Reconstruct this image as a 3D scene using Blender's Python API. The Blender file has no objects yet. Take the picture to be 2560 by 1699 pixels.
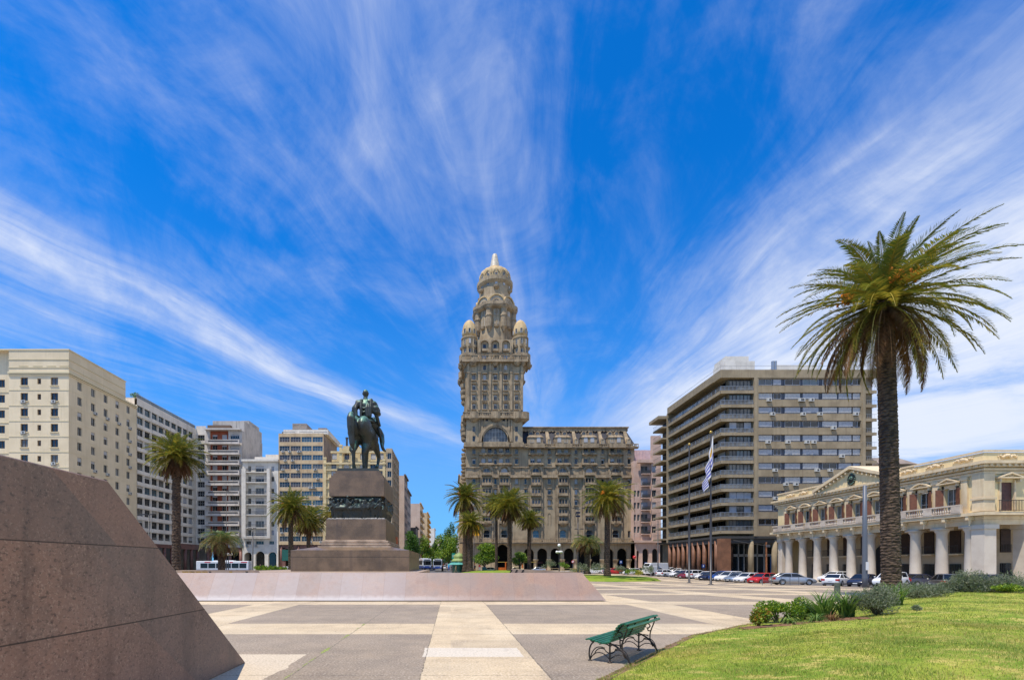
import bpy, bmesh, math, random
import numpy as np
from mathutils import Vector, Matrix, Quaternion
R = math.radians
PI = math.pi
rnd = random.Random(7)
SC = bpy.context.scene
COL = SC.collection
# ---- measuring: photo pixel -> metres in the place (eye 1.85 m, principal point 1127,1410, focal 1200 px)
E, F, CX, CY = 1.85, 1200.0, 1127.0, 1410.0
def X(px, d): return (px - CX) / F * d
def Z(py, d): return E + (CY - py) / F * d
_KN = [(-40, 0), (22, 0), (60, -.62), (75, -.72), (100, -.5), (135, 0), (160, .12), (400, 3.2), (900, 8.0), (6000, 8.0)]
def tz(y):
    if y <= _KN[0][0]: return 0.0
    for (a, za), (b, zb) in zip(_KN, _KN[1:]):
        if y <= b: return za + (zb - za) * (y - a) / (b - a)
    return _KN[-1][1]
# ---- objects
def tag(o, label=None, cat=None, group=None, kind=None):
    if label: o['label'] = label
    if cat: o['category'] = cat
    if group: o['group'] = group
    if kind: o['kind'] = kind
    return o
def empty(name, loc, label=None, cat=None, group=None, rz=0, kind=None):
    o = bpy.data.objects.new(name, None); COL.objects.link(o)
    o.location = loc; o.rotation_euler = (0, 0, rz); o.empty_display_size = .3
    return tag(o, label, cat, group, kind)
def kids(o): return KIDS.get(o.name, [])
KIDS = {}
def setp(o, p):
    o.parent = p; KIDS.setdefault(p.name, []).append(o)
def copy_tree(o, parent=None):
    c = o.copy(); COL.objects.link(c)
    if parent is not None: setp(c, parent)
    for ch in kids(o): copy_tree(ch, c)
    return c
def root_base(p):
    while p is not None:
        if '_base' in p: return tuple(p['_base'])
        p = p.parent
    return (0, 0, 0)
class MB:
    """collects faces with material slots; build() links ONE mesh object"""
    def __init__(s): s.v = []; s.f = []; s.m = []; s.mats = []; s.cur = 0; s.fr = None; s.sm = False; s.smf = []
    def mat(s, m):
        if m not in s.mats: s.mats.append(m)
        s.cur = s.mats.index(m); return s
    def frame(s, o, u, n): s.fr = (Vector(o), Vector(u), Vector(n)); return s
    def P(s, p):
        if s.fr:
            o, u, n = s.fr
            q = o + u * p[0] + n * p[1]; s.v.append((q.x, q.y, q.z + p[2]))
        else: s.v.append(tuple(p))
        return len(s.v) - 1
    def face(s, pts):
        s.f.append([s.P(p) for p in pts]); s.m.append(s.cur); s.smf.append(s.sm)
    def fi(s, idx): s.f.append(list(idx)); s.m.append(s.cur); s.smf.append(s.sm)
    def box(s, x0, x1, y0, y1, z0, z1, skip=''):
        i = [s.P(p) for p in ((x0,y0,z0),(x1,y0,z0),(x1,y1,z0),(x0,y1,z0),(x0,y0,z1),(x1,y0,z1),(x1,y1,z1),(x0,y1,z1))]
        for k, q in (('b',(0,3,2,1)),('t',(4,5,6,7)),('y',(0,1,5,4)),('X',(1,2,6,5)),('Y',(2,3,7,6)),('x',(3,0,4,7))):
            if k not in skip: s.fi([i[a] for a in q])
        return s
    def prism(s, poly, z0, z1, cap=True):
        """poly in x,y extruded in z"""
        a = [s.P((p[0], p[1], z0)) for p in poly]; b = [s.P((p[0], p[1], z1)) for p in poly]; n = len(poly)
        for i in range(n): s.fi((a[i], a[(i+1) % n], b[(i+1) % n], b[i]))
        if cap: s.fi(b); s.fi(a[::-1])
        return s
    def extr(s, poly, y0, y1):
        """poly in x,z extruded along y"""
        a = [s.P((p[0], y0, p[1])) for p in poly]; b = [s.P((p[0], y1, p[1])) for p in poly]; n = len(poly)
        for i in range(n): s.fi((a[i], a[(i+1) % n], b[(i+1) % n], b[i]))
        s.fi(b); s.fi(a[::-1]); return s
    def rings(s, rings, cap=True, closed=True, flip=False):
        ids = [[s.P(p) for p in r] for r in rings]; n = len(ids[0])
        for a, b in zip(ids, ids[1:]):
            for i in range(n if closed else n - 1):
                j = (i + 1) % n
                s.fi((a[i], b[i], b[j], a[j]) if flip else (a[i], a[j], b[j], b[i]))
        if cap and closed: s.fi(ids[0][::-1]); s.fi(ids[-1])
        return s
    def lathe(s, c, prof, n=12, a0=0, a1=None, cap=True):
        full = a1 is None
        a1 = a0 + 2 * PI if full else a1
        k = n if full else n + 1
        an = [a0 + (a1 - a0) * i / n for i in range(k)]
        return s.rings([[(c[0] + r * math.cos(t), c[1] + r * math.sin(t), c[2] + z) for t in an] for r, z in prof], cap=cap and full, closed=full)
    def tube(s, pts, rad, n=6, cap=True):
        pts = [Vector(p) for p in pts]; rr = rad if isinstance(rad, (list, tuple)) else [rad] * len(pts)
        out = []; up = None
        for i, p in enumerate(pts):
            d = (pts[min(i+1, len(pts)-1)] - pts[max(i-1, 0)]).normalized()
            if up is None: up = Vector((0,0,1)) if abs(d.z) < .9 else Vector((1,0,0))
            a = d.cross(up).normalized(); b = a.cross(d).normalized(); up = b
            out.append([tuple(p + (a * math.cos(2*PI*k/n) + b * math.sin(2*PI*k/n)) * rr[i]) for k in range(n)])
        return s.rings(out, cap=cap)
    def ball(s, c, r, n=10, m=6):
        if not isinstance(r, (tuple, list)): r = (r, r, r)
        rings = []
        for i in range(1, m):
            t = PI * i / m
            rings.append([(c[0]+r[0]*math.sin(t)*math.cos(2*PI*k/n), c[1]+r[1]*math.sin(t)*math.sin(2*PI*k/n), c[2]-r[2]*math.cos(t)) for k in range(n)])
        return s.rings(rings)
    def wall(s, u0, u1, z0, z1, holes, w=0.0, depth=.25):
        """wall plane (u,z) at outward offset w with rectangular holes, each with its reveal"""
        us = sorted({u0, u1, *[h[0] for h in holes], *[h[1] for h in holes]}); zs = sorted({z0, z1, *[h[2] for h in holes], *[h[3] for h in holes]})
        us = [u for u in us if u0 - 1e-6 <= u <= u1 + 1e-6]; zs = [z for z in zs if z0 - 1e-6 <= z <= z1 + 1e-6]
        for za, zb in zip(zs, zs[1:]):
            zc = (za + zb) / 2; run = None
            for ua, ub in zip(us, us[1:]):
                uc = (ua + ub) / 2
                hit = any(h[0] < uc < h[1] and h[2] < zc < h[3] for h in holes)
                if hit:
                    if run is not None: s.face(((run,w,za),(ua,w,za),(ua,w,zb),(run,w,zb))); run = None
                elif run is None: run = ua
            if run is not None: s.face(((run,w,za),(us[-1],w,za),(us[-1],w,zb),(run,w,zb)))
        for a, b, c, d in holes:
            q = w - depth
            s.face(((a,w,c),(a,q,c),(a,q,d),(a,w,d))); s.face(((b,w,c),(b,w,d),(b,q,d),(b,q,c)))
            s.face(((a,w,c),(b,w,c),(b,q,c),(a,q,c))); s.face(((a,w,d),(a,q,d),(b,q,d),(b,w,d)))
        return s
    def arch_hole_wall(s, u0, u1, z0, z1, ca, ra, zs, w=0, depth=.4, n=12, zb=None):
        """a wall bay with one round-headed opening: centre ca, half width ra, springing zs"""
        zb = z0 if zb is None else zb
        q = w - depth
        arc = [(ca - ra * math.cos(PI * i / n), zs + ra * math.sin(PI * i / n)) for i in range(n + 1)]
        if ca - ra > u0 + 1e-4: s.face(((u0,w,z0),(ca-ra,w,z0),(ca-ra,w,z1),(u0,w,z1)))
        if u1 > ca + ra + 1e-4: s.face(((ca+ra,w,z0),(u1,w,z0),(u1,w,z1),(ca+ra,w,z1)))
        if zb > z0 + 1e-4: s.face(((ca-ra,w,z0),(ca+ra,w,z0),(ca+ra,w,zb),(ca-ra,w,zb)))
        for i in range(n):
            (a, b), (c, d) = arc[i], arc[i+1]
            s.face(((a,w,b),(c,w,d),(c,w,z1),(a,w,z1))); s.face(((a,w,b),(c,w,d),(c,q,d),(a,q,b)))
        s.face(((ca-ra,w,zb),(ca-ra,q,zb),(ca-ra,q,zs),(ca-ra,w,zs))); s.face(((ca+ra,w,zb),(ca+ra,w,zs),(ca+ra,q,zs),(ca+ra,q,zb)))
        return s
    def build(s, name, mats=None, parent=None, smooth=False, local=True, fix=True):
        me = bpy.data.meshes.new(name)
        v = s.v
        if parent is not None and local:
            l = root_base(parent)
            v = [(a[0]-l[0], a[1]-l[1], a[2]-l[2]) for a in s.v]
        me.from_pydata(v, [], s.f)
        ml = s.mats if s.mats else (mats if isinstance(mats, (list, tuple)) else [mats])
        for m in ml: me.materials.append(m)
        if len(ml) > 1: me.polygons.foreach_set('material_index', s.m)
        if fix:
            bm = bmesh.new(); bm.from_mesh(me); bmesh.ops.recalc_face_normals(bm, faces=bm.faces[:]); bm.to_mesh(me); bm.free()
        if smooth: me.polygons.foreach_set('use_smooth', [True] * len(me.polygons))
        elif any(s.smf): me.polygons.foreach_set('use_smooth', s.smf)
        me.update()
        o = bpy.data.objects.new(name, me); COL.objects.link(o)
        if parent is not None: setp(o, parent)
        return o
def base(name, loc, label, cat, group=None):
    """Empty at a thing's base; parts under it are given in world metres"""
    e = empty(name, loc, label, cat, group); e['_base'] = tuple(loc); return e
def inst(name, mesh, parent, loc, rz=0, scale=None):
    """one more object of a shared mesh under a thing (loc in world metres)"""
    o = bpy.data.objects.new(name, mesh); COL.objects.link(o)
    if parent is not None:
        l = root_base(parent)
        loc = (loc[0]-l[0], loc[1]-l[1], loc[2]-l[2]); setp(o, parent)
    o.location = loc; o.rotation_euler = (0, 0, rz)
    if scale: o.scale = scale
    return o
def mesh_np(name, verts, faces, mats, midx=None, parent=None, smooth=False):
    me = bpy.data.meshes.new(name)
    verts = np.asarray(verts, dtype=np.float32); faces = np.asarray(faces, dtype=np.int32)
    me.vertices.add(len(verts)); me.vertices.foreach_set('co', verts.ravel())
    nf, k = faces.shape
    me.loops.add(nf * k); me.loops.foreach_set('vertex_index', faces.ravel())
    me.polygons.add(nf); me.polygons.foreach_set('loop_start', np.arange(0, nf * k, k, dtype=np.int32))
    for m in mats: me.materials.append(m)
    if midx is not None: me.polygons.foreach_set('material_index', np.asarray(midx, dtype=np.int32))
    if smooth: me.polygons.foreach_set('use_smooth', np.ones(nf, dtype=bool))
    me.update(calc_edges=True); me.validate()
    o = bpy.data.objects.new(name, me); COL.objects.link(o)
    if parent is not None: setp(o, parent)
    return o
# ---- materials
def S(r, g, b):
    f = lambda c: (c/255/12.92 if c/255 <= .04045 else ((c/255+.055)/1.055)**2.4)
    return (f(r), f(g), f(b), 1)
class NT:
    def __init__(s, nt): s.nt = nt
    def n(s, t, **kw):
        nd = s.nt.nodes.new(t)
        ins = kw.pop('ins', {})
        for k, v in kw.items(): setattr(nd, k, v)
        for k, v in ins.items():
            if isinstance(v, tuple) and len(v) == 2 and hasattr(v[0], 'outputs'): s.nt.links.new(v[0].outputs[v[1]], nd.inputs[k])
            elif hasattr(v, 'outputs'): s.nt.links.new(v.outputs[0], nd.inputs[k])
            else: nd.inputs[k].default_value = v
        return nd
    def math(s, op, a, b=0.0, c=None, clamp=False):
        d = {0: a, 1: b}
        if c is not None: d[2] = c
        return s.n('ShaderNodeMath', operation=op, use_clamp=clamp, ins=d)
    def mix(s, fac, a, b, bt='MIX'):
        nd = s.n('ShaderNodeMix', data_type='RGBA', blend_type=bt)
        for k, v in ((0, fac), (6, a), (7, b)):
            if hasattr(v, 'outputs'):
                out = v.outputs[2] if v.bl_idname == 'ShaderNodeMix' else v.outputs[0]
                s.nt.links.new(out, nd.inputs[k])
            else: nd.inputs[k].default_value = v
        return nd
    def col(s, nd): return (nd, 2) if nd.bl_idname == 'ShaderNodeMix' else (nd, 0)
    def ss(s, v, a, b): return s.n('ShaderNodeMapRange', interpolation_type='SMOOTHSTEP', ins={0: v, 1: a, 2: b})
    def noise(s, vec, scale, detail=4, rough=.55, dist=0.0):
        return s.n('ShaderNodeTexNoise', ins={'Vector': vec, 'Scale': scale, 'Detail': detail, 'Roughness': rough, 'Distortion': dist})
    def scale(s, vec, v): return s.n('ShaderNodeVectorMath', operation='MULTIPLY', ins={0: vec, 1: v})
def newmat(name):
    m = bpy.data.materials.new(name); m.use_nodes = True
    t = NT(m.node_tree); b = m.node_tree.nodes['Principled BSDF']
    return m, t, b
def M(name, c, c2=None, s=1.2, r=.65, bump=0.0, bs=None, metal=0.0, spec=.5, streak=None, sk=.5, spk=None, coat=0.0, trans=0.0, lo=.38, hi=.66):
    m, t, b = newmat(name)
    b.inputs['Roughness'].default_value = r; b.inputs['Metallic'].default_value = metal; b.inputs['Specular IOR Level'].default_value = spec
    if coat: b.inputs['Coat Weight'].default_value = coat; b.inputs['Coat Roughness'].default_value = .08
    if c2 is None and not bump and not streak and not spk:
        b.inputs['Base Color'].default_value = c
    else:
        tc = (t.n('ShaderNodeTexCoord'), 3)
        colr = t.n('ShaderNodeRGB'); colr.outputs[0].default_value = c
        cur = colr
        if c2 is not None:
            nz = t.noise(tc, s, 6, .6); cur = t.mix(t.ss((nz, 0), lo, hi), cur, c2)
        if streak is not None:
            nz = t.noise(t.scale(tc, (1.6, 1.6, .09)), 1.4, 5, .6); cur = t.mix(t.math('MULTIPLY', t.ss((nz, 0), .5, .72), sk), cur, streak)
        if spk is not None:
            nz = t.noise(tc, spk[1], 2, .6); cur = t.mix(t.math('MULTIPLY', t.ss((nz, 0), .5, .68), spk[2]), cur, spk[0])
        t.nt.links.new(t.col(cur)[0].outputs[t.col(cur)[1]], b.inputs['Base Color'])
        if bump:
            nz = t.noise(tc, bs or s * 6, 5, .6)
            bp = t.n('ShaderNodeBump', ins={'Strength': bump, 'Distance': .05, 'Height': (nz, 0)})
            t.nt.links.new(bp.outputs[0], b.inputs['Normal'])
    if trans:
        tr = t.n('ShaderNodeBsdfTranslucent'); mx = t.n('ShaderNodeMixShader', ins={0: trans, 1: b, 2: tr})
        src = b.inputs['Base Color'].links
        if src: t.nt.links.new(src[0].from_socket, tr.inputs[0])
        else: tr.inputs[0].default_value = c
        t.nt.links.new(mx.outputs[0], m.node_tree.nodes['Material Output'].inputs[0])
    return m
# ---- camera
cam = bpy.data.cameras.new('camera'); co = bpy.data.objects.new('camera', cam); COL.objects.link(co)
cam.sensor_width = 36; cam.lens = 36 * F / 2560; cam.shift_x = (1280 - CX) / 2560; cam.shift_y = (CY - 849.5) / 2560
co.location = (0, 0, E); co.rotation_euler = (R(90), 0, 0); cam.clip_start = .1; cam.clip_end = 9000
SC.camera = co
# ---- light
SUN_AZ, SUN_EL = R(-131), R(66)      # azimuth from +y towards +x of the direction to the sun
sd = Vector((math.sin(SUN_AZ) * math.cos(SUN_EL), math.cos(SUN_AZ) * math.cos(SUN_EL), math.sin(SUN_EL)))
sun = bpy.data.lights.new('sun', 'SUN'); so = bpy.data.objects.new('sun', sun); COL.objects.link(so)
sun.energy = 5.0; sun.angle = R(.53); sun.color = (1, .90, .765)
so.rotation_euler = (-sd).to_track_quat('-Z', 'Y').to_euler(); so.location = (-40, -40, 80)
SC.view_settings.view_transform = 'Standard'; SC.view_settings.look = 'None'; SC.view_settings.exposure = .08; SC.view_settings.gamma = 1
SC.cycles.max_bounces = 6; SC.cycles.diffuse_bounces = 3; SC.cycles.glossy_bounces = 3; SC.cycles.transparent_max_bounces = 6
SC.cycles.use_denoising = True
SKYMUL, SKYHOR, SKYCL = (.09, 1.42, 2.15, 1), (1.5, 3.7, 8.2, 1), (6.2, 6.9, 8.7, 1)
# ---- sky: Nishita air plus cirrus drawn out along one wind direction (seen in perspective they fan out)
w = bpy.data.worlds.new('World'); SC.world = w; w.use_nodes = True
t = NT(w.node_tree); bg = w.node_tree.nodes['Background']
sky = t.n('ShaderNodeTexSky', sky_type='NISHITA', sun_disc=False, sun_elevation=SUN_EL, sun_rotation=SUN_AZ, air_density=1.0, dust_density=.35, ozone_density=4.0, altitude=30)
gv = (t.n('ShaderNodeTexCoord'), 0)
A = R(12)
dotf = t.n('ShaderNodeVectorMath', operation='DOT_PRODUCT', ins={0: gv, 1: (math.sin(A), math.cos(A), 0)})
dotr = t.n('ShaderNodeVectorMath', operation='DOT_PRODUCT', ins={0: gv, 1: (math.cos(A), -math.sin(A), 0)})
sep = t.n('ShaderNodeSeparateXYZ', ins={0: gv})
af = t.math('ABSOLUTE', (dotf, 1))
den0 = t.math('SUBTRACT', (sep, 2), t.math('MULTIPLY', af, .155))
den = t.math('MAXIMUM', den0, .012)
cc = t.math('DIVIDE', (dotr, 1), den)
ss_ = t.math('LOGARITHM', t.math('ADD', t.math('DIVIDE', af, den), .3), 2.718)
wob = t.noise(t.n('ShaderNodeCombineXYZ', ins={0: t.math('MULTIPLY', cc, .55), 1: t.math('MULTIPLY', ss_, .5), 2: 3.1}), 1.0, 2)
wob2 = t.noise(gv, 2.4, 3, .5)
cw = t.math('ADD', t.math('ADD', cc, t.math('MULTIPLY', t.math('SUBTRACT', (wob, 0), .5), .9)), t.math('MULTIPLY', t.math('SUBTRACT', (wob2, 0), .5), t.math('MINIMUM', t.math('DIVIDE', .14, den), 1.6)))
ramp = t.n('ShaderNodeValToRGB', ins={0: t.n('ShaderNodeMapRange', ins={0: cw, 1: -4.0, 2: 4.0})})
st = [(-4,.30),(-3.2,.36),(-2.8,.48),(-2.5,.34),(-2.2,.56),(-1.95,.86),(-1.72,.50),(-1.5,.20),(-1.15,.20),(-.8,.27),(-.5,.42),(-.22,.50),(-.02,.36),(.14,.16),(.42,.15),(.66,.34),(.95,.56),(1.3,.72),(1.8,.90),(2.3,1.0),(4,1.0)]
el = ramp.color_ramp.elements
el[0].position = 0; el[1].position = 1
for k, (a, v) in enumerate(st):
    p = (a + 4) / 8
    e_ = el[0] if k == 0 else (el[-1] if k == len(st) - 1 else el.new(p))
    e_.color = (v, v, v, 1)
ramp.color_ramp.interpolation = 'B_SPLINE'
v1 = t.n('ShaderNodeCombineXYZ', ins={0: t.math('MULTIPLY', cw, 1.5), 1: t.math('MULTIPLY', ss_, 1.3), 2: 0.0})
n1 = t.noise(v1, 1.5, 9, .6, .8)
v2 = t.n('ShaderNodeCombineXYZ', ins={0: t.math('MULTIPLY', cw, 6.0), 1: t.math('MULTIPLY', ss_, 1.6), 2: 5.0})
n2 = t.noise(v2, 1.2, 8, .58, 1.1)
n3 = t.noise(gv, 4.2, 9, .66, .9)
nn = t.math('ADD', t.math('ADD', t.math('MULTIPLY', (n1, 0), .36), t.math('MULTIPLY', (n2, 0), .22)), t.math('MULTIPLY', (n3, 0), .42))
raw = t.math('ADD', t.math('MULTIPLY', t.math('SUBTRACT', nn, .5), 2.7), t.math('SUBTRACT', t.math('MULTIPLY', (ramp, 0), 1.45), .30))
cov = t.ss(raw, -.15, 1.35)
n4 = t.noise(t.scale(gv, (1.0, 1.0, 3.2)), 2.6, 8, .62, 1.2)
top = t.ss(t.math('ADD', den0, t.math('MULTIPLY', t.math('SUBTRACT', (n4, 0), .5), .22)), .03, .22)
low = t.math('MULTIPLY', t.math('ADD', .10, t.math('MULTIPLY', t.ss((sep, 0), .05, .58), .88)), t.ss((n4, 0), .12, .5))
cov = t.math('ADD', t.math('MULTIPLY', cov, top), t.math('MULTIPLY', t.math('SUBTRACT', 1.0, top), low), clamp=True)
hsv = t.n('ShaderNodeHueSaturation', ins={'Hue': .5, 'Saturation': 1.25, 'Value': 1.0, 'Color': sky})
blue = t.mix(1.0, hsv, SKYMUL, 'MULTIPLY')
hz = t.math('MULTIPLY', t.math('SUBTRACT', 1.0, t.ss((sep, 2), -.05, .62)), .75)
blue = t.mix(hz, blue, SKYHOR)
white = t.mix(t.ss(cov, .35, 1.0), SKYCL, (8.0, 8.5, 9.6, 1))
cl = t.mix(t.math('MULTIPLY', cov, .95), blue, white)
t.nt.links.new(cl.outputs[2], bg.inputs[0]); bg.inputs[1].default_value = .1
# ======== ground, paving, granite walls ========
m_asph = M('asphalt', S(98,97,98), S(80,80,82), 3, .85, .25, 60)
m_kerb = M('kerb_stone', S(176,170,160), S(150,146,138), 2, .8)
def paving():
    m, t, b = newmat('paving')
    tc = t.n('ShaderNodeNewGeometry'); p = (tc, 0)
    wv = t.noise(p, 2.5, 3); 
    sp = t.n('ShaderNodeSeparateXYZ', ins={0: p})
    j = t.math('MULTIPLY', t.math('SUBTRACT', (wv, 0), .5), .05)
    x = t.math('ADD', (sp, 0), j); y = t.math('ADD', (sp, 1), j)
    fx = t.math('FRACT', t.math('DIVIDE', t.math('ADD', x, .5 + 86), 8.6))
    fy = t.math('FRACT', t.math('DIVIDE', t.math('SUBTRACT', y, 12.75 - 94.5), 9.45))
    band = t.math('MAXIMUM', t.math('LESS_THAN', fx, .2465), t.math('LESS_THAN', fy, .241))
    big = t.noise(p, .22, 4, .6); mid = t.noise(p, 1.1, 6, .65); fine = t.noise(p, 24, 3, .75); med = t.noise(p, 9, 5, .75)
    slabs = t.n('ShaderNodeTexWhiteNoise', noise_dimensions='2D', ins={0: t.n('ShaderNodeVectorMath', operation='FLOOR', ins={0: t.scale(p, (1/2.15, 1/2.36, 0))})})
    cream = t.mix(t.ss((mid, 0), .3, .7), S(206,184,147), S(184,163,130))
    cream = t.mix(t.math('MULTIPLY', t.ss((big, 0), .45, .7), .6), cream, S(208,191,160))
    grey = t.mix(t.ss((mid, 0), .3, .7), S(150,133,111), S(128,114,96))
    grey = t.mix(t.math('MULTIPLY', t.ss((big, 0), .4, .7), .5), grey, S(158,142,122))
    c = t.mix(band, grey, cream)
    c = t.mix(t.math('MULTIPLY', t.math('SUBTRACT', (slabs, 0), .3, clamp=True), .38), c, S(120,108,94))
    # pale lime-washed strip on the middle band, and a pale cement strip beside the granite block
    px_ = t.math('MULTIPLY', t.math('LESS_THAN', t.math('ABSOLUTE', t.math('SUBTRACT', x, .45)), 1.02), t.math('LESS_THAN', t.math('ABSOLUTE', t.math('SUBTRACT', y, 10.15)), .52))
    c = t.mix(t.math('MULTIPLY', px_, t.ss((med, 0), .12, .5)), c, S(202,190,170))
    pw = t.math('MULTIPLY', t.math('LESS_THAN', t.math('ABSOLUTE', t.math('SUBTRACT', t.math('ADD', x, t.math('MULTIPLY', (mid, 0), .5)), -3.7)), .95), t.math('LESS_THAN', y, 9.9))
    c = t.mix(t.math('MULTIPLY', pw, .8), c, S(205,188,160))
    # joints every half slab
    def line(v, per, off, wd):
        q = t.math('ABSOLUTE', t.math('SUBTRACT', t.math('FRACT', t.math('DIVIDE', t.math('SUBTRACT', v, off - 50 * per), per)), .5))
        return t.math('GREATER_THAN', q, .5 - wd / per)
    jn = t.math('MAXIMUM', t.math('MAXIMUM', line(x, 4.3, -.5 + 2.13, .016), line(y, 4.725, 12.75, .014)), t.math('MAXIMUM', line(x, 8.6, -.5, .012), t.math('MULTIPLY', line(y, 1.181, 12.75, .006), .6)))
    c = t.mix(t.math('MULTIPLY', jn, t.ss((med, 0), .35, .6)), c, S(96,86,70))
    dirt = t.noise(t.scale(p, (1, .55, 1)), .75, 8, .72, .6); c = t.mix(t.math('MULTIPLY', t.ss((dirt, 0), .52, .70), .38), c, S(112,98,84))
    gum = t.n('ShaderNodeTexVoronoi', feature='F1', ins={'Vector': p, 'Scale': 1.7}); c = t.mix(t.math('MULTIPLY', t.math('LESS_THAN', (gum, 0), .055), .5), c, S(70,62,56))
    moss = t.math('MULTIPLY', t.math('LESS_THAN', t.math('ABSOLUTE', t.math('SUBTRACT', (sp, 0), t.math('ADD', -2.75, t.math('MULTIPLY', (med, 0), .1)))), t.math('MULTIPLY', t.ss((mid, 0), .47, .72), .09)), t.math('LESS_THAN', y, 15))
    c = t.mix(moss, c, S(128,140,52))
    c = t.mix(t.math('MULTIPLY', t.ss((fine, 0), .5, .70), .5), c, S(88,80,72))
    c = t.mix(t.math('MULTIPLY', t.ss((fine, 0), .5, .3), .34), c, S(240,230,214))
    t.nt.links.new(c.outputs[2], b.inputs[0]); b.inputs['Roughness'].default_value = .9
    bp = t.n('ShaderNodeBump', ins={'Strength': .25, 'Distance': .01, 'Height': (fine, 0)}); t.nt.links.new(bp.outputs[0], b.inputs['Normal'])
    return m
def granite(name, base_, dark, lite, warm, line=None, panel=False, FS=21):
    m, t, b = newmat(name)
    g = t.n('ShaderNodeNewGeometry'); p = (g, 0)
    f1 = t.noise(t.scale(p, (1, 1, 1.5)), FS, 4, .75); f2 = t.noise(p, FS*1.9, 3, .7); bg_ = t.noise(p, .9, 5, .6); md = t.noise(p, 4, 4, .6)
    c = t.mix(t.ss((bg_, 0), .38, .62), base_, warm)
    c = t.mix(t.math('MULTIPLY', t.ss((f1, 0), .52, .64), .75), c, dark)
    c = t.mix(t.math('MULTIPLY', t.ss((f2, 0), .52, .70), .75), c, lite)
    c = t.mix(t.math('MULTIPLY', t.ss((md, 0), .5, .75), .35), c, dark)
    sk_ = t.noise(t.scale(p, (1, 1.2, .12)), 1.7, 6, .65); c = t.mix(t.math('MULTIPLY', t.ss((sk_, 0), .5, .7), .4), c, dark); gw = t.noise(p, .45, 3); c = t.mix(t.math('MULTIPLY', t.ss((gw, 0), .45, .6), .45), c, S(118,108,102))
    sp = t.n('ShaderNodeSeparateXYZ', ins={0: p})
    if panel:
        k = t.math('FLOOR', t.math('DIVIDE', t.math('ADD', (sp, 0), 60), 1.13))
        wn = t.n('ShaderNodeTexWhiteNoise', noise_dimensions='1D', ins={1: k})
        fade = t.math('SUBTRACT', 1.0, t.math('MULTIPLY', t.ss((sp, 0), -5.0, 2.5), .82))
        amt = t.math('MULTIPLY', t.math('ADD', t.math('MULTIPLY', (wn, 0), .75), t.math('MULTIPLY', (md, 0), .5)), fade, clamp=True)
        c = t.mix(t.math('MULTIPLY', amt, .85), c, S(180,172,170))
        c = t.mix(t.math('MULTIPLY', t.math('SUBTRACT', (wn, 0), .45, clamp=True), .7), c, S(126,102,94))
        low = t.math('MULTIPLY', t.math('SUBTRACT', 1.0, t.ss(t.math('ADD', (sp, 2), t.math('MULTIPLY', (md, 0), .35)), .22, .5)), fade)
        c = t.mix(t.math('MULTIPLY', low, .7), c, S(196,190,186))
        jl = t.math('GREATER_THAN', t.math('ABSOLUTE', t.math('SUBTRACT', t.math('FRACT', t.math('DIVIDE', t.math('ADD', (sp, 0), 60), 1.13)), .5)), .492)
        c = t.mix(t.math('MULTIPLY', jl, .35), c, S(120,100,96))
    if line:
        cr = t.math('ADD', t.math('GREATER_THAN', (sp, 2), 1.145), t.math('GREATER_THAN', (sp, 2), 2.065)); kk = t.math('FLOOR', t.math('DIVIDE', t.math('ADD', t.math('ADD', t.math('MULTIPLY', (sp, 1), .77), (sp, 2)), t.math('MULTIPLY', cr, 5.37)), 1.9)); wn = t.n('ShaderNodeTexWhiteNoise', noise_dimensions='2D', ins={0: t.n('ShaderNodeCombineXYZ', ins={0: kk, 1: cr})})
        c = t.mix(t.math('MULTIPLY', t.math('SUBTRACT', (wn, 0), .35, clamp=True), .55), c, S(92,84,82)); c = t.mix(t.math('MULTIPLY', t.math('SUBTRACT', .45, (wn, 0), clamp=True), .5), c, S(160,116,96))
        for kind, a, b_, wd in line:
            v = t.math('SUBTRACT', (sp, 2), a) if kind == 'z' else t.math('SUBTRACT', t.math('ADD', t.math('MULTIPLY', (sp, 1), .77), t.math('MULTIPLY', (sp, 2), 1.0)), a)
            q = t.math('LESS_THAN', t.math('ABSOLUTE', v), wd)
            if b_: q = t.math('MULTIPLY', q, t.math('MULTIPLY', t.math('GREATER_THAN', (sp, 2), b_[0]), t.math('LESS_THAN', (sp, 2), b_[1])))
            c = t.mix(t.math('MULTIPLY', q, .8), c, S(34,26,24))
    t.nt.links.new(c.outputs[2], b.inputs[0]); b.inputs['Roughness'].default_value = .62 if not panel else .7
    bp = t.n('ShaderNodeBump', ins={'Strength': .2, 'Distance': .01, 'Height': (f1, 0)}); t.nt.links.new(bp.outputs[0], b.inputs['Normal'])
    return m
m_pave = paving()
def sheet(name, x0, x1, y0, y1, dz, mat, kind='structure', nx=1, skirt=0.0):
    ys = sorted({y0, y1, *[k for k, _ in _KN if y0 < k < y1]})
    mb = MB()
    for a, b in zip(ys, ys[1:]):
        mb.face(((x0,a,tz(a)+dz),(x1,a,tz(a)+dz),(x1,b,tz(b)+dz),(x0,b,tz(b)+dz)))
        if skirt:
            for x in (x0, x1): mb.face(((x,a,tz(a)+dz),(x,b,tz(b)+dz),(x,b,tz(b)+dz-skirt),(x,a,tz(a)+dz-skirt)))
    if skirt:
        for y in (y0, y1): mb.face(((x0,y,tz(y)+dz),(x1,y,tz(y)+dz),(x1,y,tz(y)+dz-skirt),(x0,y,tz(y)+dz-skirt)))
    o = mb.build(name, mat); tag(o, kind=kind); return o
m_earth = M('earth', S(120,112,98), S(96,90,78), .05, .95)
sheet('ground', -2500, 2500, -60, 5900, -.30, m_earth)
sheet('plaza_pavement', -58, 41.5, -30, 112, 0, m_pave, skirt=.28)
sheet('road_south', 41.5, 51, -30, 131, -.13, m_asph)
sheet('road_north', -68, -58, -30, 141, -.13, m_asph)
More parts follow.
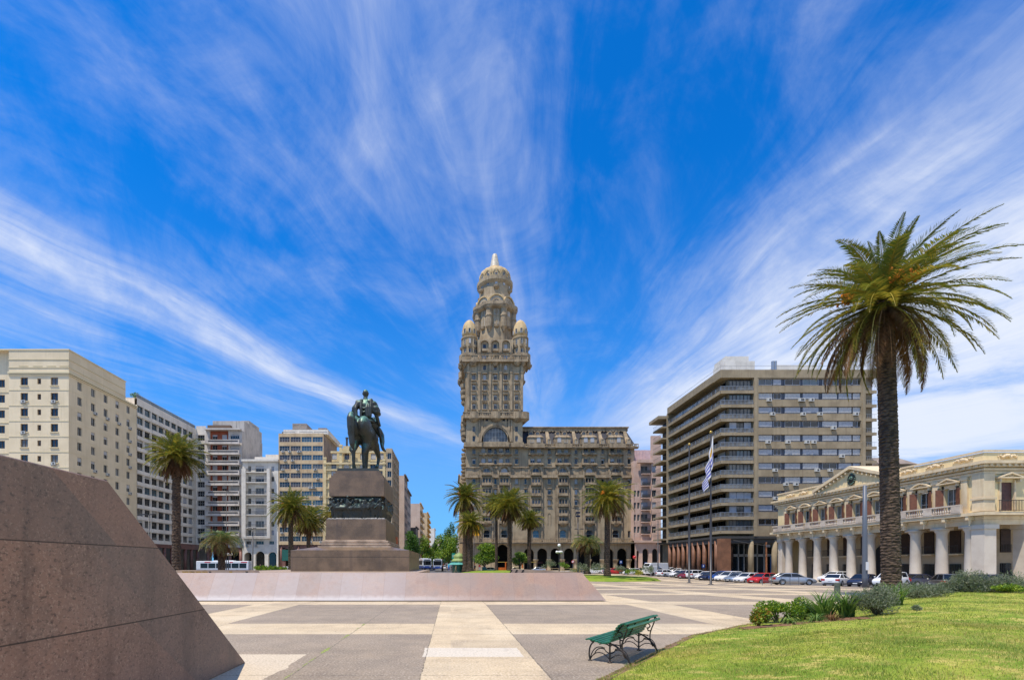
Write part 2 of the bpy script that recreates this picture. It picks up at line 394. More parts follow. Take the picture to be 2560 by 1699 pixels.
sheet('road_east', -57.9, 41.4, 112, 133, -.12, m_asph)
sheet('avenue', -12.5, 2.4, 133, 900, -.12, m_asph)
m_side = M('pavement_tiles', S(186,176,160), S(160,152,140), .6, .85)
sheet('sidewalk_south', 51, 110, -30, 131, .02, m_side, skirt=.3)
sheet('sidewalk_north', -140, -68, -30, 160, .02, m_side, skirt=.3)
sheet('sidewalk_east', 2.5, 110, 133, 160, .02, m_side, skirt=.3)
sheet('sidewalk_corner', -67.9, -12.6, 141.2, 900, .02, m_side, skirt=.3)
sheet('avenue_sidewalk', 2.5, 30, 160.1, 900, .02, m_side, skirt=.3)
# left granite block: face x=-3.87, sloped far end
g_left = granite('brown_granite', S(128,106,94), S(54,46,44), S(186,158,138), S(150,116,98),
    [('z', 2.065, None, .006), ('z', 1.145, None, .008)])
mb = MB(); zt = 2.795
prof = [(-12, 0), (9.06, 0), (5.42, zt), (-12, zt)]          # y,z
a = [mb.P((-3.87, y, z)) for y, z in prof]; b = [mb.P((-7.4, y, z)) for y, z in prof]
for i in range(4): mb.fi((a[i], a[(i+1) % 4], b[(i+1) % 4], b[i]))
mb.fi(a[::-1]); mb.fi(b)
o = mb.build('granite_wall', g_left)
bv = o.modifiers.new('bevel', 'BEVEL'); bv.width = .012; bv.segments = 1
tag(o, 'tall dark brown granite wall with slanting end beside the camera', 'wall')
# long low sloping wall across the plaza
g_mid = granite('pale_granite', S(152,120,100), S(120,92,78), S(178,150,132), S(160,130,110), panel=True)
mb = MB(); x0 = -19
y0, y1, zt = 24.67, 25.6, 1.40
mb.face(((x0,y0,0),(7.98,y0,0),(7.0,y1,zt),(x0,y1,zt)))
mb.face(((x0,y1,zt),(7.0,y1,zt),(6.75,y1+.5,zt),(x0,y1+.5,zt)))
mb.face(((7.98,y0,0),(7.98,26.6,0),(6.75,y1+.5,zt),(7.0,y1,zt)))
mb.face(((x0,26.1,0),(x0,26.1,zt),(6.75,26.1,zt),(7.98,26.6,0)))
mb.face(((x0,y0,0),(x0,y1,zt),(x0,26.1,zt),(x0,26.1,0)))
o = mb.build('sloping_granite_wall', g_mid, fix=True)
tag(o, 'long low sloping wall of pinkish granite panels in front of the monument', 'wall')
# terrace carrying the monument
g_terr = granite('terrace_granite', S(168,146,122), S(130,110,92), S(190,170,146), S(176,150,124))
mb = MB()
mb.prism([(-17.5, 26.2), (-2.2, 26.2), (-2.2, 50), (-17.5, 50)], -.5, 1.30)
o = mb.build('terrace', g_terr); tag(o, kind='structure')
# two rear skylight walls with slanting strips
m_gold = M('gold_glass', S(150,118,30), S(108,82,20), 3, .35, spec=.6)
m_dark = M('dark_gap', (.012,.011,.01,1), r=.8)
def skyl(name, px0, px1, pyt, d, lean, strips, mt, label, slope_r=None, thick=.8):
    e = base(name, (X((px0+px1)/2, d), d, tz(d)), label, 'skylight')
    zt = Z(pyt, d); xa, xb = X(px0, d), X(px1, d); zb = tz(d)
    h = zt - .9
    mb = MB()
    k = lean
    def pt(x, z): f = (z - zb) / (zt - zb); return f
    xl, xr = xa, xb
    if slope_r: # right end tapers
        poly = [(xl, zb), (xr + .8, zb), (xr, Z(slope_r, d)), (xl + k * 1.0, zt)]
    else:
        poly = [(xl, zb), (xr + .9, zb), (xr, zt), (xl, zt)]
    mb.extr(poly, d, d + thick)
    mb.build('body', g_terr, e)
    for sx0, sx1, mm in strips:
        q = MB(); a0, a1 = X(sx0, d), X(sx1, d)
        sl = .42 if k <= 0 else -.5
        z0, z1 = zt - .62, zt - .07
        dx = sl * .5
        q.face(((a0 + dx, d - .02, z0), (a1 + dx, d - .02, z0), (a1 - dx * .2, d - .02, z1), (a0 - dx * .2, d - .02, z1)))
        q.face(((a0 + dx, d - .004, z0), (a1 + dx, d - .004, z0), (a1 - dx * .2, d - .004, z1), (a0 - dx * .2, d - .004, z1)))
        q.build('glass_strip' if mm is m_gold else 'slot', mm, e)
    return e
m_slate = M('grey_slab', S(150,140,138), S(128,118,116), 2, .6)
skyl('skylight_wall', 440, 634, 1424.5, 31, 0, [(457,472,m_gold),(474,488,m_gold),(490,504,m_gold),(506,520,m_gold),(523,529,m_dark),(574,581,m_gold),(615,621,m_dark)], m_gold, 'low granite skylight wall with golden slanted strips by the bus')
e = skyl('skylight_wall', 1262, 1452, 1420.5, 31, .55, [(1276,1280,m_dark),(1289,1293,m_dark),(1305,1309,m_dark)], m_gold, 'low granite skylight wall with dark slots tapering towards the lawn', slope_r=1430)
# ======== monument ========
m_gran = M('monument_granite', S(122,100,76), S(94,77,58), .9, .34, 0, None, 0, .5, S(84,70,60), .5, (S(160,138,116), 26, .35))
m_gran_l = M('monument_step', S(190,166,140), S(150,128,106), 1.2, .5)
def bronze(nm='bronze', k=1.0):
    m, t, b = newmat(nm)
    tc = (t.n('ShaderNodeTexCoord'), 3); g = t.n('ShaderNodeNewGeometry')
    up = t.n('ShaderNodeSeparateXYZ', ins={0: (g, 1)})
    n1 = t.noise(t.scale(tc, (1, 1, .35)), 1.6, 6, .65)
    f = t.ss(t.math('ADD', t.math('MULTIPLY', (up, 2), .42), t.math('MULTIPLY', (n1, 0), 1.0)), .55, .85)
    c = t.mix(f, (.036, .040, .034, 1), (.03+.09*k, .06+.20*k, .05+.14*k, 1))
    n2 = t.noise(tc, 6, 4)
    c = t.mix(t.math('MULTIPLY', t.ss((n2, 0), .5, .7), .5), c, (.035, .03, .022, 1))
    t.nt.links.new(c.outputs[2], b.inputs[0]); b.inputs['Metallic'].default_value = .3; b.inputs['Roughness'].default_value = .45
    return m
m_bronze = bronze(); m_bronze_d = bronze('dark_bronze', .12)
MX, MD = -7.985, 44.0
mon = base('equestrian_monument', (MX, MD, 1.30), 'bronze rider on horseback on a tall brown granite pedestal with a relief band', 'monument')
def blk(mb, w, d, z0, z1, w2=None, d2=None):
    w2 = w2 or w; d2 = d2 or d
    r = lambda W, D, z: [(MX-W/2, MD-D/2, z), (MX+W/2, MD-D/2, z), (MX+W/2, MD+D/2, z), (MX-W/2, MD+D/2, z)]
    mb.rings([r(w, d, z0), r(w2, d2, z1)])
mb = MB(); blk(mb, 9.39, 12, 1.28, 2.42); blk(mb, 9.33, 11.94, 2.42, 2.46); blk(mb, 9.39, 12, 2.46, 2.98)
blk(mb, 9.39, 12, 2.98, 3.27, 6.3, 8.9)
mb.build('base_block', m_gran, mon)
for i in range(3):
    mb = MB(); k = i * .27
    blk(mb, 6.04 - k, 8.6 - k, 3.272 + i * .215, 3.272 + i * .215 + .13); blk(mb, 5.62 - k, 8.18 - k, 3.402 + i * .215, 3.272 + (i + 1) * .215)
    mb.build('step', m_gran_l, mon)
mb = MB(); blk(mb, 5.1, 7.4, 3.917, 4.25); blk(mb, 5.03, 7.3, 4.25, 4.98); blk(mb, 5.0, 7.27, 4.985, 5.66)
for sx in (-1.2, .5, 1.3): mb.box(MX+sx-.006, MX+sx+.006, MD-3.652, MD-3.64, 4.3, 5.6)
mb.build('lower_shaft', m_gran, mon)
mb = MB(); blk(mb, 4.64, 6.7, 7.63, 8.42); blk(mb, 4.63, 6.69, 8.425, 9.19)
for i in range(3): blk(mb, 4.4 - i*.3, 6.4 - i*.3, 9.19 + i*.222, 9.41 + i*.222)
mb.build('upper_shaft', m_gran, mon)
mb = MB(); blk(mb, 3.52, 5.8, 9.86, 10.09, 3.46, 5.74); mb.build('bronze_plinth', m_bronze, mon)
def capsule(mb, a, b, ra, rb, n=10):
    a, b = Vector(a), Vector(b)
    d = (b - a).normalized()
    mb.tube([a - d*ra*.95, a - d*ra*.7, a - d*ra*.3, a, b, b + d*rb*.3, b + d*rb*.7, b + d*rb*.95], [ra*.3, ra*.72, ra*.95, ra, rb, rb*.95, rb*.72, rb*.3], n)
def chain(mb, pts, n=10):
    for (a, ra), (b, rb) in zip(pts, pts[1:]): capsule(mb, a, b, ra, rb, n)
def remesh(o, vox, it=3):
    m = o.modifiers.new('remesh', 'REMESH'); m.mode = 'VOXEL'; m.voxel_size = vox; m.use_smooth_shade = True
    s = o.modifiers.new('smooth', 'SMOOTH'); s.iterations = it; s.factor = .5
# relief band: a crowd of figures in bronze, front and both flanks
rr = random.Random(11); mb = MB()
mb.box(MX-2.05, MX+2.05, MD-3.05, MD+3.05, 5.67, 7.64)
def figure(put, u, h, dep):
    z = 5.75 + rr.uniform(0, .35); H = h
    lean = rr.uniform(-.25, .25)
    q = lambda a, b, c: put(u + a, b, c)
    chain(mb, [(q(-.08, dep*.5, z), .09), (q(-.05, dep, z+.45*H), .11), (q(lean*.5, dep+.08, z+.9*H), .17), (q(lean*.8, dep+.1, z+1.15*H), .12)], 7)
    chain(mb, [(q(.12, dep*.6, z), .08), (q(.08, dep, z+.45*H), .11), (q(lean*.5, dep+.05, z+.8*H), .14)], 7)
    mb.ball(q(lean, dep+.16, z+1.36*H), .125, 8, 6)
    s = rr.choice((-1, 1))
    chain(mb, [(q(lean*.8, dep+.12, z+1.12*H), .08), (q(s*.28+lean, dep+.2, z+.85*H), .07), (q(s*.45+lean, dep+.2, z+rr.uniform(.6, 1.3)*H), .055)], 6)
def rhorse(put, u, dep):
    z = 5.8; q = lambda a, b, c: put(u + a, b, c)
    chain(mb, [(q(-.42, dep, z+.85), .24), (q(.35, dep+.05, z+.85), .22), (q(.62, dep+.1, z+1.2), .13), (q(.85, dep+.1, z+1.1), .09)], 8)
    for a in (-.5, -.36, .3, .45): chain(mb, [(q(a, dep, z+.75), .11), (q(a+rr.uniform(-.12, .12), dep, z+.35), .06), (q(a+rr.uniform(-.1, .1), dep*.7, z), .055)], 6)
front = lambda u, dep, z: (MX + u, MD - 3.05 - dep, z)
right = lambda u, dep, z: (MX + 2.05 + dep, MD + u, z)
left = lambda u, dep, z: (MX - 2.05 - dep, MD + u, z)
for put, half in ((front, 2.05), (right, 2.95), (left, 2.95)):
    u = -half
    while u < half:
        figure(put, u, rr.uniform(.9, 1.12), rr.uniform(.0, .12)); u += rr.uniform(.17, .28)
    for k in range(3): rhorse(put, rr.uniform(-half + .6, half - .8), .1)
arc = [front(-.35 + .42*math.cos(a), .12, 7.05 + .52*math.sin(a)) for a in [PI*i/8 for i in range(9)]]
mb.tube(arc, .09, 6); chain(mb, [(front(.06, .1, 7.4), .15), (front(.8, .05, 7.1), .22), (front(1.1, 0, 6.9), .1)], 8)
fz = mb.build('relief_band', m_bronze_d, mon); remesh(fz, .042, 1)
m_rub = M('pale_rubble', S(180,176,168), S(120,116,110), 9, .9, .6, 30)
mb = MB()
blk(mb, 4.9, 7.1, 5.66, 5.72)
for k in range(90): 
    u = rr.uniform(-2.35, 2.35); mb.ball((MX+u, MD-3.2-rr.uniform(.05, .3), 5.72), (rr.uniform(.05, .14), .08, rr.uniform(.03, .11)), 6, 4)
mb.build('relief_ledge', m_rub, mon, smooth=False)
# horse (real-size figures times K), facing +y
K = 3.1; HD = R(-5); HO = Vector((MX + .12, MD + .25, 10.06))
def hp(p):
    x, y, z = p; return Vector((HO.x + K*(x*math.cos(HD) - y*math.sin(HD)), HO.y + K*(x*math.sin(HD) + y*math.cos(HD)), HO.z + K*z))
def HC(mb, pts, n=12): chain(mb, [(hp(p), r*K) for p, r in pts], n)
def HB(mb, c, r, n=16, m=10):
    """ellipsoid along the horse's own axes"""
    rings = []
    for i in range(1, m):
        t_ = PI*i/m; rings.append([tuple(hp((c[0]+r[0]*math.sin(t_)*math.cos(2*PI*k/n), c[1]+r[1]*math.sin(t_)*math.sin(2*PI*k/n), c[2]-r[2]*math.cos(t_)))) for k in range(n)])
    mb.rings(rings)
mb = MB()
HB(mb, (-.13, -.58, 1.24), (.20, .36, .33)); HB(mb, (.13, -.58, 1.24), (.20, .36, .33)); HB(mb, (0, -.05, 1.18), (.315, .62, .34)); HB(mb, (0, .48, 1.2), (.27, .34, .37)); HB(mb, (0, .38, 1.42), (.13, .3, .18))
HC(mb, [((0, .6, 1.32), .25), ((0, .86, 1.62), .18), ((0, 1.02, 1.86), .13), ((0, 1.16, 1.88), .125), ((0, 1.34, 1.66), .09), ((0, 1.42, 1.54), .075)])
for s in (-1, 1): HC(mb, [((s*.06, 1.02, 1.96), .03), ((s*.075, 1.03, 2.07), .014)], 6)
for s, dy in ((-1, -.05), (1, .16)):
    HC(mb, [((s*.17, -.60, 1.10), .19), ((s*.155, -.52+dy*.4, .84), .145), ((s*.125, -.80+dy, .53), .075), ((s*.115, -.80+dy, .44), .058), ((s*.115, -.78+dy, .18), .048), ((s*.115, -.74+dy, .09), .058), ((s*.115, -.71+dy, .03), .072)])
HC(mb, [((-.15, .52, 1.0), .13), ((-.14, .55, .75), .09), ((-.13, .57, .52), .062), ((-.13, .55, .18), .045), ((-.13, .60, .05), .07)])
HC(mb, [((.16, .52, 1.02), .13), ((.19, .74, .82), .085), ((.2, .86, .70), .066), ((.2, .72, .48), .047), ((.2, .66, .40), .05), ((.2, .58, .36), .068)])
horse = mb.build('horse', m_bronze, mon); remesh(horse, .075, 4)
mb = MB()
HC(mb, [((-.12, -.86, 1.38), .07), ((-.14, -.97, 1.50), .095), ((-.14, -1.05, 1.38), .105), ((-.13, -1.05, 1.15), .105), ((-.12, -1.02, .9), .09), ((-.10, -1.03, .68), .08), ((-.08, -1.01, .56), .04)])
tl = mb.build('tail', m_bronze, horse); remesh(tl, .08, 3)
mb = MB()
HC(mb, [((0, .70, 1.62), .09), ((0, .88, 1.84), .075), ((0, 1.0, 2.0), .05)], 8); remesh(mb.build('mane', m_bronze, horse), .08, 2)
# rider
mb = MB()
HB(mb, (0, .02, 1.62), (.21, .2, .17)); HB(mb, (0, 0, 1.82), (.175, .14, .22)); HB(mb, (0, -.01, 2.03), (.205, .145, .2))
HC(mb, [((-.17, -.01, 2.16), .085), ((.17, -.01, 2.16), .085)], 10); HC(mb, [((0, -.01, 2.2), .075), ((0, .01, 2.34), .062)], 10)
HB(mb, (0, .02, 2.435), (.088, .108, .122)); HB(mb, (0, .13, 2.41), (.02, .03, .03), 8, 6)
for s in (-1, 1): HB(mb, (s*.09, .01, 2.425), (.015, .03, .035), 8, 6)
HC(mb, [((-.2, -.01, 2.14), .085), ((-.34, -.09, 1.87), .066), ((-.31, .08, 1.80), .052), ((-.12, .34, 1.74), .04)])
HC(mb, [((.2, -.01, 2.14), .085), ((.31, -.06, 1.86), .068), ((.36, .02, 1.66), .055), ((.38, .08, 1.56), .05)])
for k in range(4): HC(mb, [((.36+k*.02, .08, 1.55), .017), ((.37+k*.02, .12, 1.50), .015), ((.37+k*.02, .11, 1.46), .012)], 6)
HC(mb, [((.35, .08, 1.55), .017), ((.335, .13, 1.52), .015)], 6)
for s in (-1, 1):
    HC(mb, [((s*.13, .04, 1.60), .145), ((s*.34, .30, 1.36), .105), ((s*.40, .36, 1.27), .085), ((s*.45, .22, 1.05), .078), ((s*.48, .12, .86), .05), ((s*.5, .16, .80), .05), ((s*.52, .32, .78), .036)])
rider = mb.build('rider', m_bronze, mon); remesh(rider, .05, 3)
mb = MB()
# cape: two hanging fronts over the back and layered shoulder folds
for x0, x1, zb in ((-.23, -.09, 1.66), (.10, .2, 1.70)):
    HC(mb, [((x0, -.06, 2.17), .06), ((x0-.02, -.15, 1.95), .055), ((x0, -.17, zb), .05)], 8); HC(mb, [((x1, -.10, 2.2), .05), ((x1, -.17, 1.95), .045), ((x1, -.18, zb), .04)], 8)
for z, r, w in ((2.10, .1, .27), (1.96, .105, .33), (1.86, .09, .36)):
    HC(mb, [((.13, -.07, z+.06), r*.8), ((w, -.06, z-.02), r), ((w+.02, .08, z-.03), r*.8)], 10)
HC(mb, [((-.16, -.07, 2.12), .09), ((-.30, -.09, 1.96), .09), ((-.35, -.1, 1.82), .05)], 10)
for z in (1.93, 1.82): HC(mb, [((-.09, -.16, z+.06), .025), ((0, -.17, z), .03), ((.1, -.16, z+.06), .025)], 8)
remesh(mb.build('cape', m_bronze, rider), .06, 2)
mb = MB(); HB(mb, (0, 0, 1.56), (.3, .34, .07)); HC(mb, [((.38, .1, 1.4), .05), ((.45, .1, 1.1), .03), ((.5, .2, .78), .02)], 6); remesh(mb.build('saddle', m_bronze, horse), .07, 2)
# ======== bench ========
m_green = M('green_paint', S(26,106,76), S(20,84,60), 5, .35, .15, 40)
m_iron = M('black_iron', (.018,.017,.016,1), (.05,.035,.025,1), 8, .5)
bx, by = (3.30+4.36-.59)/2, (8.77+10.09+.48)/2
bench = empty('park_bench', (bx, by, tz(by)), 'green slatted park bench with curled black iron legs at the edge of the lawn', 'bench', rz=math.atan2(.779, .626))
seat_p = [(.415,.425),(.36,.432),(.30,.420),(.24,.402),(.18,.388),(.12,.380),(.06,.384),(.005,.402)]
back_p = [(-.045,.452),(-.075,.51),(-.10,.568),(-.125,.626),(-.155,.682),(-.195,.73),(-.245,.762)]
roll_p = [(-.315,.765),(-.365,.70)]
def slats(pts, L=1.98):
    mb = MB()
    for i, (y, z) in enumerate(pts):
        a, b = pts[max(i-1, 0)], pts[min(i+1, len(pts)-1)]
        tx, tz_ = b[0]-a[0], b[1]-a[1]; l = math.hypot(tx, tz_); tx, tz_ = tx/l, tz_/l
        w, h = .024, .014
        oct_ = [(w*cx_, h*cz) for cx_, cz in ((-1,-.5),(-.7,-1),(.7,-1),(1,-.5),(1,.5),(.7,1),(-.7,1),(-1,.5))]
        ring = lambda x: [(x, y + p*tx - q*tz_, z + p*tz_ + q*tx) for p, q in oct_]
        mb.rings([ring(-L/2), ring(L/2)])
    return mb
slats(seat_p).build('seat', m_green, bench); slats(back_p + roll_p).build('backrest', m_green, bench)
def bez(*p, n=8):
    out = []
    for i in range(n + 1):
        t_ = i / n; q = [Vector(a) for a in p]
        while len(q) > 1: q = [a.lerp(b, t_) for a, b in zip(q, q[1:])]
        out.append(q[0])
    return out
for sx in (-.845, .845):
    mb = MB(); C = lambda *p, r=.013, n=8: mb.tube(bez(*[(sx, a, b) for a, b in p], n=n), r, 6)
    C((.40,.41),(.40,.36),(.30,.36),(.30,.40)); C((.33,.37),(.44,.30),(.44,.1),(.40,0), r=.015)     # front leg
    C((.05,.36),(-.06,.44),(-.12,.62),(-.24,.745)); mb.tube([(sx, y+.012, z-.02) for y, z in seat_p], .013, 6)
    C((.06,.375),(-.1,.36),(-.32,.2),(-.37,0), r=.018, n=10); C((-.30,.75),(-.36,.60),(-.10,.42),(-.27,.12), r=.013, n=10)
    C((-.24,.745),(-.30,.78),(-.37,.72),(-.34,.66)); C((-.13,.60),(-.24,.6),(-.24,.5),(-.14,.5)); C((-.2,.52),(-.12,.46),(-.2,.42),(-.24,.46))
    C((.02,.375),(.02,.2),(.02,.1),(.02,.0), r=.017)
    for s in (1, -1):
        e_ = .40 if s > 0 else -.35
        C((.02,.30),(.02+s*.02,.36),(.02+s*.16,.37),(.02+s*.20,.33), r=.011); C((.02+s*.30,.13),(.02+s*.26,.26),(.02+s*.18,.27),(.02+s*.10,.25), r=.010)
        C((.02+s*.10,.25),(.02+s*.08,.19),(.02+s*.02,.2),(.02,.16), r=.010); C((e_,.03),(.02+s*.30,.22),(.02+s*.12,.22),(.02,.06), r=.010); C((e_,.06),(.02+s*.32,.30),(.02+s*.2,.30),(.02+s*.1,.27), r=.010)
    mb.ball((sx, .02, .015), (.05, .05, .02), 8, 5); mb.ball((sx, .41, .008), (.04, .05, .012), 8, 5); mb.ball((sx, -.37, .008), (.04, .05, .012), 8, 5)
    mb.build('end_frame', m_iron, bench, smooth=True)
mb = MB(); mb.tube([(0, y+.012 if y > 0 else y-.0, z-.022) for y, z in seat_p] + [(0, y-.024, z-.004) for y, z in back_p], .011, 6); mb.build('middle_brace', m_iron, bench, smooth=True)
# ======== plants ========
def leafmat(name, c, c2, s=.8, tr=.35, r=.5): return M(name, c, c2, s, r, trans=tr)
m_frond = leafmat('palm_green', S(116,126,46), S(74,92,32), .5, .3, .42)
m_frond_y = leafmat('palm_olive', S(172,154,56), S(134,124,44), .6, .3, .45)
m_frond_d = leafmat('palm_dead', S(140,104,66), S(100,70,44), .6, .2, .8)
m_frond_b = leafmat('palm_blue_green', S(112,134,82), S(76,104,60), .6, .3, .5)
m_straw = leafmat('palm_straw', S(178,156,94), S(140,118,66), .6, .25, .7)
m_fruit = M('palm_fruit', S(232,150,26), S(200,104,20), 3, .6)
def trunkmat():
    m, t, b = newmat('palm_trunk')
    tc = (t.n('ShaderNodeTexCoord'), 3)
    vz = t.n('ShaderNodeTexVoronoi', feature='F1', ins={'Vector': t.scale(tc, (5.0, 5.0, 9.0)), 'Scale': 1.0})
    n1 = t.noise(tc, 2.2, 5)
    c = t.mix(t.ss((vz, 0), .25, .8), S(98,80,64), S(50,39,31)); c = t.mix(t.math('MULTIPLY', t.ss((n1, 0), .42, .68), .6), c, S(58,44,34))
    t.nt.links.new(c.outputs[2], b.inputs[0]); b.inputs['Roughness'].default_value = .95
    bp = t.n('ShaderNodeBump', ins={'Strength': .9, 'Distance': .08, 'Height': (vz, 0)}); bp.invert = True; t.nt.links.new(bp.outputs[0], b.inputs['Normal'])
    return m
m_trunk = trunkmat()
def fronds(seed, n, L, e_hi, e_lo, droop, nl, lw, ll=.15, dead=-22, skirt=0, wind=(0, 0), keep=None):
    """returns verts, quads, material index; pinnate fronds on a golden-angle spiral. skirt adds dead hanging fronds"""
    r = np.random.RandomState(seed); V = []; Fc = []; MI = []; off = 0
    tot = n + skirt
    for i in range(tot):
        f = i / max(1, n - 1)
        az = i * 2.39996 + r.uniform(-.25, .25)
        if i < n:
            e0 = math.radians(e_hi + (e_lo - e_hi) * f ** .85 + r.uniform(-7, 7)); Li = L * r.uniform(.84, 1.06) * (1 if f > .2 else .72 + 1.4 * f)
            dr = droop * r.uniform(.75, 1.25)
            mi = 0
            if math.degrees(e0) < dead + 34 and r.rand() < .5: mi = 1
            if math.degrees(e0) < dead: mi = 2 if r.rand() < .6 else 1
        else:
            e0 = math.radians(r.uniform(-62, -28)); Li = L * r.uniform(.6, .88); dr = .75; mi = 2
        ns = 14; tt = np.linspace(0, 1, ns)
        e = e0 - dr * tt ** 1.35
        ds = Li / (ns - 1)
        h = np.array([math.cos(az), math.sin(az)])
        pos = np.zeros((ns, 3))
        for k in range(1, ns):
            em = (e[k] + e[k-1]) / 2
            pos[k] = pos[k-1] + ds * np.array([h[0]*math.cos(em), h[1]*math.cos(em), math.sin(em)])
        pos[:, 0] += wind[0] * Li * tt ** 2; pos[:, 1] += wind[1] * Li * tt ** 2
        side0 = np.array([-h[1], h[0], 0.0]); tw = r.uniform(-.5, .5)
        # rachis: flat ribbon + keel
        tan = np.gradient(pos, axis=0); tan /= np.linalg.norm(tan, axis=1, keepdims=True)
        nrm = np.cross(tan, side0); nrm /= np.linalg.norm(nrm, axis=1, keepdims=True)   # points up-ish or down
        if nrm[ns//2, 2] < 0: nrm = -nrm
        wr = (.035 * (1 - .85 * tt) * Li / 4)[:, None]
        A = pos + side0 * wr; B = pos - side0 * wr; C_ = pos - nrm * wr * 1.2
        for P_, Q_ in ((A, B), (B, C_), (C_, A)):
            V.append(P_); V.append(Q_); idx = np.arange(ns - 1)
            Fc.append(np.stack([off + idx, off + idx + 1, off + ns + idx + 1, off + ns + idx], 1)); MI.append(np.full(ns - 1, mi if mi == 2 else 1)); off += 2 * ns
        # leaflets
        tl_ = np.linspace(.10, .995, nl); tl_ = np.concatenate([tl_, tl_]); sg = np.concatenate([np.ones(nl), -np.ones(nl)])
        p = np.stack([np.interp(tl_, tt, pos[:, k]) for k in range(3)], 1); tg = np.stack([np.interp(tl_, tt, tan[:, k]) for k in range(3)], 1); nr = np.stack([np.interp(tl_, tt, nrm[:, k]) for k in range(3)], 1)
        m_ = len(tl_)
        ln = Li * ll * np.clip(np.sin(np.pi * (tl_ * .80 + .16)), .12, 1) * r.uniform(.8, 1.2, m_)
        fw = .55 + .55 * tl_ + r.uniform(-.12, .12, m_); up = .32 + r.uniform(-.22, .28, m_)
        if mi == 2: up = up - .7
        d = side0[None] * sg[:, None] * 1.0 + tg * fw[:, None] + nr * up[:, None]; d /= np.linalg.norm(d, axis=1, keepdims=True)
        tip = p + d * ln[:, None]; tip[:, 2] -= ln * (.12 + .25 * (mi == 2))
        wv = tg * (lw * (.6 + .4 * ln / (Li * ll)))[:, None] * .5 + nr * (lw * .35)
        mid = p + d * (ln * .45)[:, None]
        V.append(p - wv * .4); V.append(mid + wv); V.append(tip); V.append(mid - wv)
        a = np.arange(m_); Fc.append(np.stack([off + a, off + m_ + a, off + 2*m_ + a, off + 3*m_ + a], 1))
        mi_ = np.full(m_, mi)
        if mi == 0: mi_[r.rand(m_) < (.14 + .32 * f)] = 1
        if mi == 1: mi_[r.rand(m_) < .35] = 0
        MI.append(mi_); off += 4 * m_
    return np.concatenate(V), np.concatenate(Fc), np.concatenate(MI)
def trunk_mb(h, r0, r1, lean=(0, 0), seed=0, n=16, step=.14, bulge=1.25):
    r = random.Random(seed); mb = MB(); rings = []; z = -.3; k = 0
    while z < h + .25:
        f = max(0, z) / h; rad = r0 + (r1 - r0) * f
        if f < .06: rad *= 1 + .25 * (1 - f / .06)
        if z > h - 1.1: rad *= 1 + (bulge - 1) * min(1, (z - h + 1.1) / .8)
        c = (lean[0] * f ** 1.4, lean[1] * f ** 1.4)
        jag = (1.03 if k % 2 else .985) + r.uniform(-.02, .02)
        rings.append([(c[0] + rad * jag * (1 + r.uniform(-.045, .045)) * math.cos(2*PI*(i + .5*(k % 2))/n), c[1] + rad * jag * (1 + r.uniform(-.045, .045)) * math.sin(2*PI*(i + .5*(k % 2))/n), z + r.uniform(-.02, .02)) for i in range(n)])
        z += step / 2 if k % 2 else step / 2; k += 1
    mb.rings(rings); return mb
PALM = {}
def palm(name, label, pos, h, L, kind='date', seed=1, r0=.42, r1=.36, lean=(0, 0), fruit=0, group='palms around the square', **kw):
    key = (kind, seed % 3)
    e = empty(name, pos, label, 'palm tree', group, rz=seed * 1.3 if lean == (0, 0) else 0)
    trunk_mb(h, r0, r1, lean, seed, n=kw.get('tn', 10), step=kw.get('ts', .3), bulge=1.3 if kind != 'butia' else 1.1).build('trunk', m_trunk, e)
    if kind == 'hero': V, Q, I = fronds(**kw['fr']); mats = [m_frond, m_frond_y, m_frond_d]; ob = mesh_np('crown', V * 1.0, Q, mats, I, e)
    else:
        if key not in PALM:
            if kind == 'date': V, Q, I = fronds(seed % 3 + 20, 104, 1.0, 84, -42, 1.0, 40, .020, .15, dead=-28, skirt=12)
            elif kind == 'skirt': V, Q, I = fronds(seed % 3 + 30, 116, 1.0, 86, -26, 1.0, 40, .020, .15, dead=-50, skirt=44)
            else: V, Q, I = fronds(seed % 3 + 40, 84, 1.0, 80, -2, 1.9, 36, .018, .2, dead=-2, skirt=22)
            PALM[key] = mesh_np('crown', V, Q, [m_frond, m_frond_y, m_frond_d] if kind != 'butia' else [m_frond_b, m_straw, m_frond_d], I, e); ob = PALM[key]
        else: ob = inst('crown', PALM[key].data, e, (0, 0, 0))
        rq = random.Random(seed * 7 + int(h * 10)); ob.scale = (L * rq.uniform(.94, 1.08), L * rq.uniform(.94, 1.08), L * rq.uniform(.82, 1.14)); ob.rotation_euler = (rq.uniform(-.12, .12), rq.uniform(-.12, .12), rq.uniform(0, 6))
    ob.location = (lean[0], lean[1], h)
    if fruit:
        r = random.Random(seed)
        for k in range(fruit):
            a = kw.get('fa', 0) + k * 2.1 + r.uniform(-.4, .4); mb = MB(); c = Vector((lean[0] + math.cos(a) * L * .22, lean[1] + math.sin(a) * L * .22, h + L * .12))
            for q in range(80):
                d = Vector((math.cos(a) + r.uniform(-.6, .6), math.sin(a) + r.uniform(-.6, .6), r.uniform(-.6, .5))) * L * r.uniform(.02, .12)
                s_ = L * .013; mb.ball(c + d, (s_, s_, s_ * 1.4), 5, 4)
            for q in range(8): mb.tube([(lean[0], lean[1], h), c, c + Vector((math.cos(a) + r.uniform(-.5, .5), math.sin(a) + r.uniform(-.5, .5), -.3)) * L * .09], L * .004, 3)
            mb.build('fruit_cluster', m_fruit, e)
    return e
def at(px, py, d): return (X(px, d), d, Z(py, d))
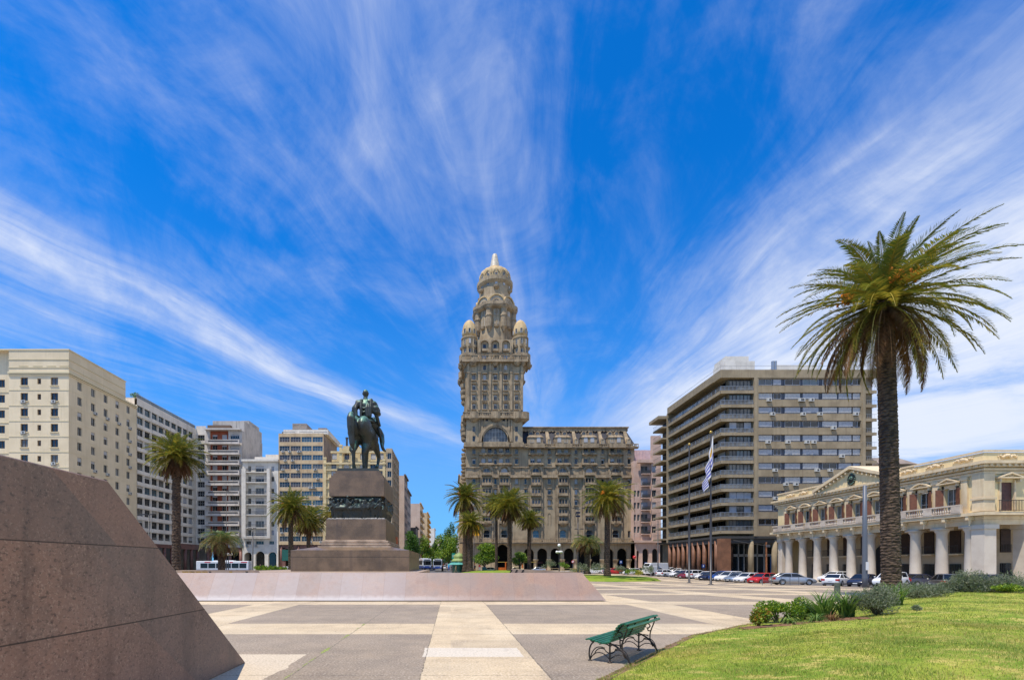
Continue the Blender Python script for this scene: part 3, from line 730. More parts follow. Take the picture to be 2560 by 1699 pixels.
palm('date_palm', 'very tall date palm with a dark rough trunk on the near lawn', (X(2228, 27), 27, Z(1487, 27)), Z(756, 27) - Z(1487, 27), 5.4, 'hero', 5, .44, .40, (-.38, 0), 5, tn=22, ts=.17, fa=2.6,
     fr=dict(seed=5, n=138, L=5.45, e_hi=84, e_lo=-50, droop=1.0, nl=84, lw=.05, ll=.125, dead=-24, skirt=14, wind=(.03, 0)), group=None)
def pm(pxb, pyb, pxc, pyc, wpx, d, label, kind='date', seed=1, fruit=0, rr0=.42, base_z=None):
    bz = Z(pyb, d); L = wpx / 2 / F * d * 1.16
    palm('date_palm' if kind != 'butia' else 'jelly_palm', label, (X(pxb, d), d, bz), Z(pyc, d) - bz, L, kind, seed, rr0, rr0 * .85, (0, 0), fruit)
pm(441, 1432, 438, 1140, 150, 48, 'date palm with a brown skirt of dead fronds in front of the pale grid-fronted block', 'skirt', 1, 0, .42)
pm(554, 1430, 548, 1352, 112, 55, 'short bushy grey-green palm in front of the parked city bus', 'butia', 1, 0, .42)
pm(727, 1430, 723, 1268, 112, 76, 'date palm with orange fruit left of the monument', 'date', 2, 1, .42)
pm(771, 1428, 770, 1300, 98, 92, 'smaller green palm half hidden behind the orange-fruited one left of the monument', 'skirt', 3, 0, .4)
pm(838, 1428, 838, 1282, 84, 95, 'palm mostly hidden behind the monument pedestal', 'date', 4)
pm(1163, 1424, 1158, 1242, 98, 104, 'taller rear palm of the close pair by the newspaper kiosk', 'date', 3, 2, .62)
pm(1175, 1427, 1169, 1306, 84, 97, 'lower front palm of the close pair by the newspaper kiosk', 'date', 4, 0, .62)
pm(1241, 1425, 1236, 1262, 78, 116, 'slender palm half hidden between two others before the tower palace', 'skirt', 5, 0, .36)
pm(1274, 1425, 1269, 1262, 106, 100, 'full green palm standing in front of the tower shaft of the palace', 'skirt', 6, 0, .5)
pm(1323, 1423, 1323, 1298, 76, 108, 'small dense palm right of the tower shaft', 'skirt', 7, 0, .46)
pm(1518, 1434, 1518, 1242, 128, 76, 'palm with bright orange fruit in front of the right end of the tower palace', 'date', 8, 3, .46)
pm(1468, 1430, 1463, 1358, 82, 84, 'short palm with straw-coloured drooping fronds beside the tall lamp mast', 'butia', 2, 0, .48)
# leaf clouds
def leaf_np(seed, n, blobs, size, asp=.5, up=.3, nm=2, inner=.35):
    r = np.random.RandomState(seed); B = np.array([[*c, *((rad,)*3 if not isinstance(rad, tuple) else rad)] for c, rad in blobs])
    vol = B[:, 3] * B[:, 4] * B[:, 5]; k = r.choice(len(B), n, p=vol / vol.sum())
    d = r.normal(size=(n, 3)); d /= np.linalg.norm(d, axis=1, keepdims=True)
    rad = (inner + (1 - inner) * r.rand(n) ** .5)[:, None]
    c = B[k, :3] + d * B[k, 3:] * rad
    a = d * .6 + r.normal(size=(n, 3)) * .7 + np.array([0, 0, up]); a /= np.linalg.norm(a, axis=1, keepdims=True)
    b = np.cross(a, r.normal(size=(n, 3))); b /= np.linalg.norm(b, axis=1, keepdims=True)
    s = (size * r.uniform(.6, 1.4, n))[:, None]
    V = np.stack([c - a * s * .5, c + b * s * asp * .5, c + a * s * .5, c - b * s * asp * .5], 1).reshape(-1, 3)
    Q = np.arange(n * 4).reshape(-1, 4)
    return V, Q, r.choice(nm, n)
m_lf = [leafmat('leaf_light', S(156,178,56), S(124,154,46), 1.0), leafmat('leaf_mid', S(98,132,40), S(72,108,34), 1.0)]
m_lf2 = [leafmat('leaf_dark', S(84,118,40), S(60,94,34), 1.0), leafmat('leaf_mid', S(84,122,40), S(62,98,34), 1.0)]
m_bark = M('bark', S(88,76,62), S(58,48,40), 4, .9, .4, 20)
def tree(label, px, py_top, py_bot, wpx, d, seed, mats=None, gz=None, trunk=.3, group='street trees', n=2600, size=.42):
    gz = tz(d) if gz is None else gz
    x = X(px, d); zt, zb = Z(py_top, d), Z(py_bot, d); w_ = wpx / F * d / 2 * 1.3
    e = empty('broadleaf_tree', (x, d, gz), label, 'tree', group); r = random.Random(seed)
    H = zt - gz; cb = zb - gz; blobs = []
    for k in range(13):
        f = (k + r.random()) / 13; a = r.uniform(0, 2*PI); q = r.uniform(.1, .66) * (1.1 - abs(f - .45))
        blobs.append(((w_ * q * math.cos(a), w_ * q * math.sin(a), cb + (H - cb) * (.15 + .72 * f)), (w_ * r.uniform(.3, .52), w_ * r.uniform(.3, .52), (H - cb) * r.uniform(.13, .24))))
    V, Q, I = leaf_np(seed, int(n * 1.6), blobs, size)
    mesh_np('crown', V, Q, mats or m_lf, I, e)
    mb = MB(); mb.tube([(0, 0, -.3), (.05, 0, cb * .6), (0, .05, cb + (H - cb) * .5)], [trunk, trunk * .8, trunk * .3], 8)
    for c, rad in blobs[:6]: mb.tube([(0, 0, cb * .75), (c[0] * .5, c[1] * .5, (c[2] + cb) / 2), c], [trunk * .45, trunk * .28, trunk * .1], 5)
    mb.build('trunk', m_bark, e)
tree('dark green street tree at the left side of the avenue beside the monument', 1024, 1322, 1412, 44, 125, 3, m_lf2)
tree('bright green street tree left of the avenue, beyond the dark one', 1062, 1340, 1412, 40, 150, 4)
tree('small far tree closing the avenue view', 1086, 1352, 1412, 26, 210, 5, m_lf2, n=1500, size=.6)
tree('big bright green tree on the right side of the avenue', 1106, 1334, 1412, 46, 140, 6)
tree('tall thin tree rising above the others in the avenue', 1122, 1308, 1412, 36, 165, 7, m_lf2)
tree('green tree filling the right edge of the avenue before the palace corner', 1134, 1336, 1412, 36, 139, 8)
tree('light green tree in front of the archway of the tower palace', 1211, 1356, 1412, 70, 118, 9, n=3800, size=.4)
tree('small round feathery green tree by the arcade', 1299, 1378, 1412, 42, 122, 10, None, n=2200, size=.32)
for k in range(6):
    tree('far tree in the row along the avenue', 1072 + k * 9, 1366 + (k % 2) * 8, 1405, 22, 230 + 40 * k, 30 + k, m_lf2 if k % 2 else None, n=900, size=.8, group='far avenue trees')
# ======== near lawn ========
EDGE = np.array([(-1.5, 1.5), (.4, 5.0), (1.4, 6.3), (2.43, 7.68), (3.35, 8.84), (4.26, 9.98), (6.3, 12.5), (7.85, 13.7), (8.8, 14.5), (13, 17.8), (18, 22.2), (22.8, 26.6), (25, 30), (30, 32.5), (45, 34.5), (80, 35)])
def edge_dist(px, py):
    P = np.stack([px, py], -1); best = np.full(px.shape, 1e9); sgn = np.ones(px.shape)
    for a, b in zip(EDGE, EDGE[1:]):
        ab = b - a; t_ = np.clip(((P - a) @ ab) / (ab @ ab), 0, 1); q = a + t_[..., None] * ab; dd = np.linalg.norm(P - q, axis=-1)
        cr = ab[0] * (P[..., 1] - a[1]) - ab[1] * (P[..., 0] - a[0]); up = dd < best
        best = np.where(up, dd, best); sgn = np.where(up, np.where(cr < 0, 1, -1), sgn)
    return best * sgn
def lawn_z(x, y):
    d = np.maximum(edge_dist(x, y), 0); s = np.clip(d / 4.5, 0, 1); s = s * s * (3 - 2 * s)
    tzv = np.interp(y, [k for k, _ in _KN], [v for _, v in _KN])
    return tzv + .02 + .5 * s + .03 * np.sin(x * 1.3 + y * .7) * s + .02 * np.sin(x * 2.9 - y * 2.1) * s + .06 * np.clip(d / 1.0, 0, 1)
def lawnmat(name='lawn', g1=S(118,142,46), g2=S(156,164,62), dry=S(200,180,104)):
    m, t, b = newmat(name)
    p = (t.n('ShaderNodeNewGeometry'), 0)
    a = t.noise(p, .55, 5, .6); f = t.noise(p, 26, 3, .7); c2 = t.noise(p, 2.6, 5, .65)
    c = t.mix(t.ss((a, 0), .4, .6), g1, g2); c = t.mix(t.math('MULTIPLY', t.ss((c2, 0), .47, .66), .8), c, dry); c = t.mix(t.math('MULTIPLY', t.ss((f, 0), .48, .66), .5), c, S(66,92,22))
    soil = t.noise(p, .9, 4, .6)
    c = t.mix(t.math('MULTIPLY', t.ss((soil, 0), .70, .76), .7), c, S(146,112,80))
    t.nt.links.new(c.outputs[2], b.inputs[0]); b.inputs['Roughness'].default_value = .95; b.inputs['Specular IOR Level'].default_value = .15
    bp = t.n('ShaderNodeBump', ins={'Strength': .8, 'Distance': .04, 'Height': (f, 0)}); t.nt.links.new(bp.outputs[0], b.inputs['Normal'])
    return m
m_lawn = lawnmat()
gx, gy = np.meshgrid(np.arange(-2, 62, .22), np.arange(1.5, 35.5, .22))
gd = edge_dist(gx, gy); gz = lawn_z(gx, gy); ny, nx = gx.shape
# pull the first outside ring onto the edge
V = np.stack([gx, gy, gz], -1)
out = gd < 0
cell = (~out[:-1, :-1]) | (~out[1:, :-1]) | (~out[:-1, 1:]) | (~out[1:, 1:])
for i, j in zip(*np.where(out & (gd > -.45))):
    p = np.array([gx[i, j], gy[i, j]]); bd = 1e9
    for a, b in zip(EDGE, EDGE[1:]):
        ab = b - a; t_ = min(1, max(0, (p - a) @ ab / (ab @ ab))); q = a + t_ * ab; d_ = np.hypot(*(p - q))
        if d_ < bd: bd, bq = d_, q
    V[i, j] = (bq[0], bq[1], tz(bq[1]) - .03)
ii, jj = np.where(cell); q = np.stack([ii*nx+jj, ii*nx+jj+1, (ii+1)*nx+jj+1, (ii+1)*nx+jj], 1)
used, inv = np.unique(q, return_inverse=True)
lawn = mesh_np('lawn', V.reshape(-1, 3)[used], inv.reshape(q.shape), [m_lawn], None, None, True); tag(lawn, kind='structure')
gr = np.random.RandomState(3)
def blades(n, xa, xb, ya, yb, h, wd):
    x = gr.uniform(xa, xb, n); y = gr.uniform(ya, yb, n); k = (edge_dist(x, y) > -.05) & (x < 1.3 * y + 1); x, y = x[k], y[k]; n = len(x)
    clump = .55 + .9 * (np.sin(x * 3.1) * np.sin(y * 2.7 + 1) > .1) * gr.rand(n)
    z = lawn_z(x, y); a = gr.uniform(0, 2*PI, n); hh = h * gr.uniform(.5, 1.3, n) * clump; ln = gr.normal(0, .45, (n, 2)) * hh[:, None]
    bx_, by_ = np.cos(a) * wd / 2, np.sin(a) * wd / 2
    v = np.stack([np.stack([x - bx_, y - by_, z - .005], 1), np.stack([x + bx_, y + by_, z - .005], 1), np.stack([x + ln[:, 0], y + ln[:, 1], z + hh], 1)], 1)
    return v.reshape(-1, 3), np.arange(n * 3).reshape(-1, 3), np.where(gr.rand(n) < .12 + .5 * np.clip(np.sin(x*.9+1.3*np.sin(y*.7))*np.sin(y*1.1+np.sin(x*.6)*1.7)*1.6, 0, 1), 2, gr.choice(2, n, p=[.58, .42]))
rb_ = random.Random(8); mb = MB(); mb_m = M('edge_soil', S(134,104,76), S(104,80,58), 3, .95, .5, 20); L_ = []
for a, b in zip(EDGE[1:], EDGE[2:]):
    n_ = max(2, int(np.hypot(*(b-a)) / .35)); L_ += [a + (b-a)*i/n_ for i in range(n_)]
for a, b in zip(L_, L_[1:]):
    d_ = (b-a)/np.hypot(*(b-a)); nn_ = np.array([-d_[1], d_[0]]); w0 = .03 + .09*rb_.random()
    a1, a2 = a - nn_*.12, a + nn_*w0; b1, b2 = b - nn_*.12, b + nn_*.07
    mb.face([(a1[0],a1[1],tz(a1[1])+.03),(b1[0],b1[1],tz(b1[1])+.03),(b2[0],b2[1],tz(b2[1])+.008),(a2[0],a2[1],tz(a2[1])+.008)])
tag(mb.build('lawn_edge_soil', mb_m), kind='stuff')
m_bl = [leafmat('blade_green', S(118,140,48), S(98,120,38), .7, .3, .6), leafmat('blade_light', S(164,170,74), S(142,150,58), .7, .3, .6), leafmat('blade_dry', S(198,184,104), S(168,156,76), .7, .3, .7)]
parts = [blades(90000, .3, 12, 5.2, 10.5, .05, .008), blades(80000, 4, 26, 9.5, 22, .055, .013)]
v0 = np.concatenate([parts[0][0], parts[1][0]]); f0 = np.concatenate([parts[0][1], parts[1][1] + len(parts[0][0])]); m0 = np.concatenate([parts[0][2], parts[1][2]])
tag(mesh_np('grass', v0, f0, m_bl, m0), kind='stuff')
# shrubs along the lawn edge
m_lav = [leafmat('lavender_grey', S(138,142,118), S(108,116,92), 1.4, .25, .7), leafmat('lavender_green', S(112,124,84), S(86,100,66), 1.4, .25, .7)]
m_pit = [leafmat('shrub_lime', S(150,168,40), S(110,142,34), 2, .35), leafmat('shrub_green', S(84,120,36), S(60,94,28), 2, .35)]
m_red = leafmat('shrub_rust', S(170,120,40), S(120,80,40), 2)
m_spk = [leafmat('sword_leaf', S(96,128,54), S(70,102,40), 1.5, .3), leafmat('sword_leaf_light', S(128,152,74), S(104,132,56), 1.5, .3)]
m_soil = M('soil', S(128,92,66), S(98,70,50), 3, .95, .6, 20)
def lz(x, y): return float(lawn_z(np.array([x]), np.array([y]))[0])
def shrub(name, label, px, d, w_, h, seed, mats, n=2200, size=.07, asp=.45, stems=True, up=.5, cat='shrub', group=None, gz=None, nb=7, lift=.35):
    x = X(px, d); gz = lz(x, d) if gz is None else gz
    e = empty(name, (x, d, gz), label, cat, group); r = random.Random(seed); blobs = []
    for k in range(nb):
        a = r.uniform(0, 2*PI); q = r.uniform(.1, .6)
        blobs.append(((w_/2*q*math.cos(a), w_/2*q*math.sin(a)*.8, h*(lift + .42*r.random()) * (1.1 - q*.5)), (w_*r.uniform(.12, .28), w_*r.uniform(.12, .28), h*r.uniform(.14, .34))))
    V, Q, I = leaf_np(seed, n, blobs, size, asp, up, len(mats), .15); V[:, 2] = np.maximum(V[:, 2], .01)
    mesh_np('foliage', V, Q, mats, I, e)
    if stems:
        mb = MB()
        for c, _ in blobs: mb.tube([(c[0]*.08, c[1]*.08, -.05), (c[0]*.5, c[1]*.45, c[2]*.5), c], [.028*h/.8, .02*h/.8, .008], 5)
        mb.build('stem', m_bark, e)
    return e
def blade_plant(label, px, d, n, h, spread, wd, seed, mats, name='sword_leaf_plant', droop=.35, group=None, gz=None):
    x = X(px, d); gz = lz(x, d) if gz is None else gz
    e = empty(name, (x, d, gz), label, 'plant', group); r = np.random.RandomState(seed); V = []; Q = []; I = []; o_ = 0
    for k in range(n):
        a = r.uniform(0, 2*PI); l = h * r.uniform(.6, 1.12); tilt = r.uniform(.03, spread); b0 = np.array([r.normal(0, .09) * h, r.normal(0, .09) * h, 0]); dr = np.array([math.cos(a), math.sin(a)]); sd_ = np.array([-dr[1], dr[0], 0]); pts = []
        for s_ in np.linspace(0, 1, 5):
            ang = tilt + droop * s_ * s_; pts.append(b0 + np.array([dr[0]*math.sin(ang)*l*s_, dr[1]*math.sin(ang)*l*s_, math.cos(ang)*l*s_]))
        for i_, p in enumerate(pts): wq = wd * (1, 1.05, .9, .6, .06)[i_]; V += [p - sd_*wq/2, p + sd_*wq/2]
        for i_ in range(4): Q.append((o_+2*i_, o_+2*i_+1, o_+2*i_+3, o_+2*i_+2)); I.append(k % len(mats))
        o_ += 10
    mesh_np('leaves', np.array(V), np.array(Q), mats, I, e); return e
shrub('leafy_shrub', 'low lime green shrub with rust tinted leaves at the left tip of the planting', 1895, 13.6, 1.0, .62, 1, m_pit + [m_red], 3000, .055, .6)
shrub('leafy_shrub', 'bright green shrub behind the lime one at the tip of the planting', 1945, 14.6, 1.5, .78, 2, m_pit, 3600, .06, .55)
shrub('leafy_shrub', 'green shrub half hidden behind the sword leaf clump', 2006, 14.8, 1.1, .7, 3, m_pit, 2200, .06, .5)
blade_plant('small rosette of pale narrow leaves in front of the green shrub', 1972, 13.4, 90, .42, 1.2, .02, 4, m_spk, 'rosette_plant', .9)
blade_plant('small rosette of pale narrow leaves left of the dead brown tuft', 2040, 13.3, 80, .42, 1.2, .02, 5, m_spk, 'rosette_plant', .9)
blade_plant('tall clump of upright sword leaves, left one of two', 2062, 14.0, 130, .95, .66, .045, 6, m_spk)
blade_plant('tall clump of upright sword leaves, right one of two beside the grey bush', 2116, 13.8, 120, .88, .6, .045, 7, m_spk)
blade_plant('dry brown tuft of dead leaves between the sword leaf clumps', 2081, 13.2, 110, .38, 1.0, .012, 8, [m_frond_d], 'dry_tuft', .8)
shrub('lavender_bush', 'large grey lavender bush with bare twisted stems beside the sword leaves', 2198, 13.6, 1.75, 1.15, 9, m_lav, 8000, .075, .2, True, .9, nb=15, lift=.22)
shrub('lavender_bush', 'small low grey tuft alone on the lawn', 2290, 13.0, .38, .26, 10, m_lav, 500, .06, .25, False)
blade_plant('loose clump of sword leaves behind the large grey bush', 2236, 17.5, 80, 1.0, .6, .05, 11, m_spk)
shrub('lavender_bush', 'wide grey lavender bush right of the big palm trunk', 2300, 20.5, 2.8, 1.1, 12, m_lav, 6500, .1, .22, True, .9, nb=16, lift=.12)
shrub('leafy_shrub', 'dark green low shrub at the foot of the big palm', 2200, 25.5, 1.0, .7, 13, m_pit[1:] , 1200, .1, .5)
shrub('lavender_bush', 'grey lavender bush in the row before the dark hatchback', 2372, 22.5, 2.0, .85, 14, m_lav, 4200, .1, .22, True, .9, nb=14, lift=.12)
shrub('lavender_bush', 'tall grey lavender bush in front of the dark hatchback', 2424, 22.0, 2.5, 1.4, 15, m_lav, 5200, .1, .22, True, .9, nb=15, lift=.12)
shrub('lavender_bush', 'grey lavender bush second from the right end of the hedge row', 2485, 22.0, 2.6, 1.05, 16, m_lav, 4600, .1, .22, True, .9, nb=15, lift=.12)
shrub('lavender_bush', 'grey lavender bush at the right end of the hedge row', 2545, 21.5, 2.5, 1.3, 17, m_lav, 4600, .1, .22, True, .9, nb=15, lift=.12)
shrub('leafy_shrub', 'low yellow-green shrub under the lavender row', 2520, 20.8, 1.6, .45, 18, m_pit, 1800, .08, .5)
mb = MB(); rs = random.Random(4)
for k in range(46):
    t_ = rs.random(); xx = X(1880 + 300 * t_, 13.3) + rs.uniform(-.2, .2); yy = 13.25 + rs.uniform(-.25, .3)
    mb.ball((xx, yy, lz(xx, yy)), (rs.uniform(.1, .3), rs.uniform(.08, .2), .035), 8, 4)
tag(mb.build('flowerbed_soil', m_soil, None, True), kind='stuff')
# far planting beds
m_lawn2 = lawnmat('far_lawn', S(104,134,40), S(132,148,52), S(150,150,66))
def bed(poly, h, name='lawn_bed'):
    c = np.mean(np.array(poly), axis=0); mb = MB(); n = len(poly); rings = []
    for f, q in ((1.0, -.2), (1.0, .08), (.86, h * .6), (.6, h * .9), (.25, h)):
        rings.append([(c[0] + (x-c[0])*f, c[1] + (y-c[1])*f, tz(c[1] + (y-c[1])*f) + q) for x, y in poly])
    mb.rings(rings); o = mb.build(name, m_lawn2, None, True); tag(o, kind='structure'); return o
def PG(px, py, z=-.5): d = (E - z) * F / (py - CY); return (X(px, d), d)
bed([(11, 84), (16, 74), (24, 70), (32, 73), (36, 84), (30, 96), (16, 98)], .55)
bed([(3, 84), (9, 84), (16, 100), (18, 108), (4, 109), (1, 98)], 1.15)
bed([(-35, 66), (-22, 66), (-21, 82), (-34, 82)], 1.2)
def fbed(px, py, d, w_, h, seed, mats, label, name='lavender_bush', **k): shrub(name, label, px, d, w_, h, seed, mats, 700, .2, .35, False, .8, gz=Z(py, d), group='shrubs on the far beds', **k)
fbed(1452, 1432, 76, 4.2, 1.6, 40, m_lav, 'grey lavender mound below the tall lamp mast on the far bed')
fbed(1496, 1432, 75, 3.6, 1.9, 41, m_lav, 'grey rounded bush left of the orange-fruited palm trunk')
fbed(1545, 1434, 74, 3.4, 1.5, 42, m_lav, 'grey bush right of the orange-fruited palm trunk')
fbed(1578, 1436, 73, 2.8, 1.1, 43, m_pit, 'green leafy shrub near the right tip of the far bed', 'leafy_shrub')
fbed(1600, 1438, 73, 2.4, 1.0, 44, [leafmat('shrub_yellow', S(190,180,80), S(150,150,60))], 'yellow shrub near the right tip of the far bed', 'leafy_shrub')
fbed(1622, 1438, 73, 2.6, 1.9, 45, m_lav, 'dark grey bush at the right tip of the far bed')
fbed(1372, 1421, 95, 4.4, 1.8, 46, m_lav, 'grey bush on the far bed left of the globe lamp')
fbed(1412, 1424, 92, 3.2, 1.7, 47, m_pit, 'yellow-green bush right of the globe lamp', 'leafy_shrub')
fbed(1440, 1431, 88, 3.0, .8, 48, [m_straw], 'low straw-coloured shrub below the no-entry sign', 'leafy_shrub')
for k in range(5): fbed(648 + 14*k, 1430, 62, 1.6, .9, 50 + k, m_pit, 'green shrub in the bed left of the monument terrace', 'leafy_shrub')
# ======== vehicles ========
def paint(name, c, r=.28, metal=0.0): return M(name, c, None, r=r, metal=metal, coat=.6)
m_white = paint('white_paint', (.72,.72,.71,1)); m_silver = paint('silver_paint', (.42,.44,.46,1), .3, .6); m_redp = paint('red_paint', (.50,.015,.018,1)); m_navy = paint('navy_paint', (.012,.018,.045,1))
m_bluep = paint('blue_paint', (.012,.06,.25,1)); m_greyp = paint('grey_paint', (.10,.105,.11,1), .3, .5); m_maroon = paint('maroon_paint', (.16,.015,.03,1)); m_cream = paint('cream_paint', (.72,.62,.36,1)); m_black = paint('black_paint', (.012,.012,.013,1)); m_steel = paint('steel_blue_paint', (.30,.36,.44,1), .3, .5)
m_cglass = M('car_glass', (.010,.013,.016,1), r=.06, spec=.5); m_tyre = M('tyre', (.012,.012,.012,1), r=.85); m_rim = M('rim', (.42,.42,.43,1), r=.3, metal=.8)
m_head = M('headlight', (.75,.77,.8,1), r=.08, spec=.9); m_tail = M('taillight', (.38,.008,.01,1), r=.15); m_plast = M('black_plastic', (.018,.018,.018,1), r=.55); m_plate = M('number_plate', (.7,.7,.68,1), r=.5)
KIND = {
 'sedan': dict(st=[(-2.28,.80,.74,.40),(-2.22,.97,.82,.30),(-1.5,1.02,.88,.22),(-.6,.98,.90,.20),(.4,.97,.90,.20),(1.05,.95,.89,.20),(1.75,.83,.86,.22),(2.15,.70,.78,.26),(2.27,.58,.68,.34)], cab=(-1.85,-1.02,.22,1.12,1.45), wb=(-1.36,1.38), wr=.33),
 'hatch': dict(st=[(-1.95,.86,.76,.40),(-1.88,1.0,.83,.30),(-1.2,1.01,.86,.22),(0,.98,.87,.20),(.85,.97,.86,.20),(1.45,.88,.83,.22),(1.82,.76,.76,.26),(1.95,.60,.66,.36)], cab=(-1.86,-1.50,.12,.98,1.50), wb=(-1.22,1.24), wr=.32),
 'suv': dict(st=[(-2.18,.95,.80,.46),(-2.12,1.09,.87,.36),(-1.3,1.10,.91,.28),(0,1.07,.92,.26),(.95,1.07,.91,.26),(1.65,1.0,.88,.28),(2.05,.88,.82,.34),(2.18,.70,.74,.42)], cab=(-2.08,-1.80,.10,1.02,1.66), wb=(-1.32,1.36), wr=.37),
}
PROTO = {}
def car_proto(kind, pm_):
    key = (kind, pm_.name)
    if key in PROTO: return PROTO[key]
    k = KIND[kind]; st = k['st']; root = bpy.data.objects.new('parked_car', None); COL.objects.link(root); root.empty_display_size = .3
    mb = MB(); rings = []
    for x, zt, w_, zs in st: rings.append([(x,-w_*.86,zs),(x,-w_,zs+.16),(x,-w_*1.0,zs+(zt-zs)*.62),(x,-w_*.95,zt-.07),(x,-w_*.82,zt),(x,0,zt+.025),(x,w_*.82,zt),(x,w_*.95,zt-.07),(x,w_*1.0,zs+(zt-zs)*.62),(x,w_,zs+.16),(x,w_*.86,zs)])
    mb.rings(rings); a, b, c, d, zr = k['cab']
    wI = lambda x: np.interp(x, [s[0] for s in st], [s[2] for s in st]); zI = lambda x: np.interp(x, [s[0] for s in st], [s[1] for s in st])
    wr_ = wI(0) * .74
    rb = [(b-.06, -wr_*.92), (b-.06, wr_*.92), (c+.06, wr_*.92), (c+.06, -wr_*.92)]
    mb.rings([[(b-.08,-wr_*.95,zr-.075),(c+.1,-wr_*.95,zr-.085),(c+.1,wr_*.95,zr-.085),(b-.08,wr_*.95,zr-.075)], [(b+.02,-wr_*.9,zr-.02),(c-.02,-wr_*.9,zr-.025),(c-.02,wr_*.9,zr-.025),(b+.02,wr_*.9,zr-.02)], [(b+.25,-wr_*.6,zr+.005),(c-.3,-wr_*.6,zr+.005),(c-.3,wr_*.6,zr+.005),(b+.25,wr_*.6,zr+.005)]])
    for s in (-1, 1):
        for xb, xr in ((a, b-.05), (d, c+.06)): mb.tube([(xb, s*wI(xb)*.86, zI(xb)-.03), (xr, s*wr_*.95, zr-.08)], [.05, .04], 5)
        xm = (a*.45 + d*.55 + b + c) / 4 - .1
        mb.tube([(xm, s*wI(xm)*.87, zI(xm)-.03), (xm-.04, s*wr_*.955, zr-.08)], .032, 5)
        mb.tube([(b-.1, s*wr_*.95, zr-.07), (c+.1, s*wr_*.95, zr-.075)], .035, 5)
        mb.ball((d-.12, s*(wI(d)+.09), zI(d)+.06), (.07,.1,.07), 6, 5)
    body = mb.build('body', pm_, root, smooth=False, local=False)
    bvm = body.modifiers.new('bevel', 'BEVEL'); bvm.width = .03; bvm.segments = 2; bvm.limit_method = 'ANGLE'; bvm.angle_limit = R(28); body.data.polygons.foreach_set('use_smooth', [True]*len(body.data.polygons))
    g = MB(); g.rings([[(a+.02,-wI(a)*.84,zI(a)-.03),(d-.02,-wI(d)*.84,zI(d)-.03),(d-.02,wI(d)*.84,zI(d)-.03),(a+.02,wI(a)*.84,zI(a)-.03)], [(b-.03,-wr_*.93,zr-.07),(c+.04,-wr_*.93,zr-.07),(c+.04,wr_*.93,zr-.07),(b-.03,wr_*.93,zr-.07)]]); g.build('windows', m_cglass, root, local=False)
    wr = k['wr']
    for wx in k['wb']:
        for s in (-1, 1):
            y = s * (wI(wx) - .085)
            m_ = MB(); an = [2*PI*i/16 for i in range(16)]
            m_.rings([[(wx + r_*math.cos(t_), y + s*o_, wr + r_*math.sin(t_)) for t_ in an] for r_, o_ in ((wr*.9,-.1),(wr,-.07),(wr,.07),(wr*.93,.10),(wr*.66,.10))])
            w_o = m_.build('wheel', m_tyre, root, smooth=True, local=False)
            m_ = MB(); m_.rings([[(wx + r_*math.cos(t_), y + s*o_, wr + r_*math.sin(t_)) for t_ in an] for r_, o_ in ((wr*.66,.098),(wr*.62,.115),(wr*.2,.10),(wr*.1,.12))]); m_.build('rim', m_rim, w_o, local=False)
            m_ = MB(); m_.rings([[(wx + r_*math.cos(t_), s*(wI(wx)+o_), wr*1.05 + r_*math.sin(t_)) for t_ in [PI*i/12 for i in range(13)]] for r_, o_ in ((wr*1.22,.006),(wr*.98,.012),(wr*.98,-.2))], closed=False); m_.build('wheel_arch', m_plast, root, local=False)
    f, zf, wf, _ = st[-2]; r_, zr2, wr2, _ = st[1]
    for s in (-1, 1):
        m_ = MB(); m_.rings([[(f-.22,s*wf*.98,zf-.05),(f+.045,s*wf*.70,zf-.09),(f+.055,s*wf*.72,zf-.19),(f-.16,s*wf*1.03,zf-.17)], [(f-.3,s*wf*.7,zf-.06),(f-.1,s*wf*.5,zf-.1),(f-.1,s*wf*.5,zf-.2),(f-.3,s*wf*.7,zf-.18)]]); m_.build('headlight', m_head, root, local=False)
        m_ = MB(); m_.box(r_-.05, r_+.16, s*wr2*.99-.05 if s > 0 else s*wr2*.99-.03, s*wr2*.99+.03 if s > 0 else s*wr2*.99+.05, zr2-.30, zr2-.06); m_.box(r_-.075, r_-.03, min(s*wr2*.6, s*wr2*.97), max(s*wr2*.6, s*wr2*.97), zr2-.28, zr2-.08); m_.build('taillight', m_tail, root, local=False)
    for nm, mm, a_ in (('grille', m_plast, (st[-1][0]-.04, st[-1][0]+.015, -.42, .42, .36, .52)), ('rear_bumper', m_plast, (st[0][0]-.02, st[0][0]+.03, -.6, .6, .36, .46)), ('number_plate', m_plate, (st[-1][0], st[-1][0]+.022, -.2, .2, .39, .49)), ('number_plate', m_plate, (st[0][0]-.03, st[0][0]+.01, -.2, .2, .62, .74))):
        m_ = MB(); m_.box(*a_); m_.build(nm, mm, root, local=False)
    PROTO[key] = [root, False]; return PROTO[key]
def car(kind, pm_, px, d, hd, label, z=None, name='parked_car', group='cars parked beside the square', py=None):
    p = car_proto(kind, pm_)
    o = p[0] if not p[1] else copy_tree(p[0]); p[1] = True
    o.name = name
    x = X(px, d); o.location = (x, d, (Z(py, d) if py else tz(d) - .12) if z is None else z); o.rotation_euler = (0, 0, R(hd)); tag(o, label, 'car', group); return o
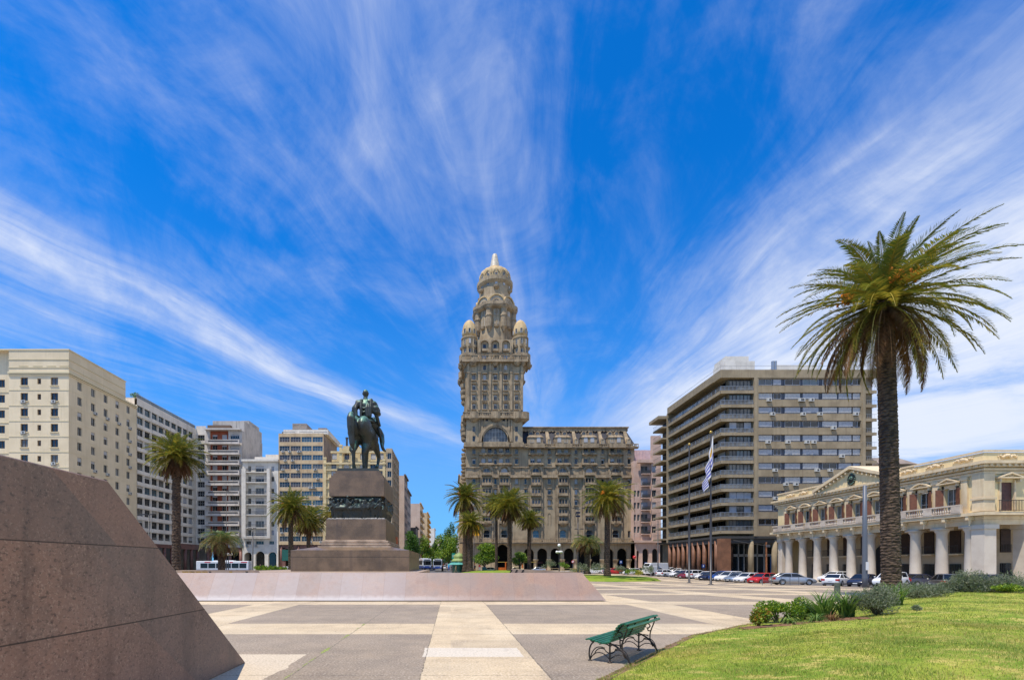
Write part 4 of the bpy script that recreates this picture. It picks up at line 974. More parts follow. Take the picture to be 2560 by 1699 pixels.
# the row along the right edge of the square (far to near)
car('hatch', m_white, 1665, 96, 25, 'small white hatchback seen from behind next to the white vans')
car('hatch', m_white, 1698, 93, 200, 'white hatchback partly behind the thin flagpole, nearest the vans')
car('hatch', m_greyp, 1711, 89, 200, 'small grey hatchback left of the thin flagpole')
car('hatch', m_maroon, 1722, 85, 200, 'dark red hatchback behind the thin flagpole')
car('suv', m_white, 1744, 84, 20, 'white off-roader between the two flagpoles seen from the side')
car('hatch', m_white, 1766, 81, 200, 'white hatchback just left of the flag-bearing pole')
car('hatch', m_navy, 1776, 78, 200, 'small dark blue hatchback behind the flag-bearing pole')
car('suv', m_bluep, 1806, 76.5, 200, 'bright blue off-roader right of the flag-bearing pole')
car('suv', m_white, 1822, 72.5, 200, 'white off-roader next to the bright blue one')
car('hatch', m_steel, 1844, 70, 200, 'pale blue-grey hatchback in the parked row')
car('hatch', m_white, 1868, 67.5, 200, 'white hatchback left of the red one in the parked row')
car('hatch', m_redp, 1905, 64.0, 200, 'bright red hatchback in the parked row')
car('sedan', m_silver, 1981, 57.5, -14, 'silver grey saloon seen from the side behind the low rail', py=1461)
car('suv', m_white, 2086, 69, 190, 'white crossover parked before the palace columns')
car('sedan', m_white, 2093, 55.5, 35, 'white saloon with a red tail light left of the grey mast')
car('sedan', m_navy, 2158, 53.0, 212, 'dark navy saloon behind the grey mast')
car('suv', m_white, 2226, 51.0, 208, 'white off-roader half hidden by the big palm trunk')
car('sedan', m_navy, 2296, 53.0, 10, 'dark blue saloon right of the big palm trunk')
car('hatch', m_greyp, 2366, 41.0, 60, 'dark grey hatchback with red tail lights behind the lavender row')
car('sedan', m_navy, 2460, 43.0, 190, 'dark blue saloon hidden behind the lavender row', )
car('sedan', m_bluep, 2496, 60.0, 0, 'blue saloon before the palace corner pier')
car('suv', m_navy, 2562, 54.0, 0, 'dark blue car cut by the right border of the photo')
# second row behind, across the road
for i, (px, d, c, k, l) in enumerate([(1692, 108, m_white, 'hatch', 'white car roof behind the row, second from the vans'), (1712, 106, m_silver, 'sedan', 'silver car roof behind the row before the brown columns'), (1676, 111, m_white, 'suv', 'white car roof behind the row, nearest the vans'), (1728, 104, m_black, 'suv', 'black car roof behind the thin flagpole'), (1745, 101, m_black, 'hatch', 'black car roof between the two flagpoles')]):
    car(k, c, px, d, 185, l, group='cars parked across the road')
# cars before the tower palace
car('sedan', m_cream, 1288, 127, 180, 'cream car behind the green bin before the tower palace', group='cars before the tower palace'); car('sedan', m_silver, 1344, 125, 180, 'silver saloon under the arcade of the tower palace', group='cars before the tower palace')
car('sedan', m_cream, 1222, 122, 175, 'cream and white taxi on the mound side near two pedestrians', group='cars before the tower palace')
car('hatch', m_greyp, 1456, 126, 180, 'grey car beside the straw-coloured palm trunk', group='cars before the tower palace'); car('hatch', m_white, 1484, 112, 185, 'white car behind the grey rounded bush', group='cars before the tower palace'); car('sedan', m_silver, 1508, 118, 185, 'silver car just left of the orange-fruited palm trunk', group='cars before the tower palace')
car('hatch', m_redp, 1534, 112, 185, 'red hatchback just right of the orange-fruited palm trunk', group='cars before the tower palace'); car('sedan', m_black, 1556, 116, 185, 'black car right of the red hatchback', group='cars before the tower palace'); car('hatch', m_white, 1578, 108, 170, 'white hatchback left of the white vans', group='cars before the tower palace'); car('sedan', m_greyp, 1592, 114, 185, 'dark grey car behind the white hatchback', group='cars before the tower palace')
# left of the monument and avenue
car('hatch', m_silver, 668, 122, 250, 'silver car before the white arcade', group='cars before the north arcades'); car('hatch', m_greyp, 691, 124, 260, 'grey car between the two white arcade pillars', group='cars before the north arcades'); car('suv', m_white, 714, 120, 270, 'white car left of the monument base', group='cars before the north arcades')
for i, (px, d, c) in enumerate([(1070, 190, m_white), (1078, 215, m_silver), (1100, 200, m_white), (1113, 160, m_white), (1090, 240, m_greyp), (1106, 235, m_redp)]):
    car('hatch', c, px, d, 90 if i % 2 else 270, ['white car far up the avenue, left lane', 'silver car far up the avenue', 'white car far up the avenue behind the small bus', 'white car at the right kerb of the avenue', 'grey car farthest up the avenue', 'red car far up the avenue'][i], group='cars in the avenue', z=tz(d) - .12)
def van(px, d, hd, L, W, H, label, group=None, py=None):
    e = empty('white_van', (X(px, d), d, Z(py, d) if py else tz(d) - .12), label, 'van', group, rz=R(hd)); w_ = W/2
    mb = MB(); prof = [(-L/2,.35),(L/2-.05,.35),(L/2,.55),(L/2-.05,.95),(L/2-.75,1.15),(L/2-1.45,H-.12),(L/2-1.75,H),(-L/2+.1,H),(-L/2,H-.15)]
    a = [mb.P((x,-w_,z)) for x, z in prof]; b = [mb.P((x,w_,z)) for x, z in prof]
    for i in range(len(prof)): j = (i+1) % len(prof); mb.fi((a[i],a[j],b[j],b[i]))
    mb.fi(a[::-1]); mb.fi(b); o = mb.build('body', m_white, e, local=False); bv_ = o.modifiers.new('bevel','BEVEL'); bv_.width = .06; bv_.segments = 2
    g = MB(); nx_, nz_ = .84, .54
    g.face([(L/2-.80,-w_*.86,1.22),(L/2-.80,w_*.86,1.22),(L/2-1.40,w_*.82,H-.2),(L/2-1.40,-w_*.82,H-.2)])
    g.v = [(x+.03, y, z+.02) for x, y, z in g.v]; g.build('windscreen', m_cglass, e, local=False)
    for s in (-1, 1):
        g = MB(); y = s*(w_+.008); g.face([(L/2-1.0,y,1.2),(L/2-2.0,y,1.2),(L/2-2.0,y,H*.8),(L/2-1.5,y,H*.8)]); g.build('side_window', m_cglass, e, local=False)
        for wx in (-L*.3, L*.32):
            m_ = MB(); an = [2*PI*i/14 for i in range(14)]; m_.rings([[(wx+r_*math.cos(t_), s*(w_-.1+o_), .34+r_*math.sin(t_)) for t_ in an] for r_, o_ in ((.34,-.1),(.34,.1),(.22,.12),(.05,.1))]); m_.build('wheel', m_tyre, e, local=False)
        m_ = MB(); m_.box(L/2-.12,L/2+.0,s*w_*.8-.15,s*w_*.8+.15,.68,.92); m_.build('headlight', m_head, e, local=False)
    return e
van(1634, 104, 196, 6.0, 2.0, 2.7, 'tall white panel van at the far end of the parked row', 'white vans', 1437); van(1638, 99, 20, 4.4, 1.75, 1.9, 'small white van with a dark side window in front of the tall one', 'white vans', 1437)
# buses
m_busw = paint('bus_white', (.70,.71,.72,1)); m_busb = paint('bus_blue', (.03,.07,.28,1)); m_busr = paint('bus_red', (.5,.03,.04,1))
def bus(px, d, hd, L, label, long=True, py=None, H=3.1):
    e = empty('city_bus', (X(px, d), d, Z(py, d) if py else tz(d) - .12), label, 'bus', 'city buses', rz=R(hd)); W = 2.5
    mb = MB(); mb.mat(m_busw).box(-L/2, L/2, -W/2, W/2, .95, H, skip=''); mb.mat(m_busb).box(-L/2, L/2, -W/2, W/2, .35, .93); o = mb.build('body', None, e, local=False); b_ = o.modifiers.new('bevel','BEVEL'); b_.width = .12; b_.segments = 3
    n = int(L / 1.9)
    for s in (-1, 1):
        for i in range(n):
            x0 = -L/2 + .5 + i * (L - 1.4) / n; g = MB(); g.box(x0, x0 + (L-1.4)/n - .14, s*W/2 - .01, s*W/2 + .01, 1.35, 2.55); g.build('side_window', m_cglass, e, local=False)
        for wx in (-L*.28, L*.33):
            m_ = MB(); an = [2*PI*i/14 for i in range(14)]; m_.rings([[(wx+r_*math.cos(t_), s*(W/2-.12+o_), .48+r_*math.sin(t_)) for t_ in an] for r_, o_ in ((.48,-.1),(.48,.13),(.3,.14),(.05,.12))]); m_.build('wheel', m_tyre, e, local=False)
    for x0, x1 in ((-L/2+.3, -L/2+1.8), (-L/2+L*.3, -L/2+L*.36), (L/2-3.4, L/2-2.0)):
        g = MB(); g.box(x0, x1, -W/2-.012, W/2+.012, 2.68, 2.93); g.build('red_panel', m_busr, e, local=False)
    g = MB(); g.box(L/2-.01, L/2+.015, -W*.44, W*.44, 1.25, 2.5); g.build('windscreen', m_cglass, e, local=False)
    g = MB(); g.box(L/2-.01, L/2+.014, -W*.36, W*.36, 2.62, 2.92); g.build('destination_board', m_plast, e, local=False)
    for s in (-1, 1):
        g = MB(); g.box(L/2-.01, L/2+.03, s*.9-.18, s*.9+.18, .75, .95); g.build('headlight', m_head, e, local=False); g = MB(); g.tube([(L/2, s*1.2, 2.5), (L/2+.25, s*1.4, 2.4), (L/2+.25, s*1.4, 2.0)], .05, 5); g.build('mirror', m_plast, e, local=False)
    g = MB(); g.box(-2.5, -.5, -.8, .8, H, H+.2); g.box(1, 2.4, -.7, .7, H, H+.16); g.build('roof_unit', m_busw, e, local=False)
bus(561, 118, 184, 12.4, 'long white city bus with red roof panels seen from the side', py=1433)
bus(1095, 137, 270, 8, 'small white and blue bus coming down the avenue', py=1423, H=2.9); bus(1060, 143, 285, 9, 'white bus waiting at the left kerb of the avenue by the monument', py=1422)
# ======== masts, lamps, signs ========
m_dk = M('dark_mast', (.035,.033,.035,1), r=.45); m_gm = M('grey_mast', (.10,.115,.14,1), r=.45); m_globe = M('opal_globe', (.82,.80,.74,1), r=.2); m_brass = M('brass_ball', (.55,.38,.10,1), r=.3, metal=.8)
def flagpole(px, pyb, pyt, d, label, r=.11):
    b = (X(px, d), d, tz(d)); h = Z(pyt, d) - b[2]
    e = base('flagpole', b, label, 'flagpole', 'flagpoles on the square'); mb = MB(); mb.lathe(b, [(.32,-.02),(.32,.06),(.2,.1),(r*1.25,.12),(r*1.25,h*.42),(r*.9,h*.45),(r*.7,h-.12),(r*.3,h)], 10); mb.build('pole', m_dk, e, True)
    mb = MB(); mb.ball((b[0], b[1], b[2]+h+.12), .17, 10, 8); mb.build('finial', m_brass, e, True); return b, h
flagpole(1723, 1455, 1112, 65, 'bare thin flagpole left of the one with the flag')
fb, fh = flagpole(1777, 1462, 1082, 58, 'flagpole carrying the hanging blue and white striped flag')
# flag hanging slack: a folded cloth, nine stripes and a sun canton
m_fw = M('flag_white', (.72,.72,.74,1), r=.8); m_fb = M('flag_blue', (.075,.08,.42,1), r=.8); m_fy = M('flag_sun', (.65,.36,.04,1), r=.8)
mb = MB(); ns, nl = 36, 27; Lf, Hf = 6.2, 3.7; topz = fb[2] + fh - .25
def fp(i, j):
    u = i / nl; v = j / ns           # u along the fly, v down the hoist
    x = fb[0] + .22 * (1 - u) - u * (.95 - .2 * v) + .13 * math.sin(u * 17 + v * 2.2) * min(1, u * 2); y = fb[1] - .1 + .20 * math.sin(u * 19 + v * 3) * min(1, u * 3)
    z = topz - v * Hf * (1 - .62 * u) - u * Lf * .93
    return (x, y, z)
g = [[mb.P(fp(i, j)) for j in range(ns + 1)] for i in range(nl + 1)]
for i in range(nl):
    for j in range(ns):
        st_ = int(j / ns * 9); can = j / ns < 5/9 and i / nl < .36
        mm = m_fw if (can or st_ % 2 == 0) else m_fb
        if can and (i/nl-.18)**2/.011 + (j/ns-.28)**2/.02 < 1: mm = m_fy
        mb.mat(mm).fi((g[i][j], g[i+1][j], g[i+1][j+1], g[i][j+1]))
o = mb.build('flag', None, None, True); tag(o, 'blue and white striped flag with a golden sun hanging slack from its pole', 'flag')
b = (X(2162, 47), 47, tz(47)); h = Z(1213, 47) - b[2]
e = base('lighting_mast', b, 'tall tapering plain grey mast in front of the palace columns', 'mast'); mb = MB(); mb.lathe(b, [(.23,-.05),(.23,1.0),(.21,h*.5),(.15,h),(.08,h+.02)], 12); mb.build('shaft', m_gm, e, True)
mb = MB(); mb.box(b[0]-.16, b[0]+.1, b[1]-.33, b[1]-.29, 1.3, 2.1); mb.build('sticker', m_plate, e)
def lampmast(px, pyb, pyt, d, label, arms, name='lamp_mast', r=.1, group='modern lamp masts', sol=()):
    b = (X(px, d), d, tz(d)); h = Z(pyt, d) - b[2]; e = base(name, b, label, 'street lamp', group)
    mb = MB(); mb.lathe(b, [(r*1.5,-.05),(r*1.4,.9),(r,1.0),(r*.6,h)], 8); mb.build('pole', m_dk, e, True)
    for s, l, zz in arms:
        mb = MB(); mb.tube([(b[0], b[1], b[2]+h*zz), (b[0]+s*l*.5, b[1]-.2, b[2]+h*zz+.12)], .05, 5); mb.box(b[0]+s*l*.5-.1, b[0]+s*l, b[1]-.42, b[1]+.02, b[2]+h*zz+.04, b[2]+h*zz+.18) if s > 0 else mb.box(b[0]+s*l, b[0]+s*l*.5+.1, b[1]-.42, b[1]+.02, b[2]+h*zz+.04, b[2]+h*zz+.18); mb.build('lamp_head', m_dk, e)
    for zz in sol: mb = MB(); mb.box(b[0]-.45, b[0]+.3, b[1]-.35, b[1]-.12, b[2]+h*zz, b[2]+h*zz+.3); mb.build('floodlight', m_navy, e)
lampmast(1445, 1432, 1271, 86, 'tall dark lamp mast with four floodlight tiers before the tower palace', [(1, 1.5, 1), (-1, 1.0, 1), (1, .9, .70), (-1, .6, .70)], r=.13, sol=(.88, .93))
lampmast(1185, 1425, 1290, 112, 'thin dark lamp mast beside the light green tree', [(1, .8, 1)], r=.12)
lampmast(372, 1425, 1287, 84, 'dark double-armed lamp mast rising behind the granite block', [(1, 1.0, 1), (-1, 1.4, 1)], r=.12)
lampmast(566, 1430, 1228, 100, 'thin dark mast in front of the red balcony block', [(1, .6, 1)], r=.09)
lampmast(632, 1432, 1322, 78, 'dark lamp mast with a T-shaped head before the white arcade', [(1, .6, 1), (-1, .6, 1)], r=.12)
lampmast(1645, 1440, 1300, 98, 'blue-grey lamp mast beside the white vans', [], r=.13)
def globelamp(px, pyb, pyt, d, label, n=4, top=True):
    b = (X(px, d), d, tz(d)); h = Z(pyt, d) - b[2]; e = base('globe_lamp', b, label, 'street lamp', 'globe lamps')
    mb = MB(); mb.lathe(b, [(.2,-.05),(.2,.5),(.09,.7),(.065,h-.5),(.1,h-.4),(.05,h-.3)], 8); zb = b[2] + h - (1.35 if top else .55)
    for k in range(n): a = 2*PI*k/n + .2; mb.tube([(b[0], b[1], zb-.25), (b[0]+.35*math.cos(a), b[1]+.35*math.sin(a), zb-.3), (b[0]+.45*math.cos(a), b[1]+.45*math.sin(a), zb-.1)], .03, 5)
    mb.build('pole', m_dk, e, True)
    for k in range(n): a = 2*PI*k/n + .2; g = MB(); g.ball((b[0]+.45*math.cos(a), b[1]+.45*math.sin(a), zb+.12), .24, 12, 8); g.build('globe', m_globe, e, True)
    if top: g = MB(); g.ball((b[0], b[1], b[2]+h-.02), .30, 12, 8); g.build('globe', m_globe, e, True)
globelamp(1398, 1430, 1362, 88, 'street lamp with one white globe above a ring of four, on the far bed'); globelamp(571, 1428, 1378, 84, 'street lamp with a ring of white globes beside the bushy palm', 4, False)
def sign(px, pyb, pyt, d, label, kind, name='traffic_sign'):
    b = (X(px, d), d, Z(pyb, d)); h = Z(pyt, d) - b[2]; e = base(name, b, label, 'sign', 'street signs'); mb = MB(); mb.lathe(b, [(.04,-.3),(.04,h)], 6); mb.build('post', m_gm, e)
    y = b[1] - .06
    if kind == 'ban':
        g = MB(); an = [2*PI*i/18 for i in range(18)]; g.mat(m_redp).rings([[(b[0]+.33*math.cos(a), y+q, b[2]+h+.1+.33*math.sin(a)) for a in an] for q in (0, -.03)]); g.mat(m_fw).rings([[(b[0]+.24*math.cos(a), y+q, b[2]+h+.1+.24*math.sin(a)) for a in an] for q in (-.03, -.04)]); g.mat(m_plast).box(b[0]-.03, b[0]+.03, y-.05, y-.04, b[2]+h-.05, b[2]+h+.25)
        g.mat(m_redp); g.rings([[(b[0]-.2,y-.052,b[2]+h+.26),(b[0]-.16,y-.052,b[2]+h+.3),(b[0]+.2,y-.052,b[2]+h-.06),(b[0]+.16,y-.052,b[2]+h-.1)], [(b[0]-.2,y-.058,b[2]+h+.26),(b[0]-.16,y-.058,b[2]+h+.3),(b[0]+.2,y-.058,b[2]+h-.06),(b[0]+.16,y-.058,b[2]+h-.1)]])
    else:
        g = MB(); g.mat(kind).box(b[0]-.3, b[0]+.3, y-.03, y, b[2]+h-.35, b[2]+h+.35); g.mat(m_fw).box(b[0]-.1, b[0]+.1, y-.04, y-.03, b[2]+h-.15, b[2]+h+.2)
    g.build('plate', None, e)
sign(1432, 1426, 1404, 110, 'round red-rimmed no-parking sign left of the lamp mast', 'ban'); sign(1552, 1427, 1404, 108, 'small blue sign on a post right of the orange-fruited palm', m_bluep); sign(1614, 1432, 1408, 112, 'small blue sign on a post left of the white vans', m_bluep); sign(1758, 1440, 1414, 96, 'small blue sign on a post between the two flagpoles', m_bluep)
# green street sign mast near the kiosk with a white letter H
b = (X(1130, 118), 118, tz(118)); e = base('bus_stop_sign', b, 'tall green sign panel with a white letter left of the kiosk', 'sign'); mb = MB(); mb.lathe(b, [(.07,-.3),(.07,Z(1382,118)-b[2])], 6); mb.build('post', m_dk, e)
m_sg = M('sign_green', (.01,.25,.16,1), r=.4); g = MB(); z0 = Z(1396, 118); g.mat(m_sg).box(b[0]-.05, b[0]+.75, b[1]-.1, b[1]-.02, z0, z0+1.4)
g.mat(m_fw).box(b[0]+.18, b[0]+.26, b[1]-.112, b[1]-.1, z0+.4, z0+1.0); g.box(b[0]+.44, b[0]+.52, b[1]-.112, b[1]-.1, z0+.4, z0+1.0); g.box(b[0]+.262, b[0]+.438, b[1]-.112, b[1]-.1, z0+.66, z0+.74); g.build('panel', None, e)
# bollard
b = (X(2093, 25), 25, tz(25)); e = base('bollard', b, 'grey-green cylindrical bollard behind the sword leaf plants', 'bollard'); zt_ = Z(1455, 25) - b[2]
m_bol = M('bollard_paint', (.10,.12,.09,1), (.07,.08,.065,1), 4, .6); mb = MB(); mb.lathe(b, [(.135,0),(.135,zt_-.24)], 14); mb.build('body', m_bol, e, False); mb = MB(); mb.lathe(b, [(.118,zt_-.24),(.118,zt_-.2),(.14,zt_-.195),(.14,zt_-.03),(.1,zt_)], 14); mb.build('cap', m_bol, e, False)
# low rail before the silver car
e = base('low_rail', (X(1980, 55.2), 55.2, tz(55)), 'thin low metal rail in front of the silver saloon', 'railing'); g = MB()
pts = [X(p, 55.2) for p in (1906, 1928, 1953, 1975, 1997)]
for x in pts: g.tube([(x, 55.2, tz(55)-.05), (x, 55.2, tz(55)+.95)], .03, 5)
g.build('posts', m_gm, e); g = MB(); g.tube([(pts[0], 55.2, tz(55)+.95), (pts[-1], 55.2, tz(55)+.95)], .03, 5); g.tube([(pts[0], 55.2, tz(55)+.5), (pts[-1], 55.2, tz(55)+.5)], .022, 5); g.build('bar', m_gm, e)
# wooden pole before the blue shop front
b = (X(1916, 86), 86, tz(86)); e = base('wooden_pole', b, 'weathered brown wooden pole with a cable box before the blue shop front', 'pole'); mb = MB(); hh = Z(1354, 86) - b[2]; mb.lathe(b, [(.16,-.1),(.13,hh)], 8); mb.build('shaft', M('pole_wood', S(150,96,60), S(96,62,44), 4, .9), e)
mb = MB(); mb.box(b[0]-.1, b[0]+.5, b[1]-.3, b[1]-.1, b[2]+hh-.9, b[2]+hh-.5); mb.build('cable_box', m_gm, e)
mb = MB(); mb.tube([Vector((b[0], b[1], b[2]+hh-.3)).lerp(Vector((55, 81, 6.2)), k/8) - Vector((0,0,.5*math.sin(PI*k/8))) for k in range(9)], .025, 4); mb.tube([Vector((b[0], b[1], b[2]+hh-.6)).lerp(Vector((52, 93, 7.4)), k/8) - Vector((0,0,.3*math.sin(PI*k/8))) for k in range(9)], .025, 4); mb.build('cable', m_dk, e)
# kiosk
m_kg = M('kiosk_green', (.02,.10,.075,1), r=.5); m_kr = M('kiosk_roof', S(140,158,92), S(116,134,76), 2, .6); m_aw = M('awning_teal', S(88,160,150), S(70,136,128), 2, .7)
b = (X(1148, 106), 106, tz(106)); e = base('newspaper_kiosk', b, 'green newspaper kiosk with a domed roof and teal awning beside the palm pair', 'kiosk'); k = .92
mb = MB(); mb.lathe(b, [(1.5,-.1),(1.5,2.6)], 8); mb.build('cabin', m_kg, e); mb = MB(); mb.lathe((b[0], b[1], b[2]+2.9), [(1.75,0),(1.8,.15),(1.35,.6),(1.1,.65),(1.25,.85),(1.2,1.25),(.8,1.7),(.25,1.85),(.12,2.0),(.02,2.1)], 12); mb.build('dome_roof', m_kr, e, True)
mb = MB(); mb.lathe((b[0], b[1], b[2]+2.2), [(2.6,0),(2.6,.06),(1.4,.65)], 8); mb.build('awning', m_aw, e)
# orange site barrier in front of the arch
m_or = M('orange_barrier', S(214,108,24), S(180,84,20), 2, .6); e = base('site_barrier', (X(1232, 130), 130, tz(130)), 'orange site frame with a low orange panel under the big arch', 'barrier'); D_ = 131
for px in (1186, 1264, 1306): mb = MB(); mb.box(X(px, D_)-.15, X(px, D_)+.15, D_-.12, D_+.12, tz(D_), tz(D_)+2.6); mb.build('post', M('orange_post', S(226,140,30)) if px == 1186 else m_or, e)
mb = MB(); mb.box(X(1150, D_), X(1340, D_), D_-.03, D_+.03, tz(D_)+2.5, tz(D_)+2.62); mb.build('top_rail', M('rail_yellow', S(200,170,80)), e)
mb = MB(); mb.box(X(1246, D_), X(1262, D_), D_-.08, D_+.08, tz(D_)-.02, tz(D_)+1.1); mb.build('panel', m_or, e)
# litter bin and billboard banner are parts of their owners; bin
b = (X(1212, 99), 99, tz(99)+.75); e = base('litter_bin', b, 'dark green box bin on the mound near two pedestrians', 'bin'); mb = MB(); mb.box(b[0]-.55, b[0]+.3, b[1]-.3, b[1]+.3, b[2]-.1, b[2]+1.0); mb.build('body', m_kg, e); mb = MB(); mb.box(b[0]-.6, b[0]+.35, b[1]-.35, b[1]+.35, b[2]+1.002, b[2]+1.1); mb.build('lid', m_gm, e)
# fence rail along the arcade
e = base('guard_rail', (X(1400, 122), 122, tz(122)), 'long pale guard rail along the kerb of the arcade', 'railing'); m_rl = M('rail_pale', S(176,150,110)); g = MB()
for k in range(14): x = X(1350, 122) + k * 1.55; g.tube([(x, 122, tz(122)-.1), (x, 122, tz(122)+1.05)], .05, 5)
g.build('posts', m_rl, e); g = MB(); [g.tube([(X(1350, 122), 122, tz(122)+q), (X(1350, 122)+20.2, 122, tz(122)+q)], .045, 5) for q in (.55, 1.05)]; g.build('bars', m_rl, e)
# people (small in the picture): one continuous body each
def person(px, pyf, d, label, shirt, legs, hd=0, stride=.25, arm=0.0, scale=1.0, skin=S(176,128,100)):
    m, t, b_ = newmat('clothes'); tc = (t.n('ShaderNodeTexCoord'), 3); sz = t.n('ShaderNodeSeparateXYZ', ins={0: tc}); z = (sz, 2)
    c = t.mix(t.math('GREATER_THAN', z, .95), legs, shirt); c = t.mix(t.math('GREATER_THAN', z, 1.47), c, skin); c = t.mix(t.math('GREATER_THAN', z, 1.66), c, (.02,.015,.01,1)); c = t.mix(t.math('LESS_THAN', z, .08), c, (.02,.02,.02,1))
    t.nt.links.new(c.outputs[2], b_.inputs[0]); b_.inputs['Roughness'].default_value = .8
    mb = MB(); s = stride
    for k, sg in ((-1, 1), (1, -1)): chain(mb, [((k*.09, 0, .92), .085), ((k*.1, sg*s*.55+.04, .5), .06), ((k*.1, sg*s-.02, .08), .045), ((k*.1, sg*s+.12, .045), .04)], 8)
    chain(mb, [((0, 0, .95), .14), ((0, 0, 1.15), .13), ((0, 0, 1.35), .15), ((0, 0, 1.46), .07), ((0, .01, 1.55), .055)], 10); mb.ball((0, .02, 1.64), (.075, .09, .11), 10, 8); mb.ball((0, .11, 1.62), (.015, .025, .025), 6, 4)
    chain(mb, [((-.15, 0, 1.4), .06), ((.15, 0, 1.4), .06)], 8)
    for k in (-1, 1): chain(mb, [((k*.17, 0, 1.4), .055), ((k*.23, -k*s*.4, 1.14), .045), ((k*.22, -k*s*.4+.12+arm*.2, .93+arm*.3), .035), ((k*.21, -k*s*.4+.18+arm*.25, .86+arm*.35), .03)], 8)
    o = mb.build('person', m, None); remesh(o, .022, 1); o.location = (X(px, d), d, Z(pyf, d)); o.rotation_euler = (0, 0, R(hd)); o.scale = (scale,)*3
    return tag(o, label, 'person', 'pedestrians')
Wt, Rd, Bk, Bl, Gy, Kh = (.7,.7,.7,1), (.5,.02,.03,1), (.015,.015,.018,1), (.03,.10,.4,1), (.2,.2,.22,1), S(150,130,96)
person(1187, 1428, 112, 'person in black standing on the grass beside the thin lamp mast', Bk, Bk, 20, .1); person(1199, 1427, 112, 'person in red top standing before the cream taxi', Rd, Wt, 200, .12)
person(1140, 1431, 104, 'person in khaki walking in front of the kiosk', Kh, Kh, 100, .3); person(1133, 1424, 114, 'person in blue standing left of the kiosk', Bl, Bk, 180, .08); person(1122, 1426, 118, 'person in bright blue top at the avenue kerb', (.02,.35,.6,1), Bl, 150, .15); person(1116, 1424, 122, 'person in dark clothes at the avenue kerb', Bk, Gy, 90, .2)
person(1128, 1425, 116, 'person in grey next to the green sign post', Gy, Bk, 120, .1); person(2013, 1440, 76, 'person in black walking past the palace columns', Bk, Bk, 200, .2); person(651, 1430, 100, 'person in dark clothes by the bed left of the terrace', Bk, Bl, 90, .15)
# ======== buildings ========
m_gl = M('window_glass', (.014,.018,.022,1), (.03,.035,.04,1), .35, .06, spec=.7); m_glb = M('window_glass_blue', (.05,.11,.15,1), (.02,.04,.06,1), .3, .05, spec=.9); m_glc = M('window_curtain', (.16,.16,.15,1), (.05,.05,.05,1), .5, .12, spec=.6); m_glt = M('window_glass_brown', (.10,.06,.04,1), (.03,.025,.02,1), .4, .08, spec=.7)
m_frw = M('frame_white', (.46,.46,.43,1), r=.5); m_frd = M('frame_dark', (.05,.05,.05,1), r=.5); m_frbr = M('frame_brown', (.16,.10,.06,1), r=.6)
m_bl_w = M('blind_white', (.46,.46,.46,1), (.36,.36,.36,1), 3, .6); m_bl_g = M('blind_grey', (.36,.38,.42,1), (.28,.30,.34,1), 2, .6); m_bl_t = M('blind_tan', (.42,.36,.26,1), r=.7)
WM = {}
def win_mesh(w, h, glass=None, frame=None, nv=1, nh=0, blind=0.0, bm_=None, arch=None, fw=.07):
    key = (round(w, 2), round(h, 2), (glass or m_gl).name, (frame or m_frw).name, nv, nh, round(blind, 1), bm_.name if bm_ else '', arch.name if arch else '')
    if key in WM: return WM[key]
    gl, fr = glass or m_gl, frame or m_frw; mb = MB(); a = w / 2
    mb.mat(gl).face([(-a, .04, 0), (a, .04, 0), (a, .04, h), (-a, .04, h)])
    mb.mat(fr); mb.box(-a, -a+fw, -.04, .03, 0, h); mb.box(a-fw, a, -.04, .03, 0, h); mb.box(-a+fw, a-fw, -.04, .03, 0, fw); mb.box(-a+fw, a-fw, -.04, .03, h-fw, h)
    for i in range(1, nv+1): x = -a + w*i/(nv+1); mb.box(x-fw*.4, x+fw*.4, -.03, .03, fw, h-fw)
    for i in range(1, nh+1): z = h*i/(nh+1); mb.box(-a+fw, a-fw, -.025, .03, z-fw*.4, z+fw*.4)
    if blind > 0: mb.mat(bm_ or m_bl_w).box(-a+fw*.6, a-fw*.6, -.06, -.042, h*(1-blind), h-.02)
    if arch:
        mb.mat(arch); n = 10; ell = min(a, h*.95); zs = h - ell
        arc = [(-a*math.cos(PI*i/n), zs + ell*math.sin(PI*i/n)) for i in range(n+1)]
        for y in (-.07,):
            for (p, q), (r_, s_) in zip(arc, arc[1:]): mb.face([(p,y,q),(r_,y,s_),(r_,y,h),(p,y,h)]); mb.face([(p,y,q),(r_,y,s_),(r_,.03,s_),(p,.03,q)])
    o = mb.build('window', None); me = o.data; bpy.data.objects.remove(o); WM[key] = me; return me
def ac_mesh():
    mb = MB(); mb.mat(m_frw).box(-.42, .42, -.36, 0, 0, .58); mb.mat(m_frd); mb.rings([[(.08+.2*math.cos(2*PI*i/12), y, .29+.2*math.sin(2*PI*i/12)) for i in range(12)] for y in (-.362, -.368)]); mb.box(-.4, .4, -.3, 0, -.05, -.002)
    o = mb.build('air_conditioner', None); me = o.data; bpy.data.objects.remove(o); return me
ACM = ac_mesh()
